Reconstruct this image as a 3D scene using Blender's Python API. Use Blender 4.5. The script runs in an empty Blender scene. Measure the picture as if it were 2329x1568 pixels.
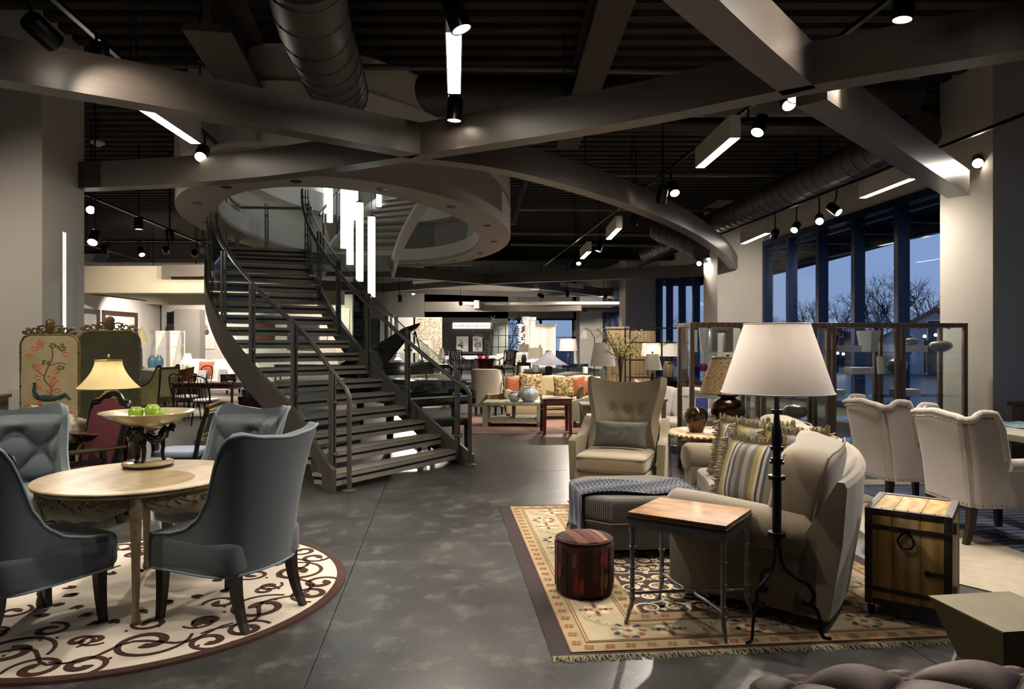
import bpy, bmesh, math, random
from math import pi, sin, cos, radians, sqrt, atan2
from mathutils import Vector, Matrix, noise
random.seed(7)
SC = bpy.context.scene
COL = SC.collection
# ------------------------------------------------------------------ camera, sky, exposure
CH = 1.56                      # camera height
FPX = 1600.0                   # focal length in pixels of the 2329 x 1568 frame
cam_d = bpy.data.cameras.new('camera'); cam = bpy.data.objects.new('camera', cam_d); COL.objects.link(cam)
cam_d.sensor_width = 36; cam_d.lens = 36*FPX/2329; cam_d.clip_end = 500; cam_d.clip_start = 0.05
cam.location = (0, 0, CH); cam.rotation_euler = (pi/2, 0, 0)
SC.camera = cam
SC.view_settings.view_transform = 'Standard'; SC.view_settings.look = 'None'
SC.view_settings.exposure = 0.66; SC.view_settings.gamma = 1.0
try: SC.view_settings.use_curve_mapping = False
except Exception: pass
W = bpy.data.worlds.new('dusk'); SC.world = W; W.use_nodes = True
nt = W.node_tree; nt.nodes.clear()
_o = nt.nodes.new('ShaderNodeOutputWorld'); _b = nt.nodes.new('ShaderNodeBackground')
_tc = nt.nodes.new('ShaderNodeTexCoord'); _sx = nt.nodes.new('ShaderNodeSeparateXYZ'); _cr = nt.nodes.new('ShaderNodeValToRGB')
nt.links.new(_tc.outputs['Generated'], _sx.inputs[0]); nt.links.new(_sx.outputs['Z'], _cr.inputs[0])
nt.links.new(_cr.outputs[0], _b.inputs[0]); nt.links.new(_b.outputs[0], _o.inputs[0])
_cr.color_ramp.elements[0].position = 0.0; _cr.color_ramp.elements[0].color = (0.165, 0.23, 0.36, 1)
_cr.color_ramp.elements[1].position = 0.45; _cr.color_ramp.elements[1].color = (0.13, 0.22, 0.47, 1)
_b.inputs[1].default_value = 1.08
# ------------------------------------------------------------------ helpers
A = math.atan(0.0997); CA, SA = cos(A), sin(A)      # the room's long axis is turned a little to the left of the view
def RM(x, y, z=0): return Vector((x*CA - y*SA, y*CA + x*SA, z))        # room frame -> world
def PX(u, v, Y): return Vector(((u-1164.5)/FPX*Y, Y, CH-(v-784)/FPX*Y))
def PZ(u, v, Z=0.0):
    Y = (CH-Z)*FPX/(v-784.0); return Vector(((u-1164.5)/FPX*Y, Y, Z))
def lin(c):
    if isinstance(c, str):
        c = [int(c[i:i+2], 16)/255 for i in (0, 2, 4)]
        c = [x/12.92 if x <= .04045 else ((x+.055)/1.055)**2.4 for x in c]
    return (c[0], c[1], c[2], 1)
MATS = {}
def mk(name, c1, c2=None, kind='noise', scale=6., rough=.6, metal=0., bump=0., bscale=None, amt=.5, spec=None, emit=None, estr=0., trans=0., ior=1.45, sheen=0., coat=0., stretch=None, ramp=None, alpha=None):
    """one procedural material; c1, c2 mixed by the pattern named in kind"""
    m = bpy.data.materials.new(name); m.use_nodes = True; t = m.node_tree; n = t.nodes
    b = n['Principled BSDF']; L = t.links.new
    b.inputs['Roughness'].default_value = rough; b.inputs['Metallic'].default_value = metal
    if spec is not None: b.inputs['Specular IOR Level'].default_value = spec
    if trans: b.inputs['Transmission Weight'].default_value = trans; b.inputs['IOR'].default_value = ior
    if sheen: b.inputs['Sheen Weight'].default_value = sheen
    if coat: b.inputs['Coat Weight'].default_value = coat; b.inputs['Coat Roughness'].default_value = .15
    if alpha is not None: b.inputs['Alpha'].default_value = alpha
    b.inputs['Base Color'].default_value = lin(c1)
    if emit is not None:
        b.inputs['Emission Color'].default_value = lin(emit); b.inputs['Emission Strength'].default_value = estr
    tc = n.new('ShaderNodeTexCoord'); mp = n.new('ShaderNodeMapping'); L(tc.outputs['Object'], mp.inputs[0])
    if stretch: mp.inputs['Scale'].default_value = stretch
    def tex(kind, scale):
        if kind == 'noise':
            x = n.new('ShaderNodeTexNoise'); x.inputs['Scale'].default_value = scale; x.inputs['Detail'].default_value = 6; x.inputs['Roughness'].default_value = .6; o = x.outputs[0]
        elif kind == 'fine':
            x = n.new('ShaderNodeTexNoise'); x.inputs['Scale'].default_value = scale; x.inputs['Detail'].default_value = 2; o = x.outputs[0]
        elif kind == 'voronoi':
            x = n.new('ShaderNodeTexVoronoi'); x.inputs['Scale'].default_value = scale; o = x.outputs[0]
        elif kind == 'cracks':
            x = n.new('ShaderNodeTexVoronoi'); x.feature = 'DISTANCE_TO_EDGE'; x.inputs['Scale'].default_value = scale; o = x.outputs[0]
        elif kind == 'wood':
            x = n.new('ShaderNodeTexWave'); x.inputs['Scale'].default_value = scale; x.inputs['Distortion'].default_value = 7; x.inputs['Detail'].default_value = 3; x.inputs['Detail Scale'].default_value = 1.2; o = x.outputs[0]
        elif kind == 'stripe':
            x = n.new('ShaderNodeTexWave'); x.inputs['Scale'].default_value = scale; x.inputs['Distortion'].default_value = 0; o = x.outputs[0]
        elif kind == 'rings':
            x = n.new('ShaderNodeTexWave'); x.wave_type = 'RINGS'; x.inputs['Scale'].default_value = scale; x.inputs['Distortion'].default_value = 3; o = x.outputs[0]
        elif kind == 'weave' or kind == 'check':
            x = n.new('ShaderNodeTexWave'); x.inputs['Scale'].default_value = scale
            y = n.new('ShaderNodeTexWave'); y.bands_direction = 'Z'; y.inputs['Scale'].default_value = scale
            z = n.new('ShaderNodeTexWave'); z.bands_direction = 'Y'; z.inputs['Scale'].default_value = scale
            for q in (x, y, z): L(mp.outputs[0], q.inputs[0])
            mm = n.new('ShaderNodeMath'); mm.operation = 'MULTIPLY'; L(x.outputs[1], mm.inputs[0]); L(y.outputs[1], mm.inputs[1])
            m2 = n.new('ShaderNodeMath'); m2.operation = 'ADD' if kind == 'weave' else 'MAXIMUM'; L(mm.outputs[0], m2.inputs[0]); 
            m3 = n.new('ShaderNodeMath'); m3.operation = 'MULTIPLY'; L(x.outputs[1], m3.inputs[0]); L(z.outputs[1], m3.inputs[1]); L(m3.outputs[0], m2.inputs[1])
            return m2.outputs[0]
        L(mp.outputs[0], x.inputs[0]); return o
    if c2 is not None:
        r = n.new('ShaderNodeValToRGB'); L(tex(kind, scale), r.inputs[0])
        lo, hi = (ramp if ramp else (.5-amt/2, .5+amt/2))
        r.color_ramp.elements[0].position = lo; r.color_ramp.elements[0].color = lin(c1)
        r.color_ramp.elements[1].position = hi; r.color_ramp.elements[1].color = lin(c2)
        L(r.outputs[0], b.inputs['Base Color'])
    if bump:
        bp = n.new('ShaderNodeBump'); bp.inputs['Strength'].default_value = bump; bp.inputs['Distance'].default_value = .01
        L(tex('noise' if kind in ('wood', 'stripe', 'rings') or c2 is None else kind, bscale or scale), bp.inputs['Height']); L(bp.outputs[0], b.inputs['Normal'])
    MATS[name] = m; return m
class MB:
    """collects shapes; ob() links them as ONE mesh object"""
    def __init__(s): s.v = []; s.f = []
    def add(s, vs, fs, M=None):
        n = len(s.v)
        s.v += [tuple(M @ Vector(v)) for v in vs] if M else [tuple(v) for v in vs]
        s.f += [tuple(i+n for i in f) for f in fs]; return s
    def bx(s, x0, x1, y0, y1, z0, z1, M=None):
        return s.add([(x0,y0,z0),(x1,y0,z0),(x1,y1,z0),(x0,y1,z0),(x0,y0,z1),(x1,y0,z1),(x1,y1,z1),(x0,y1,z1)],
                     [(0,3,2,1),(4,5,6,7),(0,1,5,4),(1,2,6,5),(2,3,7,6),(3,0,4,7)], M)
    def box(s, c, d, rz=0, M=None):
        T = Matrix.Translation(c) @ Matrix.Rotation(rz, 4, 'Z')
        if M: T = M @ T
        return s.bx(-d[0]/2, d[0]/2, -d[1]/2, d[1]/2, -d[2]/2, d[2]/2, T)
    def cyl(s, p0, p1, r0, r1=None, n=12):
        p0, p1 = Vector(p0), Vector(p1); r1 = r0 if r1 is None else r1
        d = (p1-p0).normalized(); a = d.orthogonal().normalized(); b = d.cross(a)
        vs = [p0+(a*cos(2*pi*i/n)+b*sin(2*pi*i/n))*r0 for i in range(n)]+[p1+(a*cos(2*pi*i/n)+b*sin(2*pi*i/n))*r1 for i in range(n)]
        fs = [(i, (i+1) % n, n+(i+1) % n, n+i) for i in range(n)]+[tuple(range(n))[::-1], tuple(range(n, 2*n))]
        return s.add(vs, fs)
    def lathe(s, prof, c=(0,0,0), n=24, sx=1., sy=1., M=None, fn=None):
        vs = []; fs = []; m = len(prof)
        for j, (r, z) in enumerate(prof):
            for i in range(n):
                a = 2*pi*i/n; k = fn(a, j/(m-1)) if fn else 1
                vs.append((c[0]+r*k*cos(a)*sx, c[1]+r*k*sin(a)*sy, c[2]+z))
        for j in range(m-1):
            for i in range(n): fs.append((j*n+i, j*n+(i+1) % n, (j+1)*n+(i+1) % n, (j+1)*n+i))
        if prof[0][0] > 1e-6: fs.append(tuple(range(n))[::-1])
        if prof[-1][0] > 1e-6: fs.append(tuple(range((m-1)*n, m*n)))
        return s.add(vs, fs, M)
    def tube(s, pts, r, n=8, closed=False, flat=None):
        pts = [Vector(p) for p in pts]; m = len(pts); R = r if isinstance(r, list) else [r]*m
        tg = []
        for i in range(m):
            a = pts[(i-1) % m] if (closed or i > 0) else pts[i]; b = pts[(i+1) % m] if (closed or i < m-1) else pts[i]
            t = (b-a); tg.append(t.normalized() if t.length > 1e-9 else Vector((0,0,1)))
        N = tg[0].orthogonal().normalized()
        if flat: N = Vector(flat)-tg[0]*tg[0].dot(Vector(flat)); N.normalize()
        vs = []
        for i in range(m):
            if flat: N = Vector(flat)
            N = (N-tg[i]*tg[i].dot(N)); N = N.normalized() if N.length > 1e-6 else tg[i].orthogonal().normalized()
            B = tg[i].cross(N); rr = R[i] if isinstance(R[i], (list, tuple)) else (R[i], R[i])
            for k in range(n):
                a = 2*pi*(k+.5)/n; vs.append(pts[i]+N*cos(a)*rr[0]+B*sin(a)*rr[1])
        fs = [(i*n+k, i*n+(k+1) % n, (i+1) % m*n+(k+1) % n, (i+1) % m*n+k) for i in range(m if closed else m-1) for k in range(n)]
        if not closed: fs += [tuple(range(n))[::-1], tuple(range((m-1)*n, m*n))]
        return s.add(vs, fs)
    def grid(s, nu, nv, fn, cu=False, cv=False, M=None):
        vs = [fn(i/(nu if cu else nu-1), j/(nv if cv else nv-1)) for j in range(nv) for i in range(nu)]
        fs = [(j*nu+i, j*nu+(i+1) % nu, (j+1) % nv*nu+(i+1) % nu, (j+1) % nv*nu+i) for j in range(nv if cv else nv-1) for i in range(nu if cu else nu-1)]
        return s.add(vs, fs, M)
    def sheet(s, nu, nv, fn, th):
        """a thick sheet: fn(u,v)->point, th thickness along the normal"""
        P = [[Vector(fn(i/(nu-1), j/(nv-1))) for i in range(nu)] for j in range(nv)]
        vs = []; back = []
        for j in range(nv):
            for i in range(nu):
                a = P[j][min(i+1, nu-1)]-P[j][max(i-1, 0)]; b = P[min(j+1, nv-1)][i]-P[max(j-1, 0)][i]
                nn = a.cross(b); nn = nn.normalized() if nn.length > 1e-9 else Vector((0,0,1))
                vs.append(P[j][i]); back.append(P[j][i]-nn*(th(i/(nu-1), j/(nv-1)) if callable(th) else th))
        q = nu*nv; fs = []
        for j in range(nv-1):
            for i in range(nu-1):
                a = (j*nu+i, j*nu+i+1, (j+1)*nu+i+1, (j+1)*nu+i); fs += [a, tuple(q+k for k in a[::-1])]
        for i in range(nu-1): fs += [(i+1, i, q+i, q+i+1), ((nv-1)*nu+i, (nv-1)*nu+i+1, q+(nv-1)*nu+i+1, q+(nv-1)*nu+i)]
        for j in range(nv-1): fs += [(j*nu, (j+1)*nu, q+(j+1)*nu, q+j*nu), ((j+1)*nu+nu-1, j*nu+nu-1, q+j*nu+nu-1, q+(j+1)*nu+nu-1)]
        return s.add(vs+back, fs)
    def sph(s, c, r, n=12, M=None):
        r = r if isinstance(r, (list, tuple)) else (r, r, r)
        pr = [(max(sin(pi*j/(n//2+2)), 0), -cos(pi*j/(n//2+2))) for j in range(n//2+3)]
        vs = []; fs = []
        m = len(pr)
        for (a, z) in pr:
            for i in range(n): vs.append((c[0]+a*cos(2*pi*i/n)*r[0], c[1]+a*sin(2*pi*i/n)*r[1], c[2]+z*r[2]))
        for j in range(m-1):
            for i in range(n): fs.append((j*n+i, j*n+(i+1) % n, (j+1)*n+(i+1) % n, (j+1)*n+i))
        return s.add(vs, fs, M)
    def prism(s, poly, z0, z1, M=None):
        n = len(poly)
        vs = [(p[0], p[1], z0) for p in poly]+[(p[0], p[1], z1) for p in poly]
        return s.add(vs, [tuple(range(n))[::-1], tuple(range(n, 2*n))]+[(i, (i+1) % n, n+(i+1) % n, n+i) for i in range(n)], M)
    def prismy(s, poly, y0, y1, M=None):           # poly in XZ, pushed along Y
        n = len(poly)
        vs = [(p[0], y0, p[1]) for p in poly]+[(p[0], y1, p[1]) for p in poly]
        return s.add(vs, [tuple(range(n)), tuple(range(n, 2*n))[::-1]]+[(i, n+i, n+(i+1) % n, (i+1) % n) for i in range(n)], M)
    def prismx(s, poly, x0, x1, M=None):           # poly in YZ, pushed along X
        n = len(poly)
        vs = [(x0, p[0], p[1]) for p in poly]+[(x1, p[0], p[1]) for p in poly]
        return s.add(vs, [tuple(range(n))[::-1], tuple(range(n, 2*n))]+[(i, (i+1) % n, n+(i+1) % n, n+i) for i in range(n)], M)
    def puff(s, w, d, h, e=.35, n=12, M=None, crown=0., pinch=0.):
        """soft box (cushion): superellipsoid of size w x d x h about the origin; crown bulges, pinch pulls the corners out"""
        def se(c, p): return math.copysign(abs(c)**p, c)
        vs = []; fs = []; nu = 4*n; nv = n+2
        for j in range(nv):
            ph = -pi/2+pi*j/(nv-1)
            for i in range(nu):
                th = 2*pi*i/nu
                x = se(cos(ph), e)*se(cos(th), e); y = se(cos(ph), e)*se(sin(th), e); z = se(sin(ph), e)
                k = 1+crown*(1-x*x)*(1-y*y)
                px, py = x, y
                if pinch: 
                    q = pinch*(abs(x*y)); px = x*(1-pinch+q*1.0+pinch*x*x*.0)+x*q*.6; py = y*(1-pinch+q)+y*q*.6
                    k *= (1-.75*abs(x)**2.2*1.)*(1-.0*y*y)*(1-.75*abs(y)**2.2)+.12
                vs.append((px*w/2, py*d/2, z*k*h/2))
        for j in range(nv-1):
            for i in range(nu): fs.append((j*nu+i, j*nu+(i+1) % nu, (j+1)*nu+(i+1) % nu, (j+1)*nu+i))
        return s.add(vs, fs, M)
    def ob(s, name, mat, par=None, smooth=38, bevel=0., seg=2, loc=None, rot=None, weld=True):
        me = bpy.data.meshes.new(name)
        me.from_pydata(s.v, [], s.f)
        bm = bmesh.new(); bm.from_mesh(me)
        if weld: bmesh.ops.remove_doubles(bm, verts=bm.verts, dist=1e-5)
        bmesh.ops.recalc_face_normals(bm, faces=bm.faces)
        if bevel: bmesh.ops.bevel(bm, geom=[e for e in bm.edges if len(e.link_faces) == 2 and e.calc_face_angle(0) > .5], offset=bevel, segments=seg, affect='EDGES', profile=.6, clamp_overlap=True)
        bm.to_mesh(me); bm.free()
        if smooth:
            me.polygons.foreach_set('use_smooth', [True]*len(me.polygons)); me.set_sharp_from_angle(angle=radians(smooth))
        me.materials.append(MATS[mat] if isinstance(mat, str) else mat)
        o = bpy.data.objects.new(name, me); COL.objects.link(o)
        if par: o.parent = par
        if loc is not None: o.location = loc
        if rot is not None: o.rotation_euler = rot
        return o
def tag(o, label=None, cat=None, group=None, kind=None):
    if label: o['label'] = label
    if cat: o['category'] = cat
    if group: o['group'] = group
    if kind: o['kind'] = kind
    return o
def thing(name, loc, rz, label, cat, group=None, kind=None):
    o = bpy.data.objects.new(name, None); COL.objects.link(o); o.empty_display_size = .1
    o.location = loc; o.rotation_euler = (0, 0, rz); return tag(o, label, cat, group, kind)
def kids(o): return [c for c in bpy.data.objects if c.parent == o]
def dup(o, loc=None, rz=None, label=None, group=None, par=None, scale=None):
    c = o.copy(); COL.objects.link(c)
    if par is not None: c.parent = par
    if loc is not None: c.location = loc
    if rz is not None: c.rotation_euler = (o.rotation_euler[0], o.rotation_euler[1], rz)
    if label: c['label'] = label
    if group: c['group'] = group
    if scale: c.scale = (scale,)*3 if not isinstance(scale, tuple) else scale
    for k in list(o.children): dup(k, par=c)
    return c
def share(o, par, loc=None, rot=None, scale=None, name=None):
    c = o.copy(); COL.objects.link(c); c.parent = par
    if loc is not None: c.location = loc
    if rot is not None: c.rotation_euler = rot
    if scale is not None: c.scale = scale
    return c
def lerp(a, b, t): return a+(b-a)*t
def sm(t): t = max(0, min(1, t)); return t*t*(3-2*t)
def spline(P, k=6, closed=False):
    P = [Vector(p) for p in P]; n = len(P); out = []
    for i in range(n if closed else n-1):
        g = lambda j: P[j % n] if closed else P[max(0, min(n-1, j))]
        a, b, c, d = g(i-1), g(i), g(i+1), g(i+2)
        for q in range(k):
            t = q/k; out.append(.5*((2*b)+(c-a)*t+(2*a-5*b+4*c-d)*t*t+(3*b-a-3*c+d)*t**3))
    if not closed: out.append(P[-1])
    return out
GAIN = 1.7
def lamp(par, loc, power, col=(1,.9,.78), kind='POINT', size=.05, rot=None, angle=60, blend=.5):
    l = bpy.data.lights.new('bulb', kind); l.energy = power*GAIN; l.color = col
    if kind == 'SPOT': l.spot_size = radians(angle); l.spot_blend = blend
    if kind in ('SPOT', 'POINT'): l.shadow_soft_size = size
    o = bpy.data.objects.new('bulb', l); COL.objects.link(o); o.parent = par; o.location = loc
    if rot is not None: o.rotation_euler = rot
    return o
# ------------------------------------------------------------------ materials
_m = mk('concrete', '2c2c2c', '4a4947', scale=1.3, amt=.5, rough=.3, bump=.05, bscale=30, spec=.4)
_n = _m.node_tree.nodes; _l = _m.node_tree.links.new; _bs = _n['Principled BSDF']; _src = _bs.inputs['Base Color'].links[0].from_socket
_t2 = _n.new('ShaderNodeTexCoord'); _sp = _n.new('ShaderNodeTexNoise'); _sp.inputs['Scale'].default_value = 95; _sp.inputs['Detail'].default_value = 3; _l(_t2.outputs['Object'], _sp.inputs[0])
_bl = _n.new('ShaderNodeTexNoise'); _bl.inputs['Scale'].default_value = 4.5; _bl.inputs['Detail'].default_value = 8; _bl.inputs['Roughness'].default_value = .75; _l(_t2.outputs['Object'], _bl.inputs[0])
_r1 = _n.new('ShaderNodeValToRGB'); _r1.color_ramp.elements[0].position = .62; _r1.color_ramp.elements[1].position = .72; _l(_sp.outputs[0], _r1.inputs[0])
_r2 = _n.new('ShaderNodeValToRGB'); _r2.color_ramp.elements[0].position = .52; _r2.color_ramp.elements[1].position = .75; _l(_bl.outputs[0], _r2.inputs[0])
_mx = _n.new('ShaderNodeMath'); _mx.operation = 'MULTIPLY_ADD'; _l(_r1.outputs[0], _mx.inputs[0]); _mx.inputs[1].default_value = .5; _l(_r2.outputs[0], _mx.inputs[2])
_cl = _n.new('ShaderNodeMath'); _cl.operation = 'MULTIPLY'; _cl.inputs[1].default_value = .85; _cl.use_clamp = True; _l(_mx.outputs[0], _cl.inputs[0])
_mc = _n.new('ShaderNodeMix'); _mc.data_type = 'RGBA'; _l(_cl.outputs[0], _mc.inputs[0]); _l(_src, _mc.inputs[6]); _mc.inputs[7].default_value = lin('77746f'); _l(_mc.outputs[2], _bs.inputs['Base Color'])
mk('deck', '24211d', '342e28', scale=8, rough=.95, bump=.5, bscale=45)
mk('fireproof', '4a443d', '5c554c', scale=30, rough=1, bump=.9, bscale=60)
mk('beam', '4d4640', '574f48', scale=3, rough=.38, stretch=(1,1,8), bump=.03, bscale=60)
mk('duct', '4a4742', '55514b', scale=4, rough=.5, metal=.3)
mk('pipe', '56524d', '605b55', scale=4, rough=.6)
mk('wallpaint', 'c4beb4', 'cac4ba', scale=2, rough=.8)
mk('walllight', 'd6d1c9', 'dcd7cf', scale=2, rough=.85)
mk('wallgrey', '8a857f', '908b84', scale=2, rough=.85)
mk('walldark', '45433f', '4c4a46', scale=2, rough=.8)
mk('soffit', 'a29b91', 'a8a197', scale=2, rough=.75)
mk('creamconc', 'b3a78f', 'bdb199', scale=2.5, rough=.85, bump=.05)
mk('winframe', '1a2a48', '1e3052', scale=5, rough=.35, metal=.3)
mk('black', '0b0b0c', '121213', scale=20, rough=.35)
mk('blackgloss', '08080a', '0d0d0f', scale=4, rough=.06, spec=.6)
mk('lamphead', '0d0d0e', '151516', scale=10, rough=.3, metal=.5)
mk('whitegrey', 'c9c6c0', 'd2cfc9', scale=4, rough=.5)
mk('steel', '77746e', '838079', scale=8, rough=.28, metal=.9)
mk('stairpaint', '4b4741', '524d47', scale=5, rough=.38)
mk('tread', '8c857b', '978f85', scale=5, rough=.5, stretch=(1,1,1))
mk('emit_lin', 'ffffff', emit='fff4e2', estr=30.)
mk('emit_bulb', 'ffffff', emit='fff0dc', estr=14.)
mk('emit_tube', 'f6f8f6', emit='eef6f4', estr=1.7)
def glass(name, tint=(.9,.96,.95), gloss=.08, rough=.0):
    m = bpy.data.materials.new(name); m.use_nodes = True; t = m.node_tree; n = t.nodes; n.clear()
    o = n.new('ShaderNodeOutputMaterial'); a = n.new('ShaderNodeBsdfTransparent'); b = n.new('ShaderNodeBsdfGlossy'); mx = n.new('ShaderNodeMixShader')
    a.inputs[0].default_value = (*tint, 1); b.inputs['Roughness'].default_value = rough
    g = n.new('ShaderNodeNewGeometry'); dt = n.new('ShaderNodeVectorMath'); dt.operation = 'DOT_PRODUCT'; t.links.new(g.outputs['Normal'], dt.inputs[0]); t.links.new(g.outputs['Incoming'], dt.inputs[1])
    def mth(op, i, v, first=False):
        q = n.new('ShaderNodeMath'); q.operation = op; q.use_clamp = op == 'ADD'
        if first: q.inputs[0].default_value = v; t.links.new(i, q.inputs[1])
        else: t.links.new(i, q.inputs[0]); q.inputs[1].default_value = v
        return q.outputs[0]
    x = mth('ABSOLUTE', dt.outputs['Value'], 0); x = mth('SUBTRACT', x, 1., True); x = mth('POWER', x, 5.); x = mth('MULTIPLY', x, .7); f = mth('ADD', x, gloss/2)
    t.links.new(f, mx.inputs[0]); t.links.new(a.outputs[0], mx.inputs[1]); t.links.new(b.outputs[0], mx.inputs[2]); t.links.new(mx.outputs[0], o.inputs[0])
    MATS[name] = m; return m
glass('glass'); glass('winglass', (.93,.95,.97), .04); glass('caseglass', (.96,.985,.985), .04); glass('purpleglass', (.55,.12,.3), .06); glass('blueglass', (.3,.35,.75), .06)
# ================================================================== the setting
D = 6.8                 # window wall, distance from the camera in the room frame
ZB, BH = 3.42, .31      # underside and height of the hanging beams
ZD = 5.2                # underside of the steel deck
# ---- floor: slabs between saw-cut joints
flo = thing('floor', (0,0,0), 0, 'dark grey polished concrete floor with fine saw-cut joints', None, kind='structure')
base = MB(); base.bx(-22, 22, -8, 50, -.3, -.012); base.ob('floor_bed', 'black', flo)
ROT = Matrix.Rotation(A, 4, 'Z')
xs = [-15.6, -9.6, -6.6, -3.6, -.62, 2.4, 5.4, 8.2]; ys = [-4, 2.2, 8.6, 15, 21.5, 28, 42]
for i in range(len(xs)-1):
    for j in range(len(ys)-1):
        m = MB(); m.bx(xs[i]+.003, xs[i+1]-.003, ys[j]+.003, ys[j+1]-.003, -.05, 0, ROT); m.ob('slab', 'concrete', flo, smooth=0)
# ---- stair opening in the ceiling (ellipse)
EC = Vector((-2.78, 13.3)); EO = (2.75, 4.85); EI = (2.15, 4.2); ZS = 3.6
def ell(a, r, k=1.): return Vector((EC.x+r[0]*k*cos(a), EC.y+r[1]*k*sin(a)))
# ---- ceiling: deck with ribs, hole over the stair
cei = thing('ceiling', (0,0,0), 0, 'dark corrugated steel deck ceiling high above the showroom', None, kind='structure')
m = MB(); N = 48
ring = [ell(2*pi*i/N, EO, 1.0) for i in range(N)]
def outer(i):
    a = 2*pi*i/N; c, s_ = cos(a), sin(a); k = min(17/abs(c) if abs(c) > 1e-6 else 1e9, 28.7/abs(s_) if abs(s_) > 1e-6 else 1e9)
    return Vector((EC.x+c*k, EC.y+s_*k))
vs = [(p.x, p.y, ZD+.1) for p in ring]+[(outer(i).x, outer(i).y, ZD+.1) for i in range(N)]
fs = [(i, (i+1) % N, N+(i+1) % N, N+i) for i in range(N)]
for (cx, cy) in ((14, 42), (-20, 42), (-20, -15.4), (14, -15.4)): pass
m.add(vs, fs); m.bx(-21, 12, -9, -6, ZD+.1, ZD+.2); m.bx(-21, 12, 38, 45, ZD+.1, ZD+.2); m.ob('deck_sheet', 'deck', cei, smooth=0)
unit = MB(); unit.prismx([(-.075,-.08), (.075,-.08), (.11,.1), (-.11,.1)], 0, 1)
u0 = unit.ob('deck_rib', 'deck', cei, smooth=0); first = True
y = 3.2
while y < 27:
    segs = [(-15., 9.)]
    t = (y-EC.y)/EO[1]
    if abs(t) < 1:
        h = EO[0]*sqrt(1-t*t); segs = [(-15., EC.x-h), (EC.x+h, 9.)]
    for (a, b) in segs:
        r = u0 if first else share(u0, cei); first = False
        r.location = (a, y, ZD); r.scale = (b-a, 1, 1)
    y += .3
# ---- sprayed steel joists and girders under the deck
def girder(p, q, w, h, z, mat, label, name='roof_girder'):
    p, q = Vector(p), Vector(q); d = (q-p); a = atan2(d.y, d.x); c = (p+q)/2
    m = MB(); L = d.length/2
    m.prismx([(-w/2,0), (w/2,0), (w/2,.05), (.04,.09), (.04,h-.06), (w/2,h-.03), (w/2,h), (-w/2,h), (-w/2,h-.03), (-.04,h-.06), (-.04,.09), (-w/2,.05)], -L, L)
    o = m.ob(name, mat, smooth=0, loc=(c.x, c.y, z), rot=(0,0,a)); return tag(o, label, None, kind='structure')
girder(PX(470,0,6.6).xy, PX(620,190,10.2).xy, .45, .62, 4.5, 'fireproof', 'rough sprayed roof girder above the left curved beam')
girder((1.0,5), (.9,11.5), .35, .4, 4.75, 'fireproof', 'rough sprayed roof girder above the middle of the room')
girder((-14,24.5), (9,24.5), .4, .6, 4.5, 'deck', 'dark roof girder across the far ceiling')
girder((-4,9.9), (8,10.6), .4, .45, 4.72, 'deck', 'dark roof girder behind the round ducts')
# ---- ducts and pipes
def spiral(name, P, r, label, mat='duct'):
    P = spline(P, 5); t = thing(name, P[0], 0, label, 'duct')
    P = [p-Vector(t.location) for p in P]
    m = MB(); m.tube(P, r, 24); m.ob('duct_wall', mat, t)
    Lg = sum((P[i+1]-P[i]).length for i in range(len(P)-1)); k = max(2, int(Lg/.28)); sm_ = MB(); acc = 0; nxt = .1
    for i in range(len(P)-1):
        d = P[i+1]-P[i]; l = d.length
        while nxt < acc+l:
            c = P[i]+d*((nxt-acc)/l); dd = d.normalized()*.012
            sm_.cyl(c-dd, c+dd, r*1.025, n=24); nxt += .28
        acc += l
    sm_.ob('seam', mat, t); return t
spiral('spiral_duct', [PX(690,-60,5.9), PX(715,60,6.5), PX(750,150,7.4), PX(775,215,8.6)], .33, 'thick grey spiral duct running down from the top left edge')
spiral('spiral_duct', [PX(790,215,9.4), PX(1000,218,9.5), PX(1300,222,9.6), PX(1800,219,9.7), PX(2080,216,9.75)], .27, 'dark horizontal spiral duct above the long beam')
wd = [RM(D-.55, 8.6, 4.35), RM(D-.55, 12, 4.35), RM(D-.55, 18, 4.35), RM(D-.55, 21, 4.35)]
spiral('spiral_duct', wd, .26, 'round duct running along the top of the window wall')
spiral('spiral_duct', [PX(1500,520,17), PX(1560,545,16.2), PX(1600,565,15.8)], .3, 'short round duct elbow hanging behind the curved beam')
def pipe(P, r, label, mat='pipe', name='sprinkler_pipe'):
    m = MB(); c = Vector(P[0]); m.tube([Vector(p)-c for p in P], r, 8); return tag(m.ob(name, mat, loc=c), label, 'pipe')
pipe([PX(320,148,8.4), PX(830,152,8.6), PX(1300,158,8.8), PX(1800,172,8.9), PX(2090,175,8.95)], .035, 'long thin sprinkler pipe crossing the whole upper ceiling')
pipe([PX(1340,398,13), PX(1700,398,13), PX(1905,396,13), PX(1912,388,13), PX(1912,370,13)], .04, 'sprinkler pipe with an elbow below the right deck')
pipe([PX(1150,475,16), PX(1500,478,16), PX(1730,478,16)], .04, 'sprinkler pipe behind the downswept right beam')
pipe([PX(1160,530,19), PX(1400,533,19), PX(1560,535,19)], .05, 'upper of two far sprinkler pipes beside the stair soffit')
pipe([PX(1160,556,19), PX(1400,558,19), PX(1560,560,19)], .04, 'lower of two far sprinkler pipes beside the stair soffit')
pipe([PX(1165,510,15), PX(1178,460,15), PX(1198,400,15), PX(1205,440-45,14.2)], .07, 'slanted grey conduit rising beside the oval stair soffit')
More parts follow.
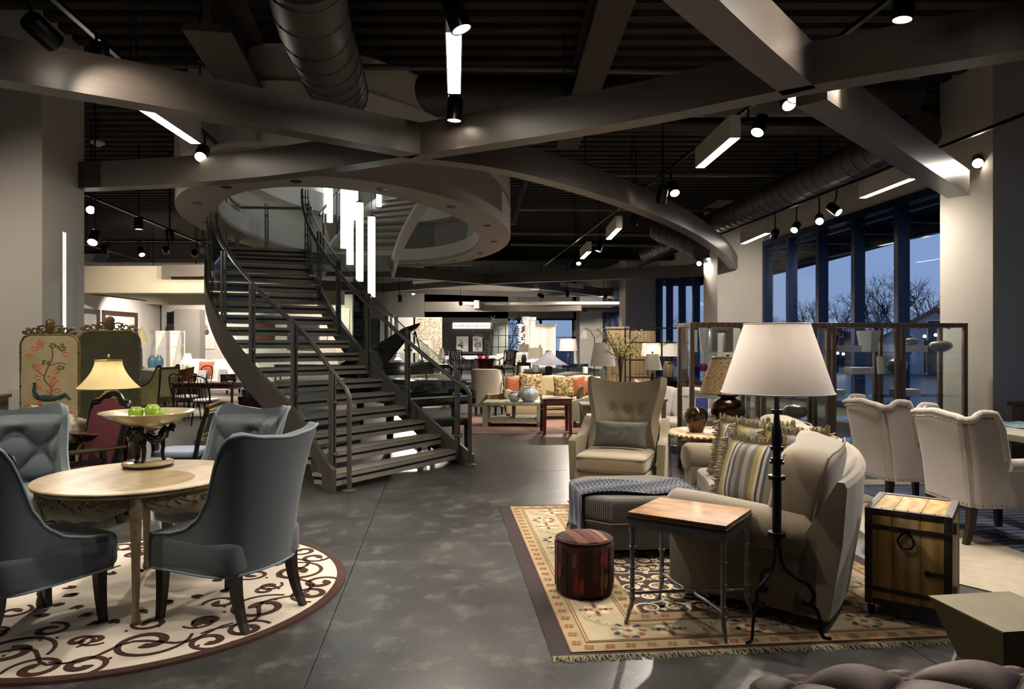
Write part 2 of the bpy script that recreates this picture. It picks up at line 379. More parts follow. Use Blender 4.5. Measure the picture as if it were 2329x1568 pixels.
for k, (u, v0, v1, Y) in enumerate([(310,0,150,6.2), (296,0,140,6.0), (455,0,190,7.4), (812,0,250,8.2), (1283,0,230,8.0), (1305,405,540,14), (1437,300,430,12)]):
    pipe([PX(u, v0, Y), PX(u, v1, Y)], .008, ['thin hanger rod left of the left girder','paired hanger wire beside the left hanger rod','thin hanger rod right of the left girder','thin hanger rod beside the thick spiral duct','thin hanger rod under the dark duct at centre','thin hanger rod behind the downswept right beam','short hanger rod above the downswept right beam'][k], 'black', 'hanger_rod')
# ---- hanging beams; traced along their undersides at one real height
def beam(P, label, z=ZB, h=BH, w=.2, mat='beam'):
    P = spline([Vector((p[0], p[1], 0)) for p in P], 8); n = len(P); m = MB(); vs = []; c = Vector((P[0].x, P[0].y, z))
    for i in range(n):
        t = (P[min(i+1, n-1)]-P[max(i-1, 0)]).normalized(); s = Vector((-t.y, t.x, 0))*w/2
        for (q, zz) in ((-1,0), (1,0), (1,h), (-1,h)): vs.append(P[i]+s*q+Vector((0,0,z+zz))-c)
    fs = [(i*4+k, i*4+(k+1) % 4, i*4+4+(k+1) % 4, i*4+4+k) for i in range(n-1) for k in range(4)]+[(3,2,1,0), tuple((n-1)*4+k for k in range(4))]
    m.add(vs, fs); return tag(m.ob('ceiling_beam', mat, smooth=30, loc=c), label, None, kind='structure')
def bz(*uv, Z=ZB): return [PZ(u, v, Z) for (u, v) in uv]
beam(bz((-420,118), (0,190), (330,245), (640,300), (945,356)), 'curved grey ceiling beam sweeping in from the upper left corner')
beam(bz((960,366), (1164,396), (1400,462), (1560,528), (1640,580), (1668,612)), 'curved grey ceiling beam sweeping down to the window wall pier')
beam(bz((165,433), (380,424), (640,403), (945,360), (1400,290), (1830,207), (2329,125), (2700,60)), 'long curved grey ceiling beam crossing from left column to upper right')
beam(bz((1340,-220), (1560,-10), (1690,105), (1818,209)), 'grey ceiling beam entering from the top edge at right', w=.24)
beam(bz((1845,235), (1990,328), (2110,405), (2180,448)), 'grey ceiling beam ending at the right cream pier', w=.24)
# far beams
beam([(-9.5,19.2), (-3.9,19.4), (-.83,21.8), (2.3,25.6), (4.7,29.4)], 'far ceiling beam passing under the stair soffit to the third pier')
beam([(-8,27.2), (-5,25.4), (-.83,21.8), (2.2,20.4), (5.3,19)], 'far ceiling beam crossing from the back left to the second pier')
beam([(-7,23.6), (-3.6,25.6), (.2,27.2), (3.9,27.0)], 'far ceiling beam beneath the cream ceiling panel')
beam([PX(1322,676,29).xy, PX(1230,690,29.5).xy, PX(1150,706,29.5).xy, PX(1098,714,29).xy, PX(1086,716,28).xy, PX(1084,718,27).xy], 'far ceiling beam curling round above the shop sign', z=2.95)
beam([(-12,31), (-6,31.6), (2,31.2), (5,31.8)], 'farthest ceiling beam above the shop sign', z=3.02, h=.45)
m = MB(); m.prism([(-3.2,22.6), (-.8,21.9), (2.6,25.6), (.2,27.2), (-3.6,25.8)], 3.6, 3.75); tag(m.ob('ceiling_panel', 'walllight'), 'pale ceiling panel framed by crossing far beams', None, kind='structure')
m = MB(); m.prism([(-2,29), (4.4,28.6), (4.4,34), (-1,34)], 3.2, 3.3); tag(m.ob('ceiling_panel', 'walllight'), 'farther pale ceiling panel above the end windows', None, kind='structure')
# ---- oval soffit round the stair opening
sof = thing('stair_soffit', (EC.x, EC.y, ZS), 0, 'oval plaster soffit round the stair opening', None, kind='structure')
def oval(name, mat, zr, a0=0, a1=2*pi, n=72):
    """closed section (list of (scale ellipse, z)) swept round the oval"""
    m = MB(); full = abs(a1-a0-2*pi) < 1e-6; k = len(zr)
    vs = []
    for i in range(n if full else n+1):
        a = a0+(a1-a0)*i/n
        for (r, z) in zr: vs.append((r[0]*cos(a), r[1]*sin(a), z-ZS))
    q = n if full else n+1
    fs = [(i*k+j, i*k+(j+1) % k, (i+1) % q*k+(j+1) % k, (i+1) % q*k+j) for i in range(n) for j in range(k)]
    if not full: fs += [tuple(range(k)), tuple((q-1)*k+j for j in range(k))[::-1]]
    m.add(vs, fs); return m.ob(name, mat, sof)
def er(k): return (EI[0]*k, EI[1]*k)
oval('soffit_band', 'soffit', [(EI,ZS), (EO,ZS), (EO,ZS+.06), (EI,ZS+.06)])
oval('outer_fascia', 'soffit', [((EO[0]-.03, EO[1]-.03),ZS+.06), (EO,ZS+.06), (EO,ZD+.5), ((EO[0]-.03, EO[1]-.03),ZD+.5)])
oval('inner_fascia', 'walllight', [(EI,ZS+.06), (er(1.012),ZS+.06), (er(1.012),ZS+.34), (EI,ZS+.34)])
oval('recess_wall', 'walllight', [(er(1.012),ZS+.34), (er(1.2),ZS+.36), (er(1.21),ZS+1.05), (er(1.2),ZS+1.05), (er(1.19),ZS+.38)])
oval('upper_band', 'walllight', [(er(1.06),ZS+1.05), (er(1.2),ZS+1.05), (er(1.2),ZS+1.5), (er(1.06),ZS+1.5)])
oval('shaft_wall', 'walllight', [(er(1.12),ZS+1.5), (er(1.15),ZS+1.5), (er(1.15),ZD+.5), (er(1.12),ZD+.5)])
dl = MB(); dl.lathe([(.001,.0), (.055,0), (.07,-.006), (.075,0), (.075,.01)], n=16); d0 = dl.ob('downlight_trim', 'black', sof); fst = True
for a in range(0, 360, 24):
    p = Vector(((EO[0]+EI[0])/2*cos(radians(a+8)), (EO[1]+EI[1])/2*sin(radians(a+8)), -.002)); (d0 if fst else share(d0, sof)).location = p
    if fst: fst = False
# upper floor seen through the opening
m = MB(); m.bx(-13, 6, 24, 24.2, 5.7, 8.4); m.bx(-13, -12.8, 4, 24, 5.7, 8.4); m.bx(5.8, 6, 4, 24, 5.7, 8.4); m.bx(-13, 6, 4, 4.2, 5.7, 8.4); tag(m.ob('wall_upper', 'walllight'), 'pale walls of the upper floor above the stair', None, kind='structure')
m = MB(); m.bx(-13, 6, 4, 24.2, 8.4, 8.6); tag(m.ob('ceiling_upper', 'walllight'), 'pale ceiling of the upper floor above the stair', None, kind='structure')
m = MB(); N = 48; rr = [ell(2*pi*i/N, EI, 1.12) for i in range(N)]
def ou(i):
    a = 2*pi*i/N; c, s_ = cos(a), sin(a); k = min(8.8/abs(c) if abs(c) > 1e-6 else 1e9, 9.3/abs(s_) if abs(s_) > 1e-6 else 1e9); return Vector((EC.x+c*k, EC.y+s_*k))
m.add([(p.x,p.y,ZD+.5) for p in rr]+[(ou(i).x, ou(i).y, ZD+.5) for i in range(N)], fs); m.ob('upper_floor', 'walllight', None, smooth=0); tag(bpy.data.objects['upper_floor'], 'upper floor slab around the stair opening', None, kind='structure')
# far dark end of the opening
m = MB(); m.bx(-5.6, -1.0, 17.9, 18.1, ZS-.02, ZD+.4); tag(m.ob('trim_1', 'wallgrey'), 'straight grey fascia closing the far end of the stair opening', None, kind='structure')
t = thing('smoke_detector', PX(222,326,11), 0, 'round white smoke detector under the deck behind the left column', 'smoke detector'); m = MB(); m.lathe([(.001,-.05), (.05,-.045), (.06,-.02), (.1,-.01), (.1,.02), (.001,.02)], n=20); m.ob('cover', 'whitegrey', t); m = MB(); m.cyl((0,0,.02), (0,0,ZD-.07-t.location.z), .01, n=6); m.ob('stem', 'lamphead', t)
t = thing('ceiling_speaker', PX(1330,388,11.5), .5, 'small black speaker above the downswept beam', 'speaker'); m = MB(); m.bx(-.12,.12,-.08,.08,-.1,.08); m.ob('cabinet', 'black', t, bevel=.01); m = MB(); m.bx(-.1,.1,-.086,-.08,-.08,.06); m.ob('grille', 'walldark', t); m = MB(); m.cyl((0,0,.08), (0,0,ZD-.07-t.location.z), .01, n=6); m.ob('stem', 'lamphead', t)
# ---- left column with a lit slot
cl = RM(-4.45, 8.2)
c1 = PZ(95,1100); 
pc = Vector((-.668*7.6, 7.6, 0)); m = MB()
t = thing('column', pc, A, 'square grey plaster column at the left with a tall lit slot', None, kind='structure')
m.bx(-1.1, 0, 0, .9, 0, ZD+.1); m.ob('column_shaft', 'wallpaint', t, smooth=0)
m = MB(); m.bx(-.002, .012, .38, .47, .9, 2.85); m.ob('slot_frame', 'whitegrey', t); m = MB(); m.bx(.012, .016, .39, .46, .92, 2.84); m.ob('slot_light', mk('slot', 'ffffff', emit='e8eeee', estr=.55), t)
# wall strip behind the column at far left
m = MB(); m.bx(-6.5, -.9, .35, .6, 0, ZD+.1); o = m.ob('wall_left', 'wallpaint', smooth=0, loc=pc, rot=(0,0,A)); tag(o, 'grey plaster wall running left from the column', None, kind='structure')
# ---- window wall: piers, sills, heads, glazing
GX = D+.185*D            # glass plane
PY = [8.09+8.76*k for k in range(-1, 4)]
wall = thing('wall_right', (0,0,0), A, 'pale window wall with projecting piers along the right', None, kind='structure')
for k, y in enumerate(PY):
    m = MB(); m.bx(D, GX+.06, y, y+.93, 0, ZD+.1); m.ob('pier', 'wallpaint', wall, smooth=0)
m = MB(); m.bx(GX-.05, GX+.3, PY[0], PY[-1]+6, 4.13, ZD+.1); m.ob('head_wall', 'wallpaint', wall, smooth=0)
m = MB(); m.bx(GX-.05, GX+.3, PY[0], PY[-1]+6, 0, .3); m.ob('sill_wall', 'wallpaint', wall, smooth=0)
WN = [1.62, 3.5, 5.1, 6.5, 7.5]
for k, y in enumerate(PY[:-1]):
    w = thing('window_%d' % (k+1), (0,0,0), A, ['window bay beside the camera out of view','tall dark framed window bay nearest on the right','second tall dark framed window bay along the right wall','third tall dark framed window bay along the right wall'][k], None, kind='structure')
    a, b = y+.93, y+8.76; L = b-a
    m = MB(); m.bx(GX-.1, GX+.12, a, b, 4.0, 4.13); m.bx(GX-.1, GX+.12, a, b, .3, .42); m.bx(GX-.1, GX+.12, a, a+.1, .42, 4.0); m.bx(GX-.1, GX+.12, b-.12, b, .42, 4.0); m.ob('window_frame', 'winframe', w, smooth=0)
    n = 6; st = L/n; first = None
    for i in range(1, n):
        if first is None:
            m = MB(); m.bx(GX-.12, GX+.1, -.06, .06, .42, 4.0); first = m.ob('mullion', 'winframe', w, smooth=0, loc=(0, a+i*st, 0))
        else: share(first, w, (0, a+i*st, 0))
    first = None
    for i in range(n):
        if first is None:
            m = MB(); m.bx(GX-.01, GX+.01, 0, st, .42, 4.0); first = m.ob('pane', 'winglass', w, smooth=0, loc=(0, a+i*st, 0))
            m = MB(); m.bx(GX-.06, GX+.06, 0, st, 3.86, 3.93); tr = m.ob('transom', 'winframe', w, smooth=0, loc=(0, a+i*st, 0))
        else: share(first, w, (0, a+i*st, 0)); share(tr, w, (0, a+i*st, 0))
# canopy outside
can = thing('canopy', (0,0,0), A, 'dark steel canopy slats outside above the windows', 'canopy')
m = MB(); m.bx(GX+1.55, GX+1.7, 9.4, 21.4, 3.75, 4.05); m.ob('edge_beam', 'winframe', can, smooth=0)
m = MB(); m.bx(GX+.3, GX+1.7, -.05, .05, 3.85, 4.0); q = m.ob('outrigger', 'winframe', can, smooth=0, loc=(0,9.6,0))
for i in range(1, 9): share(q, can, (0, 9.6+i*1.4, 0))
m = MB(); m.bx(GX+.5, GX+.62, 9.4, 21.4, 4.02, 4.08); q = m.ob('canopy_slat', 'winframe', can, smooth=0)
for i in range(1, 5): share(q, can, (i*.23, 0, 0))
# ---- outer walls behind and at the end
m = MB(); m.bx(-22, 9, -6.2, -6, 0, ZD+.2); tag(m.ob('wall_back', 'wallgrey', smooth=0), 'wall behind the camera', None, kind='structure')
m = MB(); m.bx(-21.2, -21, -6, 42, 0, ZD+.2); tag(m.ob('wall_side', 'wallgrey', smooth=0), 'outer wall far at the left', None, kind='structure')
# ================================================================== the curved stair
SCx, SCy, RI = 1.47, 14.1, 5.3
RISE, DTH = .18, 2.865
def sth(n): return radians(245.7-DTH*(n-1))
def rout(n): return lerp(7.55, 7.2, sm(n/4.5)) if n < 4.5 else lerp(7.2, 6.92, (n-4.5)/13.5)
S0 = Vector((-1.2, 8.2, 0))
def SP(R, n, z=None, lift=0.): 
    a = sth(n)-radians(2.6*max(0, 1-n/5))*(R-RI)/1.9; return Vector((SCx+R*cos(a), SCy+R*sin(a), (RISE*n if z is None else z)+lift))-S0
st = thing('staircase', S0, 0, 'curved open-riser staircase with dark metal stringers and glass balustrades', 'staircase')
NT = 18
for n in range(1, NT+1):
    ro = rout(n)-.03; ri = RI+.03; z = RISE*n
    def slab(z0, z1, f, b, r0=0, r1=0):
        m = MB(); K = 5; P = []
        fr = [SP(lerp(ri+r0, ro-r1, i/K), n-f, 0) for i in range(K+1)]; bk = [SP(lerp(ri+r0, ro-r1, i/K), n+b, 0) for i in range(K, -1, -1)]
        m.prism([(p.x, p.y) for p in fr+bk], z0, z1); return m
    t = slab(z-.035, z, .12, 1.0).ob('tread', 'tread', st, smooth=0)
    slab(z-.065, z-.037, .02, .92).ob('tread_gap', 'black', t, smooth=0)
    slab(z-.115, z-.066, .1, .9).ob('tread_pan', 'tread', t, smooth=0)
    slab(z+.0005, z+.003, .06, .02, .05, .05).ob('grip_strip', 'black', t, smooth=0)
def helix(R, n0, n1, lo, hi, th, name, mat, K=40, par=None, zf=None, flat0=True, Rf=None):
    m = MB(); vs = []
    for i in range(K+1):
        n = lerp(n0, n1, i/K); r = Rf(n) if Rf else R; z = (RISE*n if zf is None else zf(n)); zl = z+lo
        if flat0: zl = max(zl, .0)
        for (dr, zz) in ((0,zl), (th,zl), (th,max(z+hi, zl+.05)), (0,max(z+hi, zl+.05))):
            vs.append(SP(r+dr, n, zz))
    fs = [(i*4+k, i*4+(k+1) % 4, i*4+4+(k+1) % 4, i*4+4+k) for i in range(K) for k in range(4)]+[(3,2,1,0), tuple(K*4+k for k in range(4))]
    m.add(vs, fs); return m.ob(name, mat, par or st, smooth=30)
helix(RI-.02, .15, 18.6, -.27, .1, .05, 'stringer', 'stairpaint')
helix(0, .8, 18.8, -.27, .1, .05, 'stringer', 'stairpaint', Rf=lambda n: rout(n)-.03)
# posts, glass, rail on both sides
def side(Rf, posts, inward, ext):
    for k, n in enumerate(posts):
        b = SP(Rf(n), n, lift=.05); b.z = max(b.z-.15, 0) if n < 1.6 else b.z-.12
        top = RISE*n+1.05
        m = MB(); m.box((0,0,(top-b.z)/2), (.05,.02,top-b.z)); m.box((0,-.045,(top-b.z)/2), (.05,.02,top-b.z)); 
        p = m.ob('post', 'stairpaint', st, smooth=0, loc=b, rot=(0,0,sth(n)+pi/2))
        for zz in (.3, .85): m = MB(); m.cyl((-.06,-.02,zz), (.06,-.02,zz), .02, n=8); m.ob('glass_clamp', 'steel', p)
        hb = MB(); hz = top-b.z-.1; hb.tube([(0,0,hz-.03), (0,.05*inward,hz-.04), (0,.085*inward,hz-.01), (0,.085*inward,hz+.02)], .009, 6); hb.ob('rail_bracket', 'stairpaint', p)
    e = [posts[0]]+posts[1:]
    for a, b in zip(e[:-1], e[1:]):
        m = MB(); K = 8; vs = []
        a2, b2 = a+.12, b-.12
        for i in range(K+1):
            n = lerp(a2, b2, i/K)
            for (dr, z) in ((-.006,.12), (.006,.12), (.006,1.04), (-.006,1.04)): vs.append(SP(Rf(n)+dr, n, lift=z))
        fs = [(i*4+k, i*4+(k+1) % 4, i*4+4+(k+1) % 4, i*4+4+k) for i in range(K) for k in range(4)]+[(3,2,1,0), tuple(K*4+k for k in range(4))]
        m.add(vs, fs); g = m.ob('glass_panel', 'glass', st)
        m = MB(); m.tube([SP(Rf(lerp(a2, b2, i/K)), lerp(a2, b2, i/K), lift=1.045) for i in range(K+1)], .008, 6); m.ob('glass_edge', 'steel', g)
    R2 = lambda n: Rf(n)-.1*inward
    P = [SP(R2(lerp(ext, posts[-1]+.8, i/40)), lerp(ext, posts[-1]+.8, i/40), lift=.95) for i in range(41)]
    p0 = P[0]; d = (P[0]-P[1]); d.z = 0; d.normalize()
    head = [Vector((p0.x+d.x*.13, p0.y+d.y*.13, 0.0)), Vector((p0.x+d.x*.13, p0.y+d.y*.13, p0.z-.22)), Vector((p0.x+d.x*.125, p0.y+d.y*.125, p0.z-.12)), Vector((p0.x+d.x*.08, p0.y+d.y*.08, p0.z-.05))]
    m = MB(); m.tube(head+P, .027, 10); r = m.ob('handrail', 'steel' if False else 'stairpaint', st)
    m = MB(); q = head[0]; m.lathe([(.075,0), (.075,.02), (.06,.028), (.028,.03)], (q.x, q.y, 0), 16); m.ob('floor_flange', 'stairpaint', r)
side(lambda n: rout(n)-.06, [1.1, 4.2, 7., 9.9, 12.8, 15.7, 18.2], 1, 1.0)
side(lambda n: RI+.04, [.9, 3.9, 6.9, 9.9, 12.9, 15.9, 18.2], -1, .5)
# landing
ZL = RISE*18; m = MB()
pl = [SP(RI, lerp(18, 19.5, i/2), 0) for i in range(3)]+[SP(3.87, lerp(19.5, 24.6, i/5), 0) for i in range(6)]+[SP(RI, lerp(24.6, 22.3, i/3), 0) for i in range(4)]+[SP(6.92, lerp(22.3, 18, i/6), 0) for i in range(7)]
m.prism([(p.x, p.y) for p in pl], ZL-.2, ZL-.001); ld = m.ob('landing', 'stairpaint', st, smooth=0)
m = MB(); m.prism([(p.x, p.y) for p in pl], ZL, ZL+.02); m.ob('landing_deck', 'tread', ld, smooth=0)
# landing balustrade along the outer edge
for (n, R_) in ((22.2,6.75), (22.2,6.2), (22.2,5.45), (20.2,6.8)):
    b = SP(R_, n, ZL); m = MB(); m.box((0,0,.52), (.05,.02,1.04)); m.box((0,-.045,.52), (.05,.02,1.04)); p = m.ob('post', 'steel', st, smooth=0, loc=b, rot=(0,0,sth(n)+pi/2))
    for zz in (.25, .8): m = MB(); m.cyl((-.06,-.02,zz), (.06,-.02,zz), .02, n=8); m.ob('glass_clamp', 'steel', p)
for a, b in ((6.7,6.24), (6.16,5.5)):
    m = MB(); m.grid(2, 2, lambda u, v: SP(lerp(a, b, u), 22.2, ZL+.1+.93*v)); m.ob('glass_panel', 'glass', st)
m = MB(); m.tube([SP(6.7, 18.4, ZL+.95), SP(6.7, 20, ZL+.95), SP(6.7, 22.1, ZL+.95), SP(6.1, 22.1, ZL+.95), SP(5.35, 22.1, ZL+.95)], .027, 10); m.ob('handrail', 'steel', st)
# second flight
N2 = 24.6
zf2 = lambda n: ZL+RISE*(n-N2)
for i in range(1, 15):
    n = N2+i; z = ZL+RISE*i; K = 4
    P = [SP(lerp(3.9, RI-.03, k/K), n-.1, 0) for k in range(K+1)]+[SP(lerp(RI-.03, 3.9, k/K), n+1, 0) for k in range(K+1)]
    m = MB(); m.prism([(p.x, p.y) for p in P], z-.05, z); m.ob('tread', 'tread', st, smooth=0)
helix(RI-.03, N2-.3, N2+14, -.28, .14, .06, 'stringer', 'walllight', zf=zf2, flat0=False)
helix(3.84, N2-.3, N2+14, -.28, .14, .06, 'stringer', 'walllight', zf=zf2, flat0=False)
for i in range(0, 15, 3):
    n = N2+i; b = SP(RI, n, zf2(n)); m = MB(); m.box((0,0,.5), (.05,.02,1.1)); m.ob('post', 'steel', st, smooth=0, loc=b, rot=(0,0,sth(n)+pi/2))
m = MB(); m.tube([SP(RI+.08, lerp(N2, N2+13, i/20), zf2(lerp(N2, N2+13, i/20))+.95) for i in range(21)], .027, 8); m.ob('handrail', 'steel', st)
# ---- pendant tubes in the stair well
def pendant(u, v0, v1, Y, r=.085):
    top = PX(u, v0, Y); bot = PX(u, v1, Y); h = top.z-bot.z
    return top, bot, h
PT = [(845,492,676,11.6), (818,460,640,11.9), (796,425,602,12.6), (782,395,565,13.2), (750,330,506,14.5), (741,405,485,16.5), (775,300,410,15), (808,330,500,15.6), (862,340,470,16.4)]
PLB = ['nearest and lowest glowing glass tube pendant in the stairwell','second lowest glowing tube pendant, left of the lowest one','third glowing tube pendant in the stepped cluster','fourth glowing tube pendant, leftmost of the large ones','glowing tube pendant behind the upper handrail','small far glowing tube pendant behind the landing rail','short glowing tube pendant high behind the landing','glowing tube pendant partly hidden behind the stepped cluster','far glowing tube pendant right of the cluster']
for (u, v0, v1, Y), lb in zip(PT, PLB):
    top, bot, h = pendant(u, v0, v1, Y); r = .062
    t = thing('pendant_light', (bot.x, bot.y, bot.z), 0, lb, 'pendant', 'tube pendants in the stairwell')
    m = MB(); m.lathe([(.001,0), (r*.97,0), (r,.01), (r,h-.01), (r*.97,h), (.001,h)], n=20); m.ob('glass_tube', 'emit_tube', t)
    m = MB(); m.lathe([(r*.4,h), (r*.4,h+.03), (.006,h+.035), (.006,8.4-bot.z)], n=8); m.ob('cord', 'steel', t)
    m = MB(); m.lathe([(r*1.02,h-.015), (r*1.02,h+.005), (r*.35,h+.02)], n=20); m.ob('cap', 'steel', t)
# ================================================================== track lighting
ZT = 3.98
def track(x, y0, y1, label):
    m = MB(); m.bx(-.02, .02, y0, y1, 0, .035); o = m.ob('light_track', 'lamphead', smooth=0, loc=(0,0,ZT), rot=(0,0,A))
    o.location = RM(x, 0, ZT); return tag(o, label, 'track')
TX = [-8.6, -5.75, -2.72, .08, 3.14, 6.14]
TN = ['far left black light track beyond the column','black light track left of the stairs over the side gallery','black light track over the round table','black light track at the middle of the frame','black light track right of centre','black light track along the windows']
for x, nme in zip(TX, TN): track(x, {0:12, 1:12, 5:3}.get(TX.index(x), 1.0), {3:8.2, 2:9.0}.get(TX.index(x), 21.5), nme)
def lin_light(u0, v0, u1, v1, label, z=3.74, w=.105):
    a, b = PZ(u0, v0, z), PZ(u1, v1, z); d = b-a; L = d.length; rz = atan2(d.y, d.x)-pi/2
    t = thing('linear_light', a, rz, label, 'ceiling light', 'linear track lights')
    m = MB(); m.bx(-w*.58, -w*.5, 0, L, 0, .24); m.bx(w*.5, w*.58, 0, L, 0, .24); m.bx(-w*.5, w*.5, 0, L, .2, .24); m.bx(-w*.5, w*.5, -.01, 0, 0, .24); m.bx(-w*.5, w*.5, L, L+.01, 0, .24); m.ob('housing', 'whitegrey', t, smooth=0)
    m = MB(); m.bx(-w*.5, w*.5, .002, L-.002, .012, .02); m.ob('diffuser', 'emit_lin', t, smooth=0); return t
lin_light(1033,213, 1032,75, 'glowing linear light at the top middle of the frame')
lin_light(445,327, 322,246, 'glowing linear light behind the left curved beam')
lin_light(1592,382, 1672,314, 'glowing linear light on the right ceiling track')
lin_light(1384,545, 1408,520, 'small glowing linear light beneath the downswept beam')
lin_light(1324,589, 1340,573, 'smallest farthest glowing linear light on the right track')
lin_light(1962,451, 2076,407, 'nearer glowing linear light above the windows')
lin_light(1690,555, 1746,531, 'farther glowing linear light above the windows')
m = MB(); m.bx(-11.2, -6.2, -.02, .02, 0, .035); tag(m.ob('light_track', 'lamphead', smooth=0, loc=(0,16.5,ZT)), 'black cross track over the far left gallery', 'track')
def head(pos, aim, label, power=120, angle=62, col=(1,.89,.76), r=.072, L=.2, blend=.85):
    angle += 20
    """a track head: pos = lens centre, aim = point it shines at"""
    pos, aim = Vector(pos), Vector(aim); d = (aim-pos).normalized()
    t = thing('track_spotlight', pos, 0, label, 'spotlight', 'black cylinder track heads')
    q = d.to_track_quat('-Z', 'Y').to_euler()
    xr = pos.x*CA+pos.y*SA; ontrack = min(abs(xr-x) for x in TX) < .12 or abs(pos.y-16.5) < .1
    m = MB(); m.lathe([(r*.8,.012), (r*.86,.0), (r,.0), (r,L), (r*.9,L+.01), (.001,L+.012)], n=16); m.ob('can', 'lamphead', t, rot=q)
    m = MB(); m.lathe([(.001,.004), (r*.86,.004)], n=16); e = m.ob('lens', 'emit_bulb', t, rot=q)
    mid = -d*(L*.75); tp = Vector((mid.x, mid.y, (ZD-.07 if pos.y < 26.5 else ZD+.11)-pos.z))
    if ontrack:
        if abs(pos.y-16.5) < .1: tp = Vector((mid.x, 16.5-pos.y, ZT+.005-pos.z))
        else:
            bx_ = min(TX, key=lambda x: abs(xr-x)); w_ = pos+mid; yr = w_.y*CA-w_.x*SA; tp = RM(bx_, yr, ZT+.005)-pos
    m = MB(); m.tube([mid, Vector((tp.x, tp.y, max(mid.z+.01, tp.z-.12))), tp], .012, 8); m.ob('stem', 'lamphead', t)
    if power: lamp(t, d*.02, power, col, 'SPOT', .04, q, angle, blend)
    return t
def F(u, v, z=0): return PZ(u, v, z)
HD = [ # u, v, Y of the lens; aim; label; power
 (124,98,4.75, PX(270,235,5.3), 'left black track head aimed at the curved beam', 48, 46),
 (456,358,8.0, F(200,1000,.9), 'black track head hanging below the left linear light', 150, 60),
 (1050,68,4.6, F(1500,1330), 'black track head above the middle linear light, tilted right', 190, 62),
 (1033,275,6.5, F(990,1160), 'black track head hanging straight below the middle linear light', 150, 60),
 (2052,46,5.0, F(1900,1280), 'big black track head at the upper right corner', 220, 62),
 (1722,302,7.2, F(1420,1080,.5), 'black track head above the right linear light', 220, 62),
 (1795,240,6.6, F(2150,1150,.6), 'white lit track head just under the beam crossing', 170, 60),
 (1535,440,9.6, F(1690,1000,.6), 'tilted black track head left of the right linear light', 160, 60),
 (1503,460,9.5, F(1420,960,.3), 'black track head lowest on the near right track', 170, 60),
 (1440,512,12.9, F(1300,920,.3), 'black track head just under the downswept beam', 170, 60),
 (1360,572,16.0, F(1250,900,.4), 'black track head between the two small linear lights', 170, 60),
 (1302,612,19.0, F(1140,910), 'lowest black track head at the far end of the right track', 170, 60),
 (1316,600,18.6, F(1330,860,.8), 'tilted black track head beside the lowest far one', 140, 60),
 (2224,372,8.9, F(2200,1000,.9), 'black track head alone on the pier at far right', 45, 60),
 (1908,484,10.9, PX(2200,700,9.4), 'black track head tilted left above the windows', 110, 60),
 (1864,504,11.8, F(1900,1000,.6), 'upright black track head above the windows', 130, 60),
 (1806,524,13.0, F(1600,900,.8), 'third black track head above the windows', 50, 60),
 (1760,540,14.0, F(1640,900), 'fourth black track head above the windows', 50, 60),
 (1590,600,18.6, F(1500,880,.8), 'black track head by the second pier', 120, 60),
 (1612,590,18.0, PX(1600,700,17.5), 'bright track head by the second pier', 14, 60),
 (206,478,11, F(60,1000,.9), 'upper black track head beside the column', 130, 60),
 (210,552,9.6, PX(110,830,8.2), 'large lit black track head beside the column', 110, 60),
 (316,522,12.5, F(330,930,.4), 'brightly lit track head left of the oval soffit', 160, 64),
 (388,548,13.0, F(430,915,.4), 'slim black track head beside the oval soffit', 150, 64),
 (240,573,16.5, PX(300,760,20), 'lit track head first in the far left row', 110, 64),
 (323,580,16.5, F(420,900,.5), 'plain black track head second in the far left row', 140, 64),
 (378,573,16.5, PX(420,780,24), 'lit track head third in the far left row', 170, 70),
 (443,580,16.5, PX(460,760,24), 'tilted black track head beside the stair stringer', 170, 70),
 (462,574,17.5, F(480,860,.5), 'smallest black track head beside the stair stringer', 120, 70),
 (910,685,24, F(930,850,.5), 'far track head in the left of the pair under the far beams', 120, 70),
 (1048,692,26, PX(1060,760,34), 'far track head shining on the beam left of the sign', 170, 75),
 (1375,677,27, F(1260,830,.5), 'far white track head below the blue lit beam', 170, 70),
 (1120,706,29.5, F(1100,850,.4), 'added far track head lighting the zebra chairs', 200, 80),  # heads from here to the red console are added to brighten the far end
 (1230,707,30, F(1230,850,.4), 'added far track head lighting the white loveseat', 150, 80),
 (1020,662,29, PX(1000,800,33), 'added far track head lighting the canvases beyond the piano', 80, 80),
 (1290,673,25, F(1290,850,.4), 'added far track head lighting the grey sofas', 200, 80),
 (940,668,27, F(940,870,.4), 'added far track head lighting the red console', 200, 80),
 (1180,735,36, PX(1180,790,37.5), 'tiny far track head above the end window, first', 90, 80),
 (1230,735,36, F(1250,830,.5), 'tiny far track head above the end window, second', 110, 80),
]
for (u, v, Y, aim, lb, pw, an) in HD: head(PX(u, v, Y), aim, lb, pw*(.62 if Y < 8 else .9 if u < 480 else 1.3 if Y < 12 else 2.4), an)
for (p, a_, lb, pw) in (((-11.0,25.3,3.3), (-11.9,28.2,1.7), 'added unseen track head washing the flower print wall', 330), ((-11.0,21.5,3.35), (-12.6,23,1.5), 'added unseen track head washing the silver mirror', 260), ((-7.2,25.3,3.3), (-7.4,28.2,1.6), 'added unseen track head washing the paintings behind the stair', 260), ((-9.6,21.4,3.3), (-9.9,22.4,.6), 'added unseen track head lighting the white daybed', 200)): head(p, a_, lb, pw, 70)  # unseen heads added behind the concrete beams to brighten the gallery
head((.9,23.4,3.2), (-.1,24.9,3.6), 'added track head turned up to brighten the pale ceiling panel', 90, 80)  # uplight added to lift the dim ceiling panel
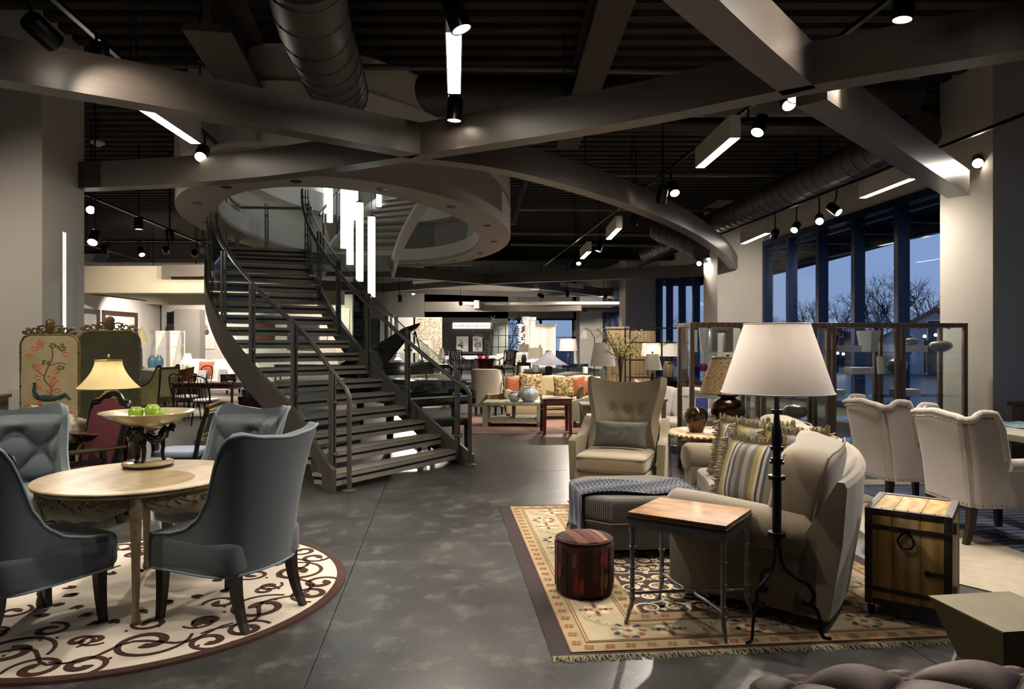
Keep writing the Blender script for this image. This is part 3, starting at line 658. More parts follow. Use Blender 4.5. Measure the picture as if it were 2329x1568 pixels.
# heads on the same tracks nearer than the frame shows
for k, (x, y, aim, pw) in enumerate([(-2.72,3.6,F(60,1190,.5),150), (-2.72,4.25,F(320,1080,.75),85), (-2.72,2.6,F(150,1450),110), (.08,4.2,F(620,1250,.4),110), (3.14,3.4,F(1450,1330),130), (3.14,5.2,F(1850,1150,.6),200), (3.14,6.0,F(1700,1000,.8),200), (6.14,5.6,F(2150,1060,.6),260), (3.14,2.0,F(2050,1540,.4),18), (.08,8.1,F(880,980,.9),300), (6.14,6.1,F(2280,1250,.2),150), (-5.75,4.6,PX(110,850,7.1),330), (-2.72,5.9,F(200,980,.8),260), (3.14,3.75,PX(1690,95,4.3),190)]):
    p = RM(x, y, 3.75); head(p, aim, ['track head over the chair at the left edge','track head over the middle of the round table','track head over the front of the round rug','track head over the right round table chair','track head over the oriental rug','track head over the tan sofa','track head over the side table lamp','track head over the white wing chairs','track head over the brown leather ottoman','track head over the middle of the stairs','track head over the pale rug','added track head brightening the painted screen','track head over the burgundy chair','track head washing the right crossing beam'][k]+', above the frame', pw*.36, 62)  # the head for the painted screen is added to brighten its panel
# ================================================================== shared builders
mk('blueupholstery', '4c5559', '565f63', kind='fine', scale=160, rough=.85, sheen=.25, bump=.05, bscale=300)
mk('bluepiping', '7d8c93', '87969d', scale=60, rough=.8)
mk('espresso', '1c110d', '2a1a14', kind='wood', scale=3, rough=.3, stretch=(3,3,.6))
mk('oak', '9d8a69', 'b29f7c', kind='wood', scale=1.6, rough=.42, amt=.9, stretch=(1,7,1))
mk('oakcarved', '8d7b5e', 'a08d6d', scale=25, rough=.55, bump=.25, bscale=40)
mk('rugcream', 'cfc4b4', 'd8cebe', kind='fine', scale=120, rough=1, bump=.3, bscale=200)
mk('rugbrown', '3a211b', '46291f', kind='fine', scale=120, rough=1, bump=.4, bscale=200)
mk('bronze', '15110f', '231c18', scale=12, rough=.22, metal=.5)
mk('onyx', 'a39472', 'c5b893', scale=7, rough=.1, amt=.6, coat=.5)
mk('apple', '7ea02b', '93b33d', scale=9, rough=.22, coat=.3)
mk('brown', '3b2418', '4d3022', kind='wood', scale=3, rough=.3, stretch=(1,1,.5))
mk('brass', '7a6233', '917640', scale=10, rough=.3, metal=.9)
mk('whitefab', 'd9d4cd', 'e2ddd6', kind='fine', scale=150, rough=.9, sheen=.2)
mk('shadewhite', 'e9e6e2', 'efece8', kind='fine', scale=90, rough=.8)
mk('porcelain', 'd7dadb', 'e4e7e8', scale=6, rough=.1, coat=.5)
def bez(*p): return p
def tuft(a, b): return (abs(cos(pi*(a+b)/2)*cos(pi*(a-b)/2)))**.45
def pillow(name, loc, rot, w, h, t, mat, label, cat='cushion', group=None, fringe=None, n=16, par=None):
    m = MB()
    def P(u, v, s):
        x, y = 2*u-1, 2*v-1; e = max(0, (1-abs(x)**2.6)*(1-abs(y)**2.6))**.5
        px = x*w/2*(1-.07*(1-abs(x)**2)*0-.08*(1-y*y)); py = y*h/2*(1-.08*(1-x*x))
        wr = .012*noise.noise(Vector((x*2.3, y*2.3, s*3+w*7)))*e
        return (px, s*(e*t/2+wr), py+h/2)
    m.grid(n, n, lambda u, v: P(u, v, 1)); m.grid(n, n, lambda u, v: P(1-u, v, -1))
    o = m.ob(name, mat, par, loc=loc, rot=rot)
    if par is None: tag(o, label, cat, group)
    if fringe:
        f = MB(); rnd = random.Random(3)
        for k in range(230):
            q = k/230*4; sd = int(q); r = (q-sd)*2-1
            x, y = [(r, 1), (1, -r), (-r, -1), (-1, r)][sd]; dx, dy = [(0,1), (1,0), (0,-1), (-1,0)][sd]
            px = x*w/2*(1-.08*(1-y*y)); py = y*h/2*(1-.08*(1-x*x))+h/2; L = .035+.015*rnd.random()
            for z in (-1, 1):
                b = Vector((px, z*.006, py)); j = Vector((rnd.uniform(-.018,.018), z*rnd.uniform(.0,.03), rnd.uniform(-.018,.018)))
                f.tube([b, b+Vector((dx*L*.6, 0, dy*L*.6))+j*.5, b+Vector((dx*L, 0, dy*L))+j], [.006,.0075,.004], 4)
        q = f.ob('fringe', fringe, o); q['kind'] = 'stuff'
    return o
def shell(m, hw, d, z0, ztop, flare, rake, th, zmax, K=44, nv=12, bow=0., rc=.16):
    ctl = [(hw,-d/2), (hw*1.0,-d/6), (hw,d/2-rc), (hw-.05,d/2-.045), (hw-rc,d/2), (0,d/2+.015), (-hw+rc,d/2), (-hw+.05,d/2-.045), (-hw,d/2-rc), (-hw,-d/6), (-hw,-d/2)]
    P = spline([(x, y, 0) for x, y in ctl], 8); L = [0]
    for i in range(len(P)-1): L.append(L[-1]+(P[i+1]-P[i]).length)
    def at(s):
        s *= L[-1]
        for i in range(len(L)-1):
            if L[i+1] >= s: return P[i].lerp(P[i+1], (s-L[i])/max(1e-9, L[i+1]-L[i]))
        return P[-1]
    def fn(u, v):
        p = at(u); zt = ztop(min(u, 1-u)*2); z = z0+(zt-z0)*v; k = max(0, (z-z0)/(zmax-z0)); w = max(0, min(1, (p.y+d/2)/d))
        return Vector((p.x*(1+flare*k*k-bow*sin(pi*k)), p.y+rake*(k**1.4)*w, z))
    m.sheet(K, nv, fn, th); return fn
def taper_leg(m, x, y, z1, r0, r1, dx=0, dy=0, z0=0., curve=0.):
    vs = []; K = 5
    for i in range(K+1):
        t = i/K; r = lerp(r0, r1, t); cx = x+dx*t*t; cy = y+dy*t*t; z = lerp(z1, z0, t)
        vs += [(cx-r,cy-r,z), (cx+r,cy-r,z), (cx+r,cy+r,z), (cx-r,cy+r,z)]
    m.add(vs, [(i*4+k, i*4+(k+1) % 4, i*4+4+(k+1) % 4, i*4+4+k) for i in range(K) for k in range(4)]+[(3,2,1,0), tuple(K*4+k for k in range(4))]); return m
def facing(deg): return radians(deg+90)
# ------------------------------------------------------------------ round table group
def dining_chair(loc, deg, label):
    t = thing('dining_chair', loc, facing(deg), label, 'chair', 'blue-grey wing chairs at the round table')
    KT = [(0,.5), (.16,.515), (.3,.545), (.41,.61), (.48,.71), (.525,.84), (.555,.95), (.59,1.03), (.64,1.075), (.7,1.085), (.82,1.06), (1,1.045)]
    def zt(q):
        for (a, za), (b, zb) in zip(KT[:-1], KT[1:]):
            if q <= b: return lerp(za, zb, sm((q-a)/(b-a))*.4+.6*(q-a)/(b-a))
        return KT[-1][1]
    m = MB(); fn = shell(m, .3, .6, .31, zt, .27, .13, .05, 1.09, 76, 16, bow=.05); m.ob('shell', 'blueupholstery', t, smooth=50)
    m = MB(); m.tube([fn(i/70, 1.0) for i in range(71)], .007, 6); m.ob('piping', 'bluepiping', t)
    m = MB(); m.tube([fn(i/50, 0.0)+Vector((0,0,.002)) for i in range(51)], .007, 6); m.ob('piping', 'bluepiping', t)
    # tufted inner back: follows the shell, pillowed between the buttons
    m = MB(); BTN = []
    def inner(u, v):
        q = lerp(.285, .715, u); z = lerp(.47, 1.03 if True else 1, v); zz = (z-.31)/(zt(min(q,1-q)*2)-.31); p = Vector(fn(q, min(zz, .985)))
        c = Vector((0,-.25,p.z)); dirn = (c-p); dirn.z = 0; dirn.normalize()
        e = min(1, 9*u, 9*(1-u), 7*v, 7*(1-v)); k = tuft(u*4.0, v*3.2+.4)
        if v > .74: k = lerp(k, max(k, abs(cos(pi*u*4.0/2))**.4), sm((v-.74)/.1))
        return p+dirn*(.04+.075*e*k)
    m.grid(57, 45, inner); m.ob('tufted_back', 'blueupholstery', t, smooth=60)
    # buttons where the tufting dips
    m = MB(); done = []
    for i in range(1, 56):
        for j in range(1, 40):
            u, v = i/56, j/44; k = tuft(u*4.0, v*3.2+.4)
            a, b = u*4.0+v*3.2+.4, u*4.0-v*3.2-.4
            if abs(a/2-.5-round(a/2-.5)) < .03 and abs(b/2-.5-round(b/2-.5)) < .03 and v < .72 and .08 < u < .92:
                p = Vector(inner(u, v))
                if all((p-q).length > .05 for q in done): done.append(p); m.sph(p, .012, 8)
    for p in done:
        b = MB(); b.sph((0,0,0), .013, 8); b.ob('button', 'blueupholstery', t, loc=p)
    m = MB(); m.puff(.605, .66, .2, .26, 12, Matrix.Translation((0,-.035,.405)), crown=.12); m.ob('seat', 'blueupholstery', t, smooth=60)
    for (x, y, dx, dy) in ((-.25,-.25,-.005,-.02), (.25,-.25,.005,-.02), (-.22,.25,-.01,.09), (.22,.25,.01,.09)):
        m = MB(); taper_leg(m, x, y, .33, .028, .017, dx, dy); m.ob('leg', 'espresso', t, smooth=0)
    return t
ch = dining_chair((-1.64,4.1,0), 157, 'blue-grey wing dining chair seen from behind at right of round table')
dup(ch, (-2.63,3.80,0), facing(64), 'blue-grey wing dining chair cut off by the left edge, in front of the table')
dup(ch, (-3.58,5.16,0), facing(-44), 'blue-grey wing dining chair at back left of the round table, tufted side showing')
dup(ch, (-2.14,5.17,0), facing(246), 'blue-grey wing dining chair at back right, tufted back beside the stair foot')
TC = Vector((-2.3, 4.37, 0))
t = thing('round_table', TC, 0, 'round pale oak dining table with carved apron', 'table')
m = MB(); m.lathe([(.001,.712), (.555,.712), (.57,.722), (.578,.728), (.57,.733), (.585,.738), (.588,.744), (.582,.75), (.54,.7515), (.001,.7515)], n=72); m.ob('table_top', 'oak', t, smooth=30)
LA = [math.atan2(-.48, .22)+k*pi/2 for k in range(4)]
for k in range(4):                               # scalloped carved apron between the legs
    a0, a1 = LA[k]+.05, LA[k]+pi/2-.05; m = MB()
    def ap(u, v): 
        a = lerp(a0, a1, u); lo = .575+.075*abs(2*u-1)**4+.012*abs(sin(5*pi*u)); rr = .515+.012*(1-abs(2*v-1)); z = lerp(lo, .713, v); return Vector((rr*cos(a), rr*sin(a), z))
    m.sheet(41, 8, ap, .03); a_ = m.ob('apron', 'oakcarved', t)
    m = MB()                                        # carved foliage
    for s in range(15):
        u = (s+.5)/15; a = lerp(a0, a1, u); z = .672+.012*sin(s*2.1)
        for sg in (-1, 1):
            p = Vector((.53*cos(a), .53*sin(a), z)); tn = Vector((-sin(a), cos(a), 0))
            m.tube([p, p+tn*.016+Vector((0,0,.014*sg)), p+tn*.03+Vector((0,0,.022*sg)), p+tn*.024+Vector((0,0,.03*sg))], [.003,.006,.005,.002], 5)
    m.tube([Vector((.53*cos(lerp(a0,a1,i/40)), .53*sin(lerp(a0,a1,i/40)), .672+.014*sin(i*.8))) for i in range(41)], .004, 5)
    m.ob('carving', 'oakcarved', a_)
for a in LA:
    x, y = .53*cos(a), .53*sin(a); m = MB(); fl = lambda an, z: 1-.09*abs(cos(an*4))
    m.lathe([(.034,.715), (.036,.66), (.04,.64), (.033,.62), (.036,.60), (.028,.585), (.031,.57), (.026,.5), (.018,.12), (.017,.1), (.022,.09), (.016,.075), (.022,.05), (.024,.03), (.018,.008), (.014,0)], (x,y,0), 16, fn=fl); m.ob('leg', 'oakcarved', t, smooth=50)
# ---- centrepiece bowl on dark figures
t = thing('centrepiece_bowl', (-2.41,4.66,.7515), .1, 'shallow stone bowl carried by dark bronze figures on a round plinth', 'bowl')
m = MB(); m.lathe([(.135,0), (.15,.004), (.15,.014), (.14,.02)], n=40); m.ob('plinth_foot', 'black', t); m = MB(); m.lathe([(.15,.016), (.158,.022), (.155,.034), (.14,.04), (.001,.04)], n=40); m.ob('plinth', 'onyx', t)
for k in range(3):
    a = 2*pi*k/3+.35; c, s_ = cos(a), sin(a); m = MB()
    for sg in (-.022, .022):
        ox, oy = -s_*sg, c*sg
        m.tube([(c*.1+ox, s_*.1+oy, .04), (c*.088+ox, s_*.088+oy, .055), (c*.085+ox, s_*.085+oy, .1), (c*.09+ox, s_*.09+oy, .125), (c*.085+ox*.9, s_*.085+oy*.9, .165), (c*.085+ox*.6, s_*.085+oy*.6, .2)], [.014,.01,.012,.011,.016,.019], 8)
    m.tube([(c*.085,s_*.085,.19), (c*.09,s_*.09,.21), (c*.1,s_*.1,.235), (c*.118,s_*.118,.255)], [.03,.034,.03,.026], 10)
    m.sph((c*.145,s_*.145,.262), (.024,.024,.02), 10)
    m.tube([(c*.118-s_*.03,s_*.118+c*.03,.25), (c*.15-s_*.05,s_*.15+c*.05,.235), (c*.155-s_*.03,s_*.155+c*.03,.265)], .009, 6); m.tube([(c*.118+s_*.03,s_*.118-c*.03,.25), (c*.15+s_*.05,s_*.15-c*.05,.235), (c*.155+s_*.03,s_*.155-c*.03,.265)], .009, 6)
    m.ob('figure', 'bronze', t, smooth=60)
    b = a+pi/3; m = MB(); pa, pb = a+.25, a+2*pi/3-.25
    m.tube([(.1*cos(lerp(pa,pb,i/10)), .1*sin(lerp(pa,pb,i/10)), .225-.05*sin(pi*i/10)) for i in range(11)], [.008+.012*sin(pi*i/10) for i in range(11)], 8); m.ob('garland', 'bronze', t, smooth=60)
m = MB(); m.lathe([(.001,.262), (.06,.263), (.12,.275), (.19,.3), (.25,.332), (.285,.356), (.293,.362), (.29,.366), (.275,.358), (.2,.318), (.1,.285), (.001,.278)], n=56); m.ob('bowl', 'onyx', t)
ac = Vector((-2.41,4.66,.7515))
for (dx, dy, z, r, lb) in ((-.05,-.06,.372,.047,'green apple at left in the stone bowl'), (.045,-.03,.382,.05,'green apple at right in the stone bowl, highest'), (.12,-.09,.36,.042,'green apple half hidden at the bowl rim, rightmost')):
    t = thing('apple', ac+Vector((dx,dy,z-.012)), random.uniform(0,3), lb, 'apple', 'apples in the stone bowl')
    m = MB(); m.lathe([(.001,r*.75), (r*.25,r*.86), (r*.6,r*.84), (r*.92,r*.45), (r,.05*r), (r*.9,-.5*r), (r*.6,-.88*r), (r*.25,-.95*r), (.001,-.85*r)], n=20); m.ob('flesh', 'apple', t, smooth=80)
    m = MB(); m.tube([(0,0,r*.7), (.003,0,r*.9), (.008,0,r*1.1)], .0025, 5); m.ob('stem', 'brown', t)
# ---- round rug with scrolls
RC = Vector((-2.36, 4.47, 0)); RR = 1.27
t = thing('round_rug', RC, 0, 'round cream rug with dark brown scrolls under the dining table', 'rug')
m = MB(); m.lathe([(RR-.055,.0), (RR-.055,.012), (.001,.012)], n=90); m.ob('rug_field', 'rugcream', t)
m = MB(); m.lathe([(RR-.058,.001), (RR-.058,.015), (RR-.03,.019), (RR-.006,.014), (RR,.001)], n=90); m.ob('rug_border', 'rugbrown', t)
def ribbon(m, P, w, z=.0125, h=.003):
    P = [Vector((p[0], p[1], 0)) for p in P]; n = len(P); vs = []
    for i in range(n):
        d = (P[min(i+1,n-1)]-P[max(i-1,0)]); d = d.normalized() if d.length > 1e-9 else Vector((1,0,0)); s = Vector((-d.y, d.x, 0))*(w[i] if isinstance(w, list) else w)
        vs += [(P[i]-s).to_tuple()[:2]+(z,), (P[i]-s*.8).to_tuple()[:2]+(z+h,), (P[i]+s*.8).to_tuple()[:2]+(z+h,), (P[i]+s).to_tuple()[:2]+(z,)]
    fs = [(i*4+k, i*4+k+1, i*4+k+5, i*4+k+4) for i in range(n-1) for k in range(3)]; m.add(vs, fs)
sc = []
def curl(cx, cy, a0, turns, r0, r1, w0, w1, n=40):
    P = []; W_ = []
    for i in range(n+1):
        t_ = i/n; a = a0+turns*2*pi*t_; r = lerp(r0, r1, t_**.8); P.append((cx+r*cos(a), cy+r*sin(a))); W_.append(lerp(w0, w1, t_))
    return P, W_
rnd = random.Random(11); MOT = []
for k in range(9):
    a = 2*pi*k/9-1.75; ro = .93+.02*rnd.random(); m = MB()
    def L2(x, y): return (ro*cos(a)+x*-sin(a)+y*cos(a), ro*sin(a)+x*cos(a)+y*sin(a))
    def put(P, W_): ribbon(m, [L2(p[0]*1.42, p[1]*1.42) for p in P], [w*1.55 for w in W_])
    f = 1 if k % 2 else -1
    for (cx, cy, a0, tn, r0, r1, w0, w1) in ((0,0,0,1.35,.15,.03,.006,.02), (-.2,.1,2.5,-1.3,.1,.02,.006,.018), (.2,.1,.6,1.25,.09,.02,.006,.017), (.02,-.19,4,-1.2,.075,.015,.006,.016), (-.17,-.12,1,1.15,.06,.012,.005,.014), (.19,-.1,3,-1.2,.065,.012,.005,.015)):
        put(*curl(f*cx, cy, a0, tn*f, r0, r1, w0, w1))
    for q in range(3):
        x0 = f*(-.12+.1*q); put([(x0+.03*f*s/6, -.26-.13*q/2-.02*s+.012*s*s*.3) for s in range(7)], [.004+.014*sin(pi*s/6) for s in range(7)])
    put([(f*(-.3+.6*s/14), .05*sin(s*.8)+.02) for s in range(15)], [.004+.004*sin(pi*s/14) for s in range(15)])
    for q in range(5):
        an = a+rnd.uniform(-.2,.2); rr_ = rnd.uniform(.72, 1.15); ribbon(m, [(rr_*cos(an)+.006*i, rr_*sin(an)) for i in range(4)], [.004,.011,.011,.004])
    m.ob('scroll_motif', 'rugbrown', t, smooth=0)['kind'] = 'stuff'
# ================================================================== right foreground
mk('tanlinen', '85795f', '968a72', kind='fine', scale=140, rough=.95, sheen=.3, bump=.15, bscale=260)
mk('taupe', '665b4a', '756a58', kind='fine', scale=130, rough=.95, sheen=.3, bump=.15, bscale=260)
mk('seamdark', '5f574b', '675f53', scale=30, rough=.9)
mk('houndstooth', '2c2c2b', '6a6863', kind='check', scale=26, rough=.95, ramp=(.25,.35))
mk('greyfine', '4c4a46', '6c6a64', kind='check', scale=60, rough=.95, ramp=(.2,.5))
mk('throw', '3f434b', '666a73', kind='stripe', scale=9, rough=1, amt=.7, bump=.3, bscale=120)
mk('fringeyarn', '6f664f', '958b72', scale=60, rough=1)
mk('iron', '0f0e0e', '1a1918', scale=30, rough=.42, metal=.6, bump=.1)
mk('gunmetal', '6a6b6d', '838487', scale=14, rough=.36, metal=.5)
mk('burl', '5a3815', '9c6c2c', kind='noise', scale=7, rough=.5, amt=.35, stretch=(1,2.4,1), spec=.2)
mk('trunkwood', '91733f', 'b09258', kind='wood', scale=1.3, rough=.65, spec=.2, amt=1., stretch=(3,3,.5))
mk('trunkwood2', '967b50', 'b0956a', kind='wood', scale=1.2, rough=.65, spec=.2, amt=1., stretch=(3,3,.5))
mk('leatherstrap', '231a14', '30241c', scale=20, rough=.5)
mk('agedbrass', '4c4527', '615833', scale=3, rough=.5, metal=.35, spec=.3, bump=.05, bscale=8)
mk('brownleather', '36211a', '432a21', scale=9, rough=.55, bump=.12, bscale=70, spec=.25)
mk('ivory', 'a39c96', 'b0a9a3', kind='fine', scale=140, rough=.95, sheen=.2, bump=.1, bscale=260)
mk('nail', '8f8674', 'a59c88', scale=20, rough=.3, metal=.9)
mk('lampblack', '24190f', '4a3a25', scale=16, rough=.16, metal=.7, bump=.25, bscale=60)
mk('copperglaze', '1f1510', '6b4526', scale=4, rough=.08, metal=.6, coat=.8)
mk('leopard', '4e3a2b', 'a88c62', kind='cracks', scale=38, rough=.9, ramp=(.02,.09))
mk('paleoak', 'b59468', 'c9aa80', kind='wood', scale=2, rough=.5, amt=.9)
mk('kilim', '3a1512', '4a2a1e', kind='fine', scale=90, rough=1, bump=.3, bscale=150)
mk('kilimdark', '231815', '2e221c', kind='fine', scale=90, rough=1); mk('kilimred', '7a2730', '8a323a', kind='fine', scale=90, rough=1); mk('kilimtan', '6d5440', '7c624c', kind='fine', scale=90, rough=1); mk('kilimrust', '4f2a1e', '5f3626', kind='fine', scale=90, rough=1)
mk('rugdark', '271d1c', '322625', kind='fine', scale=90, rough=1, bump=.2, bscale=150); mk('ruggold', '877a5a', '9a8d6b', scale=14, rough=1, bump=.2, bscale=150); mk('rugbeige', '978a6e', 'aa9d80', scale=7, rough=1, bump=.2, bscale=150); mk('rugline', '7e4c2f', '86553a', scale=50, rough=1); mk('rugnavy', '2b2c3c', '343648', scale=40, rough=1); mk('rugsage', '858364', '8f8d6e', scale=40, rough=1); mk('rugblush', 'b7a68a', 'bfae92', scale=30, rough=1)
# ---- oriental rug
OR = Vector((.2, 3.5, 0)); RW, RL = 2.5, 3.28
t = thing('oriental_rug', OR, A, 'large oriental rug with dark vine field and beige flower borders', 'rug')
def flat(x0, x1, y0, y1, z, mat, name): m = MB(); m.bx(x0, x1, y0, y1, 0 if z > .006 else 0, z); return m.ob(name, mat, t, smooth=0)
flat(0, RW, 0, RL, .006, 'rugdark', 'rug_edge')
flat(.1, RW-.1, .03, RL-.03, .0068, 'ruggold', 'guard_band'); flat(.2, RW-.2, .14, RL-.14, .0076, 'rugbeige', 'main_border'); flat(.5, RW-.5, .4, RL-.4, .0084, 'ruggold', 'inner_guard'); flat(.6, RW-.6, .5, RL-.5, .0092, 'rugdark', 'rug_field')
def mot(name, mat): m = MB(); m.nm = (name, mat); return m
def disc(m, x, y, r, z, n=7, k=.0, a=0., sx=1.):
    m.add([(x+r*(1+k*(-1)**i)*cos(2*pi*i/n+a)*sx, y+r*(1+k*(-1)**i)*sin(2*pi*i/n+a), z) for i in range(n)], [tuple(range(n))])
def rowpts(x0, x1, y0, y1, step):
    P = []
    for (ax, ay, bx_, by, ang) in ((x0,y0,x1,y0,0), (x1,y0,x1,y1,pi/2), (x1,y1,x0,y1,pi), (x0,y1,x0,y0,-pi/2)):
        L = math.hypot(bx_-ax, by-ay); k = int(L/step)
        for i in range(k): q = (i+.5)/k; P.append((lerp(ax,bx_,q), lerp(ay,by,q), ang))
    return P
m1 = mot('guard_flowers', 'rugline'); 
for (x, y, a) in rowpts(.15, RW-.15, .085, RL-.085, .11)+rowpts(.55, RW-.55, .45, RL-.45, .11):
    z = .0084 if x < .3 or x > RW-.3 or y < .2 or y > RL-.2 else .0095
    for q in range(4): disc(m1, x+.018*cos(q*pi/2+.6), y+.018*sin(q*pi/2+.6), .014, z, 6)
m1.ob('guard_flowers', 'rugline', t, smooth=0, weld=False)['kind'] = 'stuff'
m1 = MB(); 
for (x0, y0) in ((.2,.14), (.1,.03), (.5,.4), (.6,.5), (.215,.155), (.485,.385)):
    for (a0, a1, b0, b1) in ((x0,RW-x0,y0,y0+.006), (x0,RW-x0,RL-y0-.006,RL-y0), (x0,x0+.006,y0,RL-y0), (RW-x0-.006,RW-x0,y0,RL-y0)): m1.bx(a0,a1,b0,b1,.005,.0098)
m1.ob('guard_lines', 'rugline', t, smooth=0)['kind'] = 'stuff'
mn, mr, ms, mb_ = MB(), MB(), MB(), MB()
for i, (x, y, a) in enumerate(rowpts(.35, RW-.35, .27, RL-.27, .2)):
    c, s_ = cos(a), sin(a)
    def T(u, v): return (x+u*c-v*s_, y+u*s_+v*c)
    if i % 3 == 0:
        for q in range(9):
            p = T(.075*cos(q*2*pi/9), .085*sin(q*2*pi/9)); disc(mn if q % 2 else mr, p[0], p[1], .022, .0086, 5, .3, q)
        disc(mb_, *T(0,0), .052, .0082, 12, .2); disc(mr, *T(0,0), .022, .0086, 8, .3)
    elif i % 3 == 1:
        for q in range(4):
            for s2 in range(3): p = T((.03+.03*s2)*cos(q*pi/2), (.03+.03*s2)*sin(q*pi/2)); disc(mr if s2 != 1 else mn, p[0], p[1], .018, .0086, 4)
        for q in range(4): p = T(.06*cos(q*pi/2+.78), .06*sin(q*pi/2+.78)); disc(mb_, p[0], p[1], .027, .0082, 7, .2)
    else:
        ribbon(ms, [T(-.11+.22*q/10, -.09+.18*sin(q/10*pi/2)**2) for q in range(11)], [.005+.02*sin(pi*q/10) for q in range(11)], .0078, .001)
        for q in range(10): p = T(-.11+.024*q, -.06+.18*sin(q/10*pi/2)**2); disc(mr if q % 3 == 0 else mb_, p[0], p[1], .01, .0092, 4)
mn.ob('navy_flowers', 'rugnavy', t, smooth=0, weld=False)['kind'] = 'stuff'; mr.ob('rust_flowers', 'rugline', t, smooth=0, weld=False)['kind'] = 'stuff'; ms.ob('sage_leaves', 'rugsage', t, smooth=0, weld=False)['kind'] = 'stuff'; mb_.ob('blush_flowers', 'rugblush', t, smooth=0, weld=False)['kind'] = 'stuff'
mv, mf, ms2, mg2 = MB(), MB(), MB(), MB(); rnd = random.Random(5)
for gx in range(8):
    for gy in range(13):
        x = .69+gx*.16+(.04 if gy % 2 else -.02); y = .58+gy*.176; f = 1 if (gx+gy) % 2 else -1
        P, W_ = curl(x, y, rnd.random()*6, 1.15*f, .1, .025, .006, .011, 24); ribbon(mv, P, W_, .0095, .001)
        for q in range(3): 
            an = rnd.random()*6.28; r = .085; disc(mv if q else ms2, x+r*cos(an), y+r*sin(an), .024, .0104, 10, .35, an)
        disc(mv if (gx+gy) % 3 else mg2, x, y, .034, .0104, 12, .3); disc(mf, x, y, .014, .0108, 8)
mv.ob('vines', 'rugblush', t, smooth=0, weld=False)['kind'] = 'stuff'; ms2.ob('sage_buds', 'rugsage', t, smooth=0, weld=False)['kind'] = 'stuff'; mg2.ob('gold_flowers', 'ruggold', t, smooth=0, weld=False)['kind'] = 'stuff'; mf.ob('vine_hearts', 'rugline', t, smooth=0, weld=False)['kind'] = 'stuff'
m = MB()
for i in range(330):
    x = (i+.5)/330*RW; L = .05+.02*random.random(); m.tube([(x,0,.006), (x+random.uniform(-.01,.01),-L*.5,.008), (x+random.uniform(-.02,.02),-L,.002)], [.004,.004,.002], 4)
m.ob('fringe', 'fringeyarn', t)['kind'] = 'stuff'
# ---- tan wing armchair
t = thing('wing_armchair', (1.13,7.32,0), facing(249), 'tan linen wing armchair with flared buttoned back, facing the ottoman', 'armchair')
m = MB()
def wb(u, v):
    z = lerp(.38, 1.17, v); s = 2*u-1; k = v
    w = lerp(.36, .295, sm(k/.45)) if k < .45 else lerp(.295, .375, sm((k-.45)/.5))
    return Vector((s*w, .2+.16*k-.17*abs(s)**2.4*(1-.35*k), z+.05*abs(s)**3*sm((k-.5)*2)-.02*k*(1-s*s)))
def wbd(u, v):
    p = wb(u, v); d_ = min([.03]+[.03*min(1, math.hypot((u-a)*.7,(v-b)*.8)/.09) for a, b in BT]); p.y += .03-d_; return p
BT = ((.24,.62), (.5,.6), (.76,.6), (.37,.36), (.63,.35))
m.sheet(41, 33, lambda u, v: wbd(1-u, v), -.09); m.ob('backrest', 'tanlinen', t, smooth=60)
for (u, v) in BT: m = MB(); m.sph((0,0,0), (.014,.008,.014), 8); m.ob('button', 'tanlinen', t, loc=Vector(wbd(u, v))+Vector((0,-.005,0)))
m = MB(); m.puff(.7, .74, .17, .22, 12, Matrix.Translation((0,-.17,.39)), crown=.22); sc_ = m.ob('seat_cushion', 'tanlinen', t, smooth=60)
for z_ in (.445, .335): m = MB(); m.tube([(.345*math.copysign(min(1,abs(cos(a))*1.35),cos(a)), -.17+.365*math.copysign(min(1,abs(sin(a))*1.35),sin(a)), z_) for a in [2*pi*i/48 for i in range(48)]], .006, 5, True); m.ob('welt', 'seamdark', sc_)
m = MB(); m.bx(-.36, .36, -.5, .3, .14, .31); m.ob('base', 'tanlinen', t, bevel=.03)
for sg in (-1, 1):
    m = MB(); m.sheet(18, 8, lambda u, v: Vector((sg*lerp(.40+.015*v, .37, sm(u)*v), lerp(-.24,.3,u), lerp(.16, lerp(.6,.78,sm((u-.45)/.55)) if u > .1 else lerp(.57,.6,u/.1), v))), -.085*sg); m.ob('arm', 'tanlinen', t, bevel=.014)
for (x, y) in ((-.31,-.44), (.31,-.44), (-.28,.24), (.28,.24)): m = MB(); taper_leg(m, x, y, .15, .03, .02, 0, .03 if y > 0 else -.01); m.ob('leg', 'espresso', t, smooth=0)
pillow('lumbar_pillow', (1.10,7.2,.5), (radians(-16),0,facing(249)), .56, .28, .13, 'greyfine', 'small grey checked lumbar pillow on the tan wing armchair')
# ---- ottoman with throw
OT = Vector((.95, 5.52, 0))
t = thing('ottoman', OT, A, 'large dark houndstooth ottoman with clipped corners', 'ottoman')
def octo(w, d, c): return [(-w+c,-d), (w-c,-d), (w,-d+c), (w,d-c), (w-c,d), (-w+c,d), (-w,d-c), (-w,-d+c)]
m = MB(); m.prism(octo(.45,.46,.16), .08, .27); m.ob('base', 'houndstooth', t, bevel=.02)
m = MB(); pts = octo(.46,.47,.16); m.prism(pts, .27, .45); m.ob('cushion', 'houndstooth', t, bevel=.045, seg=4)
m = MB(); m.tube([(x,y,.272) for x, y in spline([(a,b,0) for a,b in pts], 1, True) and [(p[0],p[1]) for p in pts]], .008, 5, True); m.ob('welt', 'seamdark', t)
for (x, y) in ((-.38,-.38), (.38,-.38), (-.38,.38), (.38,.38)): m = MB(); m.cyl((x,y,0), (x,y,.09), .025, .03, 10); m.ob('foot', 'espresso', t)
m = MB()
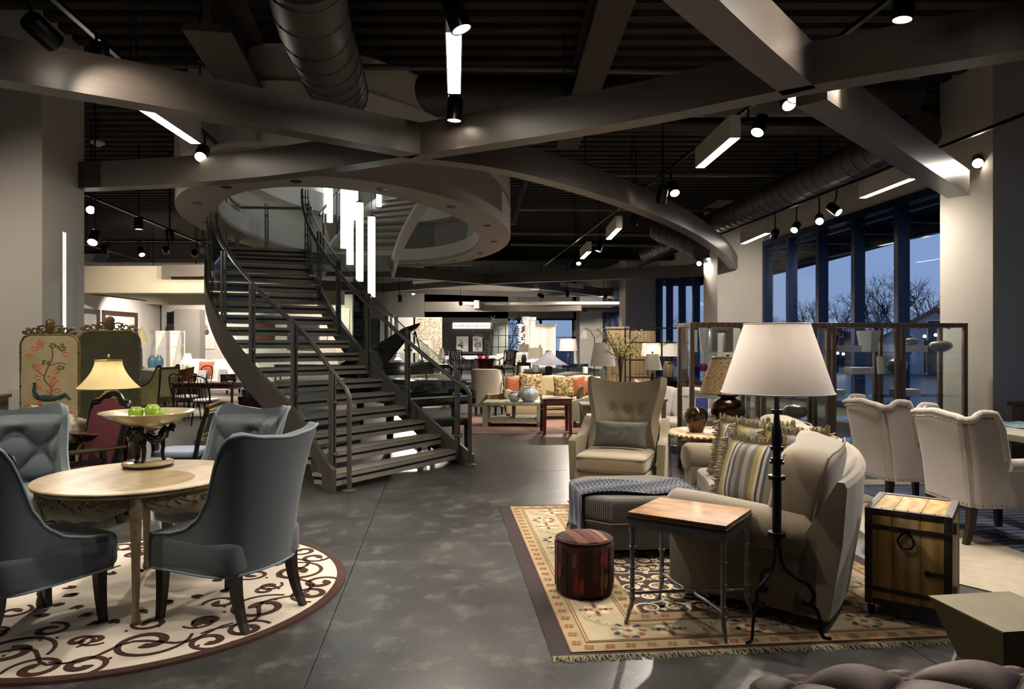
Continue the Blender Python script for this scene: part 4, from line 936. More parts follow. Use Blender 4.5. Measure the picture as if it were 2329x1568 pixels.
def thr(u, v):
    x = lerp(-.51, .40, u); y = lerp(-.34, .08, v)+.03*sin(u*7); zt = .462+.02*abs(sin(v*16+u*5))+.012*sin(v*41)
    if u < .16:
        e = (.16-u)/.16; x = -.472-.03*e-.02*sin(v*14)*e; zt = lerp(zt, .17+.05*sin(v*3), sm(e)); y += -.09*e
    return Vector((x, y, zt))
m.sheet(44, 40, thr, .006); o = m.ob('throw_blanket', 'throw', loc=OT, rot=(0,0,A)); tag(o, 'grey ribbed throw draped over the houndstooth ottoman', 'throw')
m = MB()
for i in range(70):
    p = thr(0, i/69); m.tube([p, p+Vector((random.uniform(-.01,.01), random.uniform(-.012,.012), -.04)), p+Vector((random.uniform(-.015,.015), random.uniform(-.015,.015), -.08))], [.003,.003,.0015], 4)
m.ob('fringe', 'throw', o)['kind'] = 'stuff'
# ---- curved sofa: everything is built straight, then bent along its arc
S_L = 2.28; A0, A1 = radians(51), radians(97)
def bend(s, y, z):
    n = 24; x0, y0 = .953, 4.35; th = A0; ss = max(0., min(S_L, s)); N_ = 16
    for i in range(N_): th = lerp(A0, A1, (i+.5)/N_*ss/S_L); x0 += cos(th)*ss/N_; y0 += sin(th)*ss/N_
    th = lerp(A0, A1, ss/S_L); ex = s-ss; x0 += cos(th)*ex; y0 += sin(th)*ex
    return (x0+sin(th)*y, y0-cos(th)*y, z)
def bent(m): m.v = [bend(*v) for v in m.v]; m.v = [(x-SO.x, y-SO.y, z) for (x, y, z) in m.v]; return m
SO = Vector((1.7, 5.2, 0))
t = thing('curved_sofa', SO, 0, 'taupe curved sofa with rolled arms, its near arm facing the camera', 'sofa')
def segbox(x0, x1, y0, y1, z0, z1, k=10):
    m = MB()
    for i in range(k): m.bx(lerp(x0,x1,i/k), lerp(x0,x1,(i+1)/k), y0, y1, z0, z1)
    m.f = [f for j, f in enumerate(m.f) if not ((j % 6 == 3 and j//6 < k-1) or (j % 6 == 5 and j//6 > 0))]; return m
bent(segbox(.15, S_L-.15, .06, .9, .08, .3)).ob('base', 'taupe', t, smooth=30)
m = MB()
bk = [(.76,.08), (.95,.08), (.985,.5), (.99,.8), (.975,.83), (.94,.83), (.78,.5)]
for i in range(14): m.prismx([(y+(.05*sm((z-.08)/.7)), z) for y, z in bk], lerp(.0, S_L, i/14), lerp(.0, S_L, (i+1)/14))
bent(m).ob('back', 'taupe', t, smooth=30)
for (s0, s1, sg) in ((0,.2,-1), (S_L-.2,S_L,1)):
    m = MB(); m.bx(s0, s1, .02, .9, .08, .52); bent(m).ob('arm', 'taupe', t, bevel=.015)
    m = MB(); c = (s0+s1)/2+.02*sg; pr = [(0.0,.0), (.11,.0), (.135,.03), (.138,.2), (.13,.55), (.12,.8), (.06,.86), (.0,.87)]
    vs = []; n = 18
    for (r, y) in pr:
        for i in range(n): a = 2*pi*i/n; vs.append((c+max(r,.001)*cos(a)*1.0, y, .535-.05*y+max(r,.001)*sin(a)*.98))
    m.add(vs, [(j*n+i, j*n+(i+1) % n, (j+1)*n+(i+1) % n, (j+1)*n+i) for j in range(len(pr)-1) for i in range(n)]); bent(m).ob('arm_roll', 'taupe', t, smooth=60)
for (a, b) in ((.22,1.14), (1.15,S_L-.22)):
    m = MB(); m.puff(b-a, .74, .19, .25, 12, Matrix.Translation(((a+b)/2,.4,.385)), crown=.15); bent(m).ob('seat_cushion', 'taupe', t, smooth=60)
for (a, b, tp, z) in ((.06,.84,.31,.68), (.86,1.5,.25,.65), (1.52,2.12,.25,.65)):
    M_ = Matrix.Translation(((a+b)/2,.74 if a < .1 else .70,z)) @ Matrix.Rotation(radians(-12), 4, 'X')
    m = MB(); m.puff(b-a, tp, .54, .3, 14, M_, crown=.15); bent(m); c_ = m.ob('back_cushion', 'taupe', t, smooth=70)
    m = MB(); pp = [M_ @ Vector(((b-a)*.485*math.copysign(min(1,abs(cos(q))*1.33)**.9,cos(q)), -.04, .262*math.copysign(min(1,abs(sin(q))*1.33)**.9,sin(q)))) for q in [2*pi*i/40 for i in range(40)]]
    for dy in (-tp*.36, tp*.40): m = MB(); m.tube([p+Vector((0,dy+.04,0)) for p in pp], .007, 5, True); bent(m).ob('welt', 'seamdark', c_)
for (s, y) in ((.1,.12), (.1,.88), (S_L-.1,.12), (S_L-.1,.88)):
    m = MB(); m.cyl((s,y,0), (s,y,.09), .022, .03, 10); bent(m).ob('foot', 'espresso', t)
# striped fringed pillows on the sofa
def striped(name, base='8f8f86'):
    m = mk(name, base, rough=.85, sheen=.2); n = m.node_tree.nodes; L = m.node_tree.links.new
    tc = n.new('ShaderNodeTexCoord'); sx = n.new('ShaderNodeSeparateXYZ'); L(tc.outputs['Object'], sx.inputs[0])
    ml = n.new('ShaderNodeMath'); ml.operation = 'MULTIPLY'; ml.inputs[1].default_value = 4.2; L(sx.outputs[0], ml.inputs[0])
    fr = n.new('ShaderNodeMath'); fr.operation = 'FRACT'; L(ml.outputs[0], fr.inputs[0])
    cr = n.new('ShaderNodeValToRGB'); cr.color_ramp.interpolation = 'CONSTANT'; L(fr.outputs[0], cr.inputs[0])
    seq = [(0,'7d786c'), (.16,'5a564e'), (.3,'8a7840'), (.42,'a29a86'), (.5,'23262f'), (.56,'948d7d'), (.64,'3a3e50'), (.72,'6e695c'), (.85,'4c4a45')]
    e = cr.color_ramp.elements; e[0].position = 0; e[0].color = lin(seq[0][1]); e[1].position = seq[1][0]; e[1].color = lin(seq[1][1])
    for p, c in seq[2:]: q = e.new(p); q.color = lin(c)
    L(cr.outputs[0], n['Principled BSDF'].inputs['Base Color'])
striped('stripefab'); mk('goldblue', '4b5058', '7d7141', scale=4, rough=.9, amt=.15)
def on_sofa(s, y, z): p = bend(s, y, z); return Vector(p)
def sofa_pillow(s, y, tilt, turn, w, mat, lb):
    th = lerp(A0, A1, s/S_L); return pillow('fringed_pillow', on_sofa(s, y, .475), (radians(tilt), 0, th+pi+pi/2-pi/2+radians(turn)), w, w, .17, mat, lb, 'cushion', 'fringed pillows on the taupe sofa', 'fringeyarn')
sofa_pillow(.56, .30, -20, 62, .46, 'stripefab', 'striped fringed pillow nearest on the taupe sofa')
sofa_pillow(1.2, .36, -18, 58, .48, 'goldblue', 'gold and blue fringed pillow behind the nearest striped one')
sofa_pillow(1.5, .26, -14, 48, .46, 'stripefab', 'striped fringed pillow farthest left on the taupe sofa')
sofa_pillow(1.0, .6, -12, 70, .46, 'goldblue', 'fringed pillow tucked beside the iron lamp pole')
# ---- iron floor lamp
LP = Vector((1.43, 3.80, .01))
t = thing('floor_lamp', LP, .1, 'black wrought iron floor lamp with large white drum shade', 'floor lamp')
def zz(v): return 1.56-(v-784)*.002375-.01
m = MB(); m.lathe([(.018,zz(1245)), (.026,zz(1225)), (.027,zz(1222)), (.024,zz(1216)), (.024,zz(1092)), (.022,zz(1060)), (.021,zz(1020)), (.03,zz(1005)), (.026,zz(980)), (.017,zz(960)), (.014,zz(940)), (.013,zz(880)), (.012,zz(800)), (.012,zz(745))], n=10); m.ob('pole', 'iron', t, smooth=25)
for (v, r, h) in ((1215,.048,.012), (1086,.046,.011), (1020,.036,.01), (1046,.032,.008), (936,.03,.01), (1052,.04,.006)): m = MB(); m.lathe([(.01,-h), (r,-h), (r,h), (.01,h)], (0,0,zz(v)), 8); m.ob('collar', 'iron', t, smooth=20)
for k in range(3):
    a = -pi/2-1.08+k*2*pi/3+.05; c, s_ = cos(a), sin(a)
    P = [(.012,.49), (.02,.4), (.045,.34), (.1,.3), (.16,.27), (.185,.22), (.17,.175), (.135,.165), (.125,.185)]
    Q = [(.13,.17), (.17,.165), (.2,.14), (.215,.09), (.22,.03), (.235,.005), (.27,.003)]
    m = MB(); m.tube(spline([(c*r, s_*r, z) for r, z in P], 5), (.007,.011), 8, flat=(-s_,c,0)); m.sph((c*.128,s_*.128,.185), .014, 8); m.tube(spline([(c*r, s_*r, z) for r, z in Q], 5), (.007,.011), 8, flat=(-s_,c,0)); m.ob('scroll_leg', 'iron', t, smooth=60)
def shade(t, z0, z1, r0, r1, mat, n=48, th=.004, cone=None, rim='whitefab'):
    m = MB(); m.lathe([(r0,z0), (r1,z1), (r1-th,z1), (r0-th,z0), (r0,z0)], n=n)
    m.f = m.f[:4*n]
    o = m.ob('lamp_shade', mat, t, smooth=60)
    for (r, z) in ((r0,z0), (r1,z1)): m = MB(); m.tube([((r+.001)*cos(2*pi*i/n), (r+.001)*sin(2*pi*i/n), z) for i in range(n)], .004, 5, True); m.ob('trim', rim, o)
    return o
def shademat(name, col, tr=.25, c2=None, **k):
    m = mk(name, col, c2, rough=.9, **k); n = m.node_tree.nodes; L = m.node_tree.links.new; b = n['Principled BSDF']; o = n['Material Output']
    tb = n.new('ShaderNodeBsdfTranslucent'); mx = n.new('ShaderNodeMixShader'); mx.inputs[0].default_value = tr
    tb.inputs[0].default_value = lin(col); L(b.outputs[0], mx.inputs[1]); L(tb.outputs[0], mx.inputs[2]); L(mx.outputs[0], o.inputs[0])
shademat('shadelin', 'ece7e2', .3, 'f1ece7', kind='fine', scale=120)
shade(t, zz(893), zz(738), .289, .17, 'shadelin')
m = MB(); z1 = zz(760)
for k in range(3): a = k*2*pi/3; m.tube([(0,0,z1), (.17*cos(a), .17*sin(a), zz(742))], .003, 5)
m.ob('spider', 'brass', t)
lamp(t, (0,0,1.5), 3.2, (1,.9,.78), size=.06)  # weak bulb added so the shade looks bright
# ---- burl top side table on iron bamboo legs
t = thing('side_table', (1.0,3.95,.009), radians(-34.5), 'small table with burl wood top and grey metal bamboo legs', 'side table')
m = MB(); m.bx(-.275, .275, -.23, .23, .597, .62); m.ob('table_top', 'burl', t, bevel=.004)
m = MB(); m.bx(-.279, .279, -.234, .234, .578, .6); m.ob('top_edge', 'leatherstrap', t, bevel=.003)
for (x0, x1, y0, y1) in ((-.27,.27,-.226,-.214), (-.27,.27,.214,.226), (-.27,-.258,-.214,.214), (.258,.27,-.214,.214)): m = MB(); m.bx(x0, x1, y0, y1, .535, .578); m.ob('apron', 'gunmetal', t, smooth=0)
CN = []
for sx in (-1, 1):
    for sy in (-1, 1):
        x, y = sx*.255, sy*.21; o = Vector((sx, sy, 0)).normalized()
        m = MB(); m.tube([(x,y,.537), (x,y,.45), (x,y,.3), (x,y,.13), Vector((x,y,.1))+o*.004, Vector((x,y,.07))+o*.018, Vector((x,y,.035))+o*.026, Vector((x,y,.012))+o*.034], [.014,.013,.013,.0135,.013,.0115,.0095,.009], 10); m.sph(Vector((x,y,.011))+o*.036, .012, 8); l = m.ob('leg', 'gunmetal', t, smooth=60)
        m = MB()
        for z in (.525, .42, .305, .19, .14): m.lathe([(.013,-.009), (.019,-.007), (.019,-.002), (.016,0), (.019,.002), (.019,.007), (.013,.009)], (x,y,z), 10)
        m.ob('bamboo_joints', 'gunmetal', l); CN.append(Vector((x, y, .165)))
m = MB()
for (a, b) in ((CN[0],CN[1]), (CN[2],CN[3])):
    mid = (a+b)/2; mid.x *= .12; m.tube(spline([a, a.lerp(mid,.5)+Vector((-a.x*.0,0,0)), mid, b.lerp(mid,.5), b], 5), .009, 8)
m.cyl((-.035,0,.165), (.035,0,.165), .013, n=10); m.ob('stretcher', 'gunmetal', t, smooth=60)
# ---- kilim pouf
PO = Vector((.455, 4.43, .009))
t = thing('pouf', PO, .3, 'small round kilim pouf in dark red stripes on the rug corner', 'pouf')
m = MB(); m.lathe([(.16,0), (.178,.02), (.183,.1), (.183,.24), (.18,.315), (.172,.335)], n=40); m.ob('side', 'kilim', t)
m = MB(); m.lathe([(.172,.334), (.165,.345), (.12,.357), (.001,.362)], n=40); m.ob('top', 'kilimrust', t)
m = MB(); m.tube([(.176*cos(2*pi*i/40), .176*sin(2*pi*i/40), .335) for i in range(40)], .006, 6, True); m.ob('welt', 'kilimdark', t)
for i in range(14):
    a = 2*pi*i/14; mm = ['kilimdark','kilimrust','kilimdark','kilimtan'][i % 4]; m = MB(); w = .11 if i % 4 != 3 else .03
    m.sheet(4, 6, lambda u, v: Vector((.1855*cos(a+w*(2*u-1)), .1855*sin(a+w*(2*u-1)), lerp(.03,.31,v))), .002); m.ob('stripe', mm, t)
for (a, z, mm) in ((-2.25,.1,'kilimred'), (-2.05,.09,'kilimred'), (-1.35,.25,'kilimred'), (-1.2,.24,'kilimred'), (-1.35,.12,'kilimtan'), (-1.18,.11,'kilimtan'), (-2.3,.24,'kilimtan'), (-.6,.1,'kilimred'), (-2.9,.16,'kilimred')):
    m = MB(); R_ = .188; m.add([(R_*cos(a+da), R_*sin(a+da), z+dz) for da, dz in ((0,-.055), (.085,-.015), (.085,.035), (0,.055), (-.085,.015), (-.085,-.035))], [(0,1,2,3), (0,3,4,5)]); m.ob('motif', mm, t)
for (x0, x1, mm) in ((-.15,-.1,'kilimdark'), (-.03,.02,'kilim'), (.07,.1,'kilimtan'), (.12,.15,'kilimdark')):
    m = MB(); h0 = sqrt(max(.0,.168**2-x0*x0)); h1 = sqrt(max(0,.168**2-x1*x1)); m.sheet(3, 9, lambda u, v: Vector((lerp(x0,x1,u), lerp(-1,1,v)*lerp(h0,h1,u), .364-.017*((lerp(x0,x1,u)**2+(lerp(-1,1,v)*lerp(h0,h1,u))**2)/.168**2)**1.5)), .002); m.ob('top_stripe', mm, t)
# ---- wooden trunk
t = thing('plank_chest', (2.36,4.14,0), radians(-36), 'upright wooden plank chest with dark iron straps and ring handle', 'chest')
W2, D2, Z0, Z1 = .215, .26, .075, .62
m = MB(); m.bx(-W2+.012, W2-.012, -D2+.012, D2-.012, Z0+.01, Z1-.01); m.ob('carcass', 'leatherstrap', t, smooth=0)
for k, (x0, x1) in enumerate(((-W2+.012,-.075), (-.073,.062), (.064,W2-.012))):
    m = MB(); m.bx(x0, x1, -D2+.002, -D2+.014, Z0+.012, Z1-.012); m.ob('plank', 'trunkwood' if k != 1 else 'trunkwood2', t, bevel=.002)
    m = MB(); m.bx(x0, x1, -D2+.012, D2-.012, Z1-.014, Z1-.002); m.ob('plank', 'trunkwood2' if k != 2 else 'trunkwood', t, bevel=.002)
for k in range(3): m = MB(); m.bx(W2-.014, W2-.002, lerp(-D2+.012,D2-.012,k/3)+.001, lerp(-D2+.012,D2-.012,(k+1)/3)-.001, Z0+.012, Z1-.012); m.ob('plank', 'trunkwood', t, bevel=.002)
def strap(x0, x1, y0, y1, z0, z1, n='edge_strap'): m = MB(); m.bx(x0,x1,y0,y1,z0,z1); return m.ob(n, 'leatherstrap', t, bevel=.002)
for sx in (-1, 1):
    for sy in (-1, 1): x, y = sx*W2, sy*D2; strap(min(x,x-sx*.04), max(x,x-sx*.04), min(y,y-sy*.04), max(y,y-sy*.04), Z0, Z1)
for z in (Z0, Z1-.035): 
    for sy in (-1, 1): strap(-W2+.04, W2-.04, min(sy*D2,sy*(D2-.008)), max(sy*D2,sy*(D2-.008)), z, z+.035)
    for sx in (-1, 1): strap(min(sx*W2,sx*(W2-.008)), max(sx*W2,sx*(W2-.008)), -D2+.04, D2-.04, z, z+.035)
for y0 in (-D2, D2-.04): strap(-W2+.04, W2-.04, y0, y0+.04, Z1-.004, Z1+.003)
for x0 in (-W2, W2-.04): strap(x0, x0+.04, -D2, D2, Z1-.004, Z1+.003)
strap(-W2, W2, -D2-.004, -D2+.002, Z1-.115, Z1-.088, 'cross_strap'); strap(-W2, W2, -D2-.004, -D2+.002, Z0+.075, Z0+.1, 'cross_strap'); strap(.1, W2, -D2-.006, -D2, .285, .308, 'hasp')
m = MB(); m.lathe([(.001,0), (.018,.0), (.014,.008), (.001,.012)], n=10, M=Matrix.Translation((.1,-D2-.004,.297)) @ Matrix.Rotation(pi/2, 4, 'X')); m.ob('hasp_rose', 'iron', t)
m = MB(); m.tube(spline([(.012,-D2-.008,Z1-.1), (-.03,-D2-.012,Z1-.13), (-.045,-D2-.014,Z1-.165), (-.025,-D2-.016,Z1-.195), (.0,-D2-.016,Z1-.2), (.025,-D2-.016,Z1-.19), (.035,-D2-.014,Z1-.16), (.015,-D2-.01,Z1-.125), (-.012,-D2-.008,Z1-.1)], 4), .006, 6); m.ob('ring_handle', 'iron', t)
m = MB(); nz = MB()
for i in range(7):
    for z in (Z1-.017,): nz.sph((lerp(-W2+.02,W2-.02,i/6), -D2-.001, z), .005, 6)
    nz.sph((lerp(-W2+.02,W2-.02,i/6), -D2+.02, Z1+.003), .005, 6)
nz.ob('rivets', 'iron', t)['kind'] = 'stuff'
for z in (.2, .55): m = MB(); m.bx(W2, W2+.012, -.2, -.16, z-.03, z+.03); m.cyl((W2+.01,-.18,z-.035), (W2+.01,-.18,z+.035), .008, n=8); m.ob('latch', 'steel', t)
for sx in (-1, 1):
    for sy in (-1, 1):
        m = MB(); x, y = sx*(W2-.03), sy*(D2-.03); m.cyl((x-.012,y,.03), (x+.012,y,.03), .03, n=14); m.bx(x-.018, x-.014, y-.015, y+.015, .03, .08); m.bx(x+.014, x+.018, y-.015, y+.015, .03, .08); m.ob('caster', 'iron', t)
# ---- faceted brass stool
t = thing('faceted_stool', (2.06,2.93,0), radians(8), 'faceted aged brass stool, square top, waisted, at lower right', 'stool')
m = MB(); a, b, c = .2, .125, .185; zs = [(c,0), (b,.22), (a,.45)]; vs = []
for (r, z) in zs: vs += [(-r,-r,z), (r,-r,z), (r,r,z), (-r,r,z)]
m.add(vs, [(i*4+k, i*4+(k+1) % 4, i*4+4+(k+1) % 4, i*4+4+k) for i in range(2) for k in range(4)]+[(3,2,1,0), (8,9,10,11)]); m.ob('stool_body', 'agedbrass', t, smooth=0, bevel=.003, seg=1)
m = MB(); m.bx(-.2,.2,-.2,.2,.45,.4535); m.ob('top_plate', 'agedbrass', t, smooth=0, bevel=.001)
# ---- brown leather tufted ottoman
t = thing('leather_ottoman', (1.50,2.1,0), radians(4), 'brown leather tufted ottoman cut off by the bottom edge', 'ottoman')
m = MB()
def lo(u, v):
    x, y = 2*u-1, 2*v-1; ex = max(0, 1-abs(x)**6); ey = max(0, 1-abs(y)**5); e = min(1, (ex*ey)**.5*1.25)
    px = .68*math.copysign(abs(x)**.9, x)*(1-.04*abs(y)**4); py = .42*math.copysign(abs(y)**.9, y)*(1-.03*abs(x)**6)
    k = tuft(u*7, v*4.5); return Vector((px, py, .335+.125*e**.6*(.5+.5*k)))
m.grid(113, 73, lo); m.ob('tufted_top', 'brownleather', t, smooth=70)
m = MB(); m.puff(1.34, .82, .26, .16, 14, Matrix.Translation((0,0,.22))); m.ob('body', 'brownleather', t, smooth=60)
for i in range(1, 112, 1):
    for j in range(1, 72):
        u, v = i/112, j/72; a = u*7+v*4.5; b = u*7-v*4.5
        if abs(a % 2-1) < .035 and abs(b % 2-1) < .035: m = MB(); m.sph((0,0,0), (.014,.014,.008), 8); m.ob('button', 'brownleather', t, loc=Vector(lo(u, v))+Vector((0,0,.003)))
for (x, y) in ((-.58,-.32), (.58,-.32), (-.58,.32), (.58,.32)): m = MB(); m.cyl((x,y,0), (x,y,.1), .02, .035, 10); m.ob('foot', 'espresso', t)
# ---- white wing chairs with nailheads
def white_wing(loc, deg, label):
    t = thing('nailhead_wing_chair', loc, facing(deg), label, 'armchair', 'ivory wing chairs with nailheads')
    KT = [(0,.62), (.06,.63), (.36,.64), (.4,.68), (.43,.95), (.47,1.03), (.55,1.035), (.62,.985), (.68,.975), (.8,1.0), (1,1.02)]
    def zt(q):
        for (a, za), (b, zb) in zip(KT[:-1], KT[1:]):
            if q <= b: return lerp(za, zb, sm((q-a)/(b-a)))
        return KT[-1][1]
    m = MB(); fn = shell(m, .33, .68, .3, zt, .1, .1, .07, 1.03, 90, 14, rc=.07); m.ob('shell', 'ivory', t, smooth=50)
    m = MB(); m.tube([fn(i/90, 1)+Vector((0,0,.0)) for i in range(91)], .028, 10); m.v = [(x*.985, y-.025 if abs(x) < .3 else y, z) for x, y, z in m.v]; m.ob('rolled_edge', 'ivory', t, smooth=70)
    n0 = MB()
    for i in range(110):
        p = fn(i/109, 1); q = fn(i/109, .94); d = Vector((p.x, p.y+.1, 0)).normalized(); n0.sph(Vector((p.x,p.y,p.z-.04))+d*.006, .007, 6)
        if i % 2 == 0: b = fn(i/109, .02); n0.sph(b+Vector((b.x, b.y+.1, 0)).normalized()*.004+Vector((0,0,.01)), .007, 6)
    n0.ob('nailheads', 'nail', t)['kind'] = 'stuff'
    m = MB(); m.puff(.58, .6, .2, .28, 10, Matrix.Translation((0,-.05,.42)), crown=.15); m.ob('seat', 'ivory', t, smooth=60)
    for sg in (-1, 1): m = MB(); m.tube([(sg*.345,-.37,.635), (sg*.345,-.1,.635), (sg*.345,.08,.635)], [.055,.055,.05], 12); m.ob('arm', 'ivory', t, smooth=60)
    for (x, y, dy) in ((-.27,-.29,-.01), (.27,-.29,-.01), (-.25,.3,.05), (.25,.3,.05)): m = MB(); taper_leg(m, x, y, .31, .03, .02, 0, dy); m.ob('leg', 'espresso', t, smooth=0)
    return t
w = white_wing((3.86,5.72,0), 2, 'ivory nailhead wing chair nearest, cut off by the right edge'); dup(w, (3.78,6.78,0), facing(4), 'ivory nailhead wing chair behind the nearest one')
# ================================================================== left group behind the round table
mk('screenpaint', '857852', 'a39674', scale=3, rough=.6, amt=.5); mk('screengreen', '23240f', '3a3a18', scale=5, rough=.45, amt=.5); mk('giltwood', '3b2f1a', '6b5a31', scale=25, rough=.4, metal=.4, bump=.3)
mk('leafrust', 'a3602c', 'b5733a', scale=30, rough=.8); mk('leafgreen', '4a4a22', '5a5a2e', scale=30, rough=.8); mk('peacock', '1f2a2b', '2c3a36', scale=20, rough=.7); mk('blossompink', 'a6604a', 'b8745c', scale=30, rough=.8); mk('twig', '5a3a26', '68462f', scale=30, rough=.8)
mk('burgundy', '47131a', '561a22', kind='fine', scale=60, rough=.75); mk('ebony', '100d0c', '191513', scale=10, rough=.25); mk('gilt', '8f7634', 'a58a44', scale=10, rough=.35, metal=.7)
mk('paleblue', '8b97ab', '97a3b6', kind='fine', scale=120, rough=.9); mk('palepattern', '7d745f', 'c9c1ad', scale=14, rough=.95, amt=.2); mk('chartpattern', '7e7a52', '9a9668', scale=5, rough=.9); mk('coral', 'a5563c', 'b9694b', scale=18, rough=.9); mk('urnglaze', '4b4030', '6f6045', scale=5, rough=.15, metal=.35, coat=.5)
mk('silverleaf', '8d8983', 'b5b1aa', scale=20, rough=.2, metal=.9); mk('tealglaze', '3f6670', '5a828b', scale=8, rough=.12, coat=.6); mk('mahogany', '2c1410', '3d1d17', kind='wood', scale=2, rough=.22, coat=.3); mk('paper', 'd9d7d3', 'e1dfdb', scale=5, rough=.7); mk('ink', '22222a', '2a2a33', scale=5, rough=.7)
shademat('parchment', 'cdbb86', .22, 'd8c794', scale=6); shademat('shadew', 'efece6', .35, 'f4f1ec', scale=60, kind='fine')
def painted_panel(name, loc, rz, w, h, base, label, deco):
    t = thing(name, loc, rz, label, 'screen', 'painted folding screen panels')
    c = .09; P = [(-w/2,.02), (w/2,.02), (w/2,h-c), (w/2-.03,h-.03), (w/2-c,h), (-w/2+c,h), (-w/2+.03,h-.03), (-w/2,h-c)]
    m = MB(); m.prismy(P, -.012, .012); m.ob('panel', base, t)
    m = MB(); m.tube([(x,0,z) for x, z in P], .016, 8, True); m.ob('frame', 'giltwood', t, smooth=60)
    m = MB()
    for x, z in P[:2]: pass
    for i in range(9):
        for sx in (-1, 1): m.lathe([(.014,-.008), (.021,0), (.014,.008)], (sx*w/2, 0, .12+i*(h-.3)/8), 8)
    m.ob('bamboo_joints', 'giltwood', t)
    m = MB(); rnd = random.Random(2)
    for sx in (-1, 1):
        for (x0, z0, r, a0, tn) in ((.06,.05,.05,0,1.2), (.13,.045,.045,2,1.3), (.19,.03,.035,1,1.3), (.1,.015,.03,3,1.1), (.22,.015,.02,0,1)):
            PP, WW = curl(x0, z0, a0, tn, r, r*.25, .008, .008, 18); m.tube([(sx*p[0]*w/.5, 0, h+.0+p[1]) for p in PP], .009, 6)
    m.lathe([(.03,.0), (.05,.04), (.04,.08), (.05,.11), (.03,.14), (.001,.15)], (0,0,h+.01), 10, sy=.5); m.ob('crest', 'giltwood', t, smooth=60)
    if deco:
        rnd = random.Random(4)
        def rel(pts, r, nm, mt, flat_=.3): m = MB(); m.tube([(p[0],p[1],ZQ(p[2])) for p in pts], r*.8, 6); m.v = [(x, -.013+(y+.013)*flat_, z) for x, y, z in m.v]; m.ob(nm, mt, t)
        ZQ = lambda z: .9+(z-.3)*.56
        rel(spline([(.0,-.014,.5), (.02,-.014,.7), (-.05,-.014,.85), (-.02,-.014,1.05), (.03,-.014,1.25), (.02,-.014,1.45)], 5), .009, 'branch', 'twig'); rel(spline([(-.04,-.014,.9), (-.12,-.014,1.0), (-.17,-.014,1.1)], 5), .006, 'branch', 'twig'); rel(spline([(0,-.014,1.1), (.1,-.014,1.15), (.16,-.014,1.12)], 5), .006, 'branch', 'twig')
        for k in range(40):
            x, z = rnd.uniform(-.22,.22), rnd.choice((rnd.uniform(1.08,1.58), rnd.uniform(.72,1.0))); mt = rnd.choice(('leafrust','leafgreen','blossompink','leafrust')); m = MB()
            for q in range(5): a = q*1.256+rnd.random(); m.sph((x+.026*cos(a), -.013, z+.02*sin(a)), (.016,.003,.011), 6)
            m.ob('blossom', mt, t)
        m = MB(); m.sph((-.02,-.014,.62), (.12,.008,.055), 10); m.tube([(-.12,-.014,.64), (-.15,-.014,.74), (-.14,-.014,.84)], [.03,.018,.014], 8); m.sph((-.145,-.014,.86), (.02,.008,.018), 8); m.tube([(.08,-.014,.62), (.15,-.014,.68), (.2,-.014,.6)], [.035,.03,.01], 8); m.v = [(x, max(y,-.022), 1.02+(z-.62)*.62) for x, y, z in m.v]; m.ob('peacock', 'peacock', t)
    return t
painted_panel('screen_panel', PZ(112,1200).xy.to_3d() if False else Vector((-4.66,7.1,0)), radians(4), .56, 1.66, 'screenpaint', 'painted screen panel with peacock and blossoms in front of the column', True)
painted_panel('screen_panel', Vector((-4.24,7.42,0)), radians(40), .56, 1.7, 'screengreen', 'dark green screen panel behind the bell-shaded lamp', False)
# black console at the left edge
t = thing('console_cabinet', (-4.75,6.15,0), radians(20), 'black lacquer cabinet at the left edge behind the chairs', 'cabinet')
m = MB(); m.bx(-.5,.24,-.2,.2,.1,1.08); m.ob('body', 'ebony', t, bevel=.006); m = MB(); m.bx(-.52,.26,-.22,.22,1.08,1.11); m.ob('top', 'ebony', t, bevel=.004); m = MB(); m.bx(-.46,.2,-.205,-.2,.2,1.0); m.ob('door', 'brown', t, bevel=.004)
for (x, y) in ((-.45,-.15), (.19,-.15), (-.45,.15), (.19,.15)): m = MB(); m.bx(x-.03,x+.03,y-.03,y+.03,0,.1); m.ob('foot', 'ebony', t)
# table with cabriole legs, bell lamp, card, gilt figurine
CT = Vector((-3.76,6.66,0))
t = thing('occasional_table', CT, .3, 'dark wood table with curved legs behind the stone bowl', 'table')
m = MB(); m.lathe([(.001,.735), (.36,.735), (.38,.745), (.38,.755), (.36,.765), (.001,.765)], n=40); m.ob('table_top', 'mahogany', t)
m = MB(); m.lathe([(.31,.66), (.32,.735), (.29,.735), (.29,.66)], n=40); m.ob('apron', 'mahogany', t)
for k in range(4):
    a = k*pi/2+.5; c, s_ = cos(a), sin(a); m = MB(); m.tube(spline([(c*r,s_*r,z) for r, z in ((.3,.72), (.35,.62), (.36,.5), (.31,.3), (.25,.14), (.28,.05), (.33,.015))], 4), [lerp(.045,.022,min(1,i/18)) for i in range(25)], 8); m.ob('leg', 'mahogany', t, smooth=60)
def bell_shade(t, z0, z1, r0, r1, mat, n=8, power=1.8, trim='gilt'):
    m = MB(); K = 10; pr = [(r1+(r0-r1)*(1-i/K)**power, lerp(z0,z1,i/K)) for i in range(K+1)]
    m.lathe(pr, n=n); m.f = m.f[:K*n]; o = m.ob('lamp_shade', mat, t, smooth=20)
    for (r, z) in ((r0,z0), (r1,z1)): m = MB(); m.tube([(r*cos(2*pi*i/n), r*sin(2*pi*i/n), z) for i in range(n)], .006, 5, True); m.ob('trim', trim, o)
    return o
t = thing('table_lamp', CT+Vector((-.06,0,.765)), .2, 'bronze urn table lamp with parchment bell shade by the painted screen', 'table lamp')
m = MB(); m.lathe([(.08,0), (.085,.02), (.05,.03), (.06,.05), (.1,.12), (.118,.2), (.11,.26), (.08,.3), (.05,.33), (.035,.35), (.02,.37), (.012,.4), (.012,.68)], n=28); m.ob('urn', 'urnglaze', t, smooth=70)
